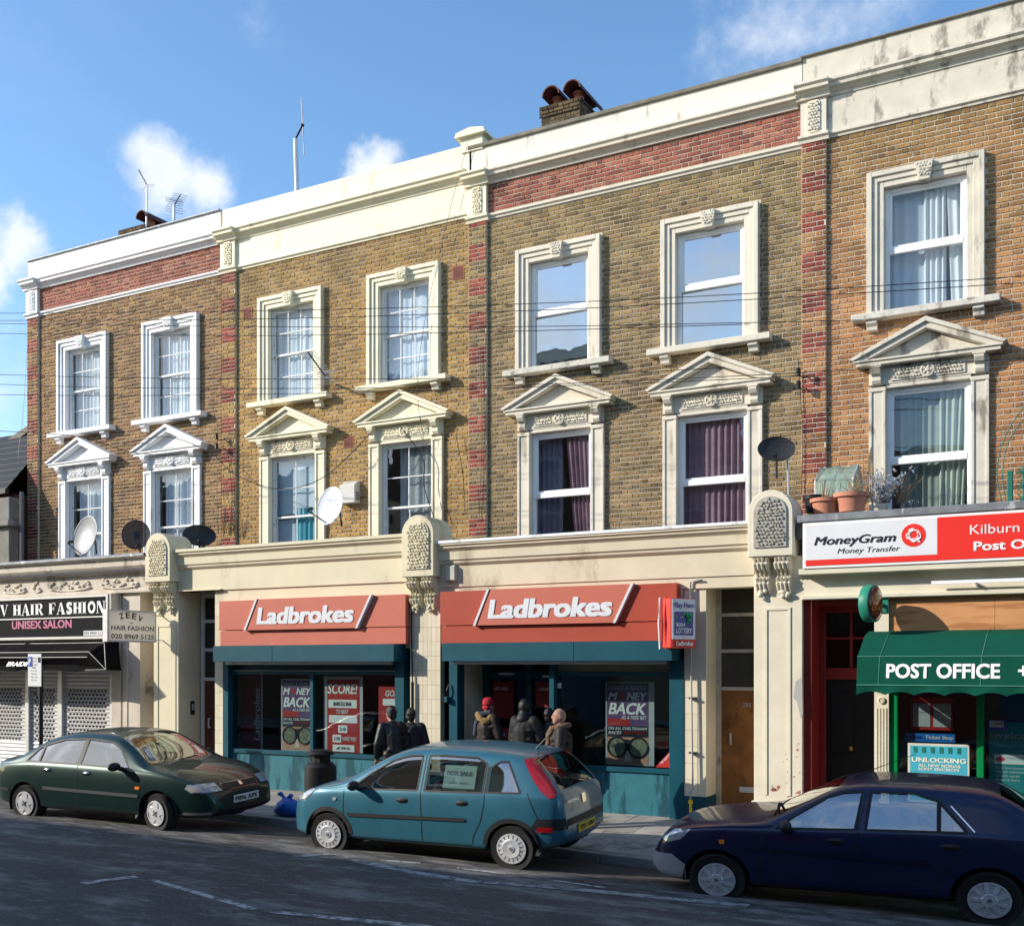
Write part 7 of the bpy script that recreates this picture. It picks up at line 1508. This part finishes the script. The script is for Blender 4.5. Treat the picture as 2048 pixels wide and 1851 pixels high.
for i in range(nb + 1):
    u = i / nb
    for j, (y, z) in enumerate(((-1.35, zb_), (-1.33, (zb_ + ze) / 2), (-1.3, ze), (-1.12, (ze + zt_) / 2), (-.95, zt_), (-.70, (ze + zt_) / 2), (-.6, ze), (-.58, zb_))): vs.append((x0 + (x1 - x0) * u, y + rnd.uniform(-.03, .03), z + rnd.uniform(-.025, .025)))
q.add(vs, [(i * 8 + j, i * 8 + j + 1, (i + 1) * 8 + j + 1, (i + 1) * 8 + j) for i in range(nb) for j in range(7)]); q.add(vs[-8:], [tuple(range(8))]); q.build('sheet', GP, gh, smooth=True)
MB().tube([(x0, -1.3, zb_), (x0, -1.3, ze), (x0, -.95, zt_), (x0, -.6, ze), (x0, -.6, zb_)], .01, 5).tube([(x1, -1.3, zb_), (x1, -1.3, ze), (x1, -.95, zt_), (x1, -.6, ze), (x1, -.6, zb_)], .01, 5).build('frame', STEEL, gh)
def dry(label, px, py, Y, n, h, spread, mat, leaf=None):
    c = at(px, py, Y); t = thing('dry_plant', label, 'plant', c, 'dry plants'); q = MB(); lf = MB()
    for k in range(n):
        p = [c + Vector((rnd.uniform(-.06, .06), rnd.uniform(-.06, .06), 0))]; d = Vector((rnd.uniform(-spread, spread), rnd.uniform(-spread, spread) * .6, 1)); hh_ = h * rnd.uniform(.5, 1)
        for j in range(5): p.append(p[-1] + d * hh_ / 5); d += Vector((rnd.uniform(-.3, .3), rnd.uniform(-.3, .3), rnd.uniform(-.2, .05)))
        q.tube(p, [.006 * (1 - j / 8) for j in range(6)], 4)
        if leaf:
            for j in range(9):
                o_ = p[rnd.randrange(1, 6)] + Vector((rnd.uniform(-.04, .04), rnd.uniform(-.04, .04), rnd.uniform(-.04, .04))); a_ = Vector((rnd.uniform(-1, 1), rnd.uniform(-1, 1), rnd.uniform(-1, 1))).normalized() * .035; b_ = a_.orthogonal().normalized() * .012; lf.add([o_ - b_, o_ + a_, o_ + b_, o_ - a_], [(0, 1, 2, 3)])
    q.build('stems', mat, t)
    if leaf: lf.build('leaves', leaf, t, kind='stuff')
STEM = M('straw_stem', (.30, .21, .12), .9, .2); TIN = M('silver_leaf', (.62, .64, .68), .3, .2, 20, 0, metal=.6)
dry('dry stems in the left terracotta pot', 1655, 1000, -1.55, 12, .35, .4, STEM); dry('dry stems in the right terracotta pot', 1708, 995, -1.55, 22, .42, .45, STEM); dry('silvery bush under the right window on the post office roof', 1768, 1005, -1.2, 40, .50, .7, M('grey_stem', (.2, .18, .17), .8), TIN); dry('brown dead bush right of the silvery one', 1805, 1005, -1.1, 22, .45, .4, STEM)
cn_ = thing('bamboo_canes', 'bundle of bare canes standing behind the pots', 'canes', at(1738, 1000, -.5)); q = MB()
for k in range(8): a = at(1728 + k * 3, 1004, -.5 + rnd.uniform(-.1, .1)); q.tube([a, a + Vector((rnd.uniform(-.05, .08), 0, rnd.uniform(.55, .85)))], .008, 5)
q.build('canes', STEM, cn_, kind='stuff')
tg_ = M('trellis_green', (.02, .16, .12), .5, .1); tl = thing('trellis', 'green post and lattice screen at the right edge of the roof', 'trellis', at(2025, 1000, -1.6)); x0 = at(2014, 990, -1.7).x; z1_ = at(2014, 942, -1.7).z
MB().box(x0, x0 + .07, -1.74, -1.68, 4.18, z1_).build('post', tg_, tl, bevel=.01)
for i in range(4):
    for k in range(3):
        cx_, cz_ = x0 + .18 + i * .16, 4.28 + k * .16
        for a_ in range(4): d = Vector((math.cos(a_ * math.pi / 4), 0, math.sin(a_ * math.pi / 4))) * .08; MB().tube([Vector((cx_, -1.70, cz_)) - d, Vector((cx_, -1.70, cz_)) + d], .008, 4).build('slat', tg_, tl)
hp = thing('wire_hoop', 'thin green wire hoops in front of the right window', 'hoop', at(1985, 1000, -1.4)); q = MB()
for k, (pa, pb, pc) in enumerate((((2005, 1005), (1968, 900), (2060, 800)), ((2012, 1002), (1985, 880), (2070, 820)))): pts = [at(*pa, -1.4), at(*pb, -1.4), at(*pc, -1.4)]; q.tube([pts[0] * (1 - t) ** 2 + pts[1] * 2 * t * (1 - t) + pts[2] * t * t for t in [i / 12 for i in range(13)]], .007, 5)
q.build('hoops', tg_, hp, kind='stuff')

# ------------------------------------------------------------------ neighbour on the left, row across the street
SLT = M('shade_dark_slate', (.014, .015, .018), .55, .25, 6, .3, 25); DBR = brickmat('shade_dark_brick', [(0, (.05, .025, .018)), (.5, (.10, .045, .03)), (1, (.13, .06, .04))])  # the shadow over the neighbour is put into these slate and brick colours
nb_ = thing('neighbour_house', 'dark slate roofed house at the left edge beside the row', 'house', (-24, 1, 0)); zg_ = at(55, 826, .8).z; z0_ = at(0, 872, .8).z; xa, xb = at(0, 860, .8).x, -21.56; sl_ = (zg_ - z0_) / (at(55, 826, .8).x - xa)
q = MB(); q.prism([(xa - 2.5, 0), (xb, 0), (xb, zg_ - .15), (xa - 2.5, z0_ - .15 - sl_ * 2.5)], 'y', .85, 6); q.build('gable_wall', DBR, nb_); q = MB(); q.prism([(xa - 2.7, z0_ - .18 - sl_ * 2.7), (xb, zg_ - .15), (xb, zg_), (xa - 2.7, z0_ - sl_ * 2.7)], 'y', .7, 6.2); q.build('roof', M('verge_board', (.20, .18, .15), .8, .1), nb_)
zr, zev = at(30, 872, .7).z, at(30, 975, -.5).z; sr = MB()
for k in range(9):
    t0, t1 = k / 9, (k + 1) / 9; y0_, y1_ = -.55 + 1.3 * t0, -.55 + 1.3 * t1 + .05; za_, zb2_ = zev + (zr - zev) * t0, zev + (zr - zev) * (t1 + .04); sr.add([(-27, y0_, za_ + .02), (xb - .02, y0_, za_ + .02), (xb - .02, y1_, zb2_), (-27, y1_, zb2_), (-27, y0_, za_ - .0), (xb - .02, y0_, za_ - .0)], [(0, 1, 2, 3), (4, 5, 1, 0)])
sr.build('lower_roof', SLT, nb_); MB().box(-27, xb - .02, -.6, -.5, zev - .12, zev).build('gutter', BLACK, nb_); MB().box(-27, xb - .02, -.35, .8, 0, zev - .1).build('front_wall', DBR, nb_)
pxc = at(27, 1075, -.4).x; MB().tube([(pxc + .35, -.45, zev - .1), (pxc + .35, -.45, 3)], .045, 8).build('down_pipe', M('grey_pipe_dark', (.10, .11, .13), .5), nb_)
cpx = at(12, 1040, -.5); q = MB(); zc_ = cpx.z; q.box(cpx.x - .3, cpx.x + .25, -.6, -.3, zc_ - .02, zc_ + .5); q.box(cpx.x - .3, cpx.x + .33, -.68, -.3, zc_ - .16, zc_ - .02); q.box(cpx.x - .3, cpx.x + .18, -.55, -.3, 3, zc_ - .16); q.build('stone_column', M('shade_dark_stone', (.22, .205, .18), .85, .2, 4, .2), nb_, bevel=.02)  # pale column stone, darkened in its colour for the same shadow

op = thing('terrace_opposite', 'tall brick terrace on the viewer\'s side of the street, seen only in reflections', 'building', (0, -19.2, 0)); OB = M('opposite_brick', (.20, .13, .085), .9, .2, 2, .2, 20); OX0, OY, OH = -25.2, -19.2, 13.85
OX1 = -13.8
q = MB(); q.box(OX0, OX1, -30, OY, -.6, OH - .4); q.build('wall', OB, op); MB().box(OX0 - .06, OX1 + .05, -30, OY + .12, OH - .4, OH).build('parapet', M('opposite_trim', (.45, .41, .34), .8, .1), op); MB().box(OX0, OX1, OY, OY + .12, 3.9, 4.4).build('string_course', MATS['opposite_trim'], op)
oq = thing('terrace_opposite', 'lower brick shops on the viewer\'s side of the street, seen only in reflections', 'building', (5, -19.2, 0)); MB().box(OX1, 34, -30, OY, -.6, 8.6).build('wall', OB, oq); MB().box(OX1, 34, -30, OY + .1, 8.6, 9.0).build('parapet', MATS['opposite_trim'], oq)
owm = M('opposite_glass', (.03, .035, .04), .1, 0, bump=0); sh1 = MB().box(-.55, .55, 0, .03, 0, 1.9).mesh('window', owm); sh2 = None
fr2 = MB(); ring(fr2, -.72, .72, -.1, 2.05, .17, 0, .09); fr2.box(-.55, .55, .03, .06, .92, .98); sh2 = fr2.mesh('window_frame', MATS['opposite_trim'])
for i in range(19):
    for z in ((4.9, 7.9, 10.6) if i < 4 else (5.6,)):
        o = bpy.data.objects.new('window', sh1); COL.objects.link(o); o.location = (OX0 + 1.4 + i * 2.9, OY, z); setparent(o, op if i < 4 else oq)
        o2 = bpy.data.objects.new('window_frame', sh2); COL.objects.link(o2); o2.parent = o
for i in range(10): MB().box(OX0 + .5 + i * 5.6, OX0 + 5.5 + i * 5.6, OY, OY + .1, .3, 3.2).build('shop_front', M('opposite_shop_%d' % (i % 3), ((.25, .05, .04), (.05, .12, .2), (.3, .28, .22))[i % 3], .4, .1), op if i < 2 else oq)
ol = thing('terrace_opposite', 'middle height brick houses left of the tall terrace behind the viewer, seen only in reflections', 'building', (-35, -19.2, 0)); MB().box(-44, OX0, -30, OY - .05, -.6, 10.1).build('wall', OB, ol); MB().box(-44, OX0, -30, OY + .08, 10.1, 10.45).build('parapet', MATS['opposite_trim'], ol)
for i in range(6):
    for z in (4.9, 7.6): o = bpy.data.objects.new('window', sh1); COL.objects.link(o); o.location = (-42 + i * 2.9, OY - .05, z); setparent(o, ol)
q = MB(); xs = [-90, -60, -30, 0, 30, 60]; q.add([(x, y, zgut(x) + .1) for x in xs for y in (KERB - 9.0, -19.3)], [(i * 2, i * 2 + 1, (i + 1) * 2 + 1, (i + 1) * 2) for i in range(5)]); struct(q.build('far_pavement', slabm[1]))
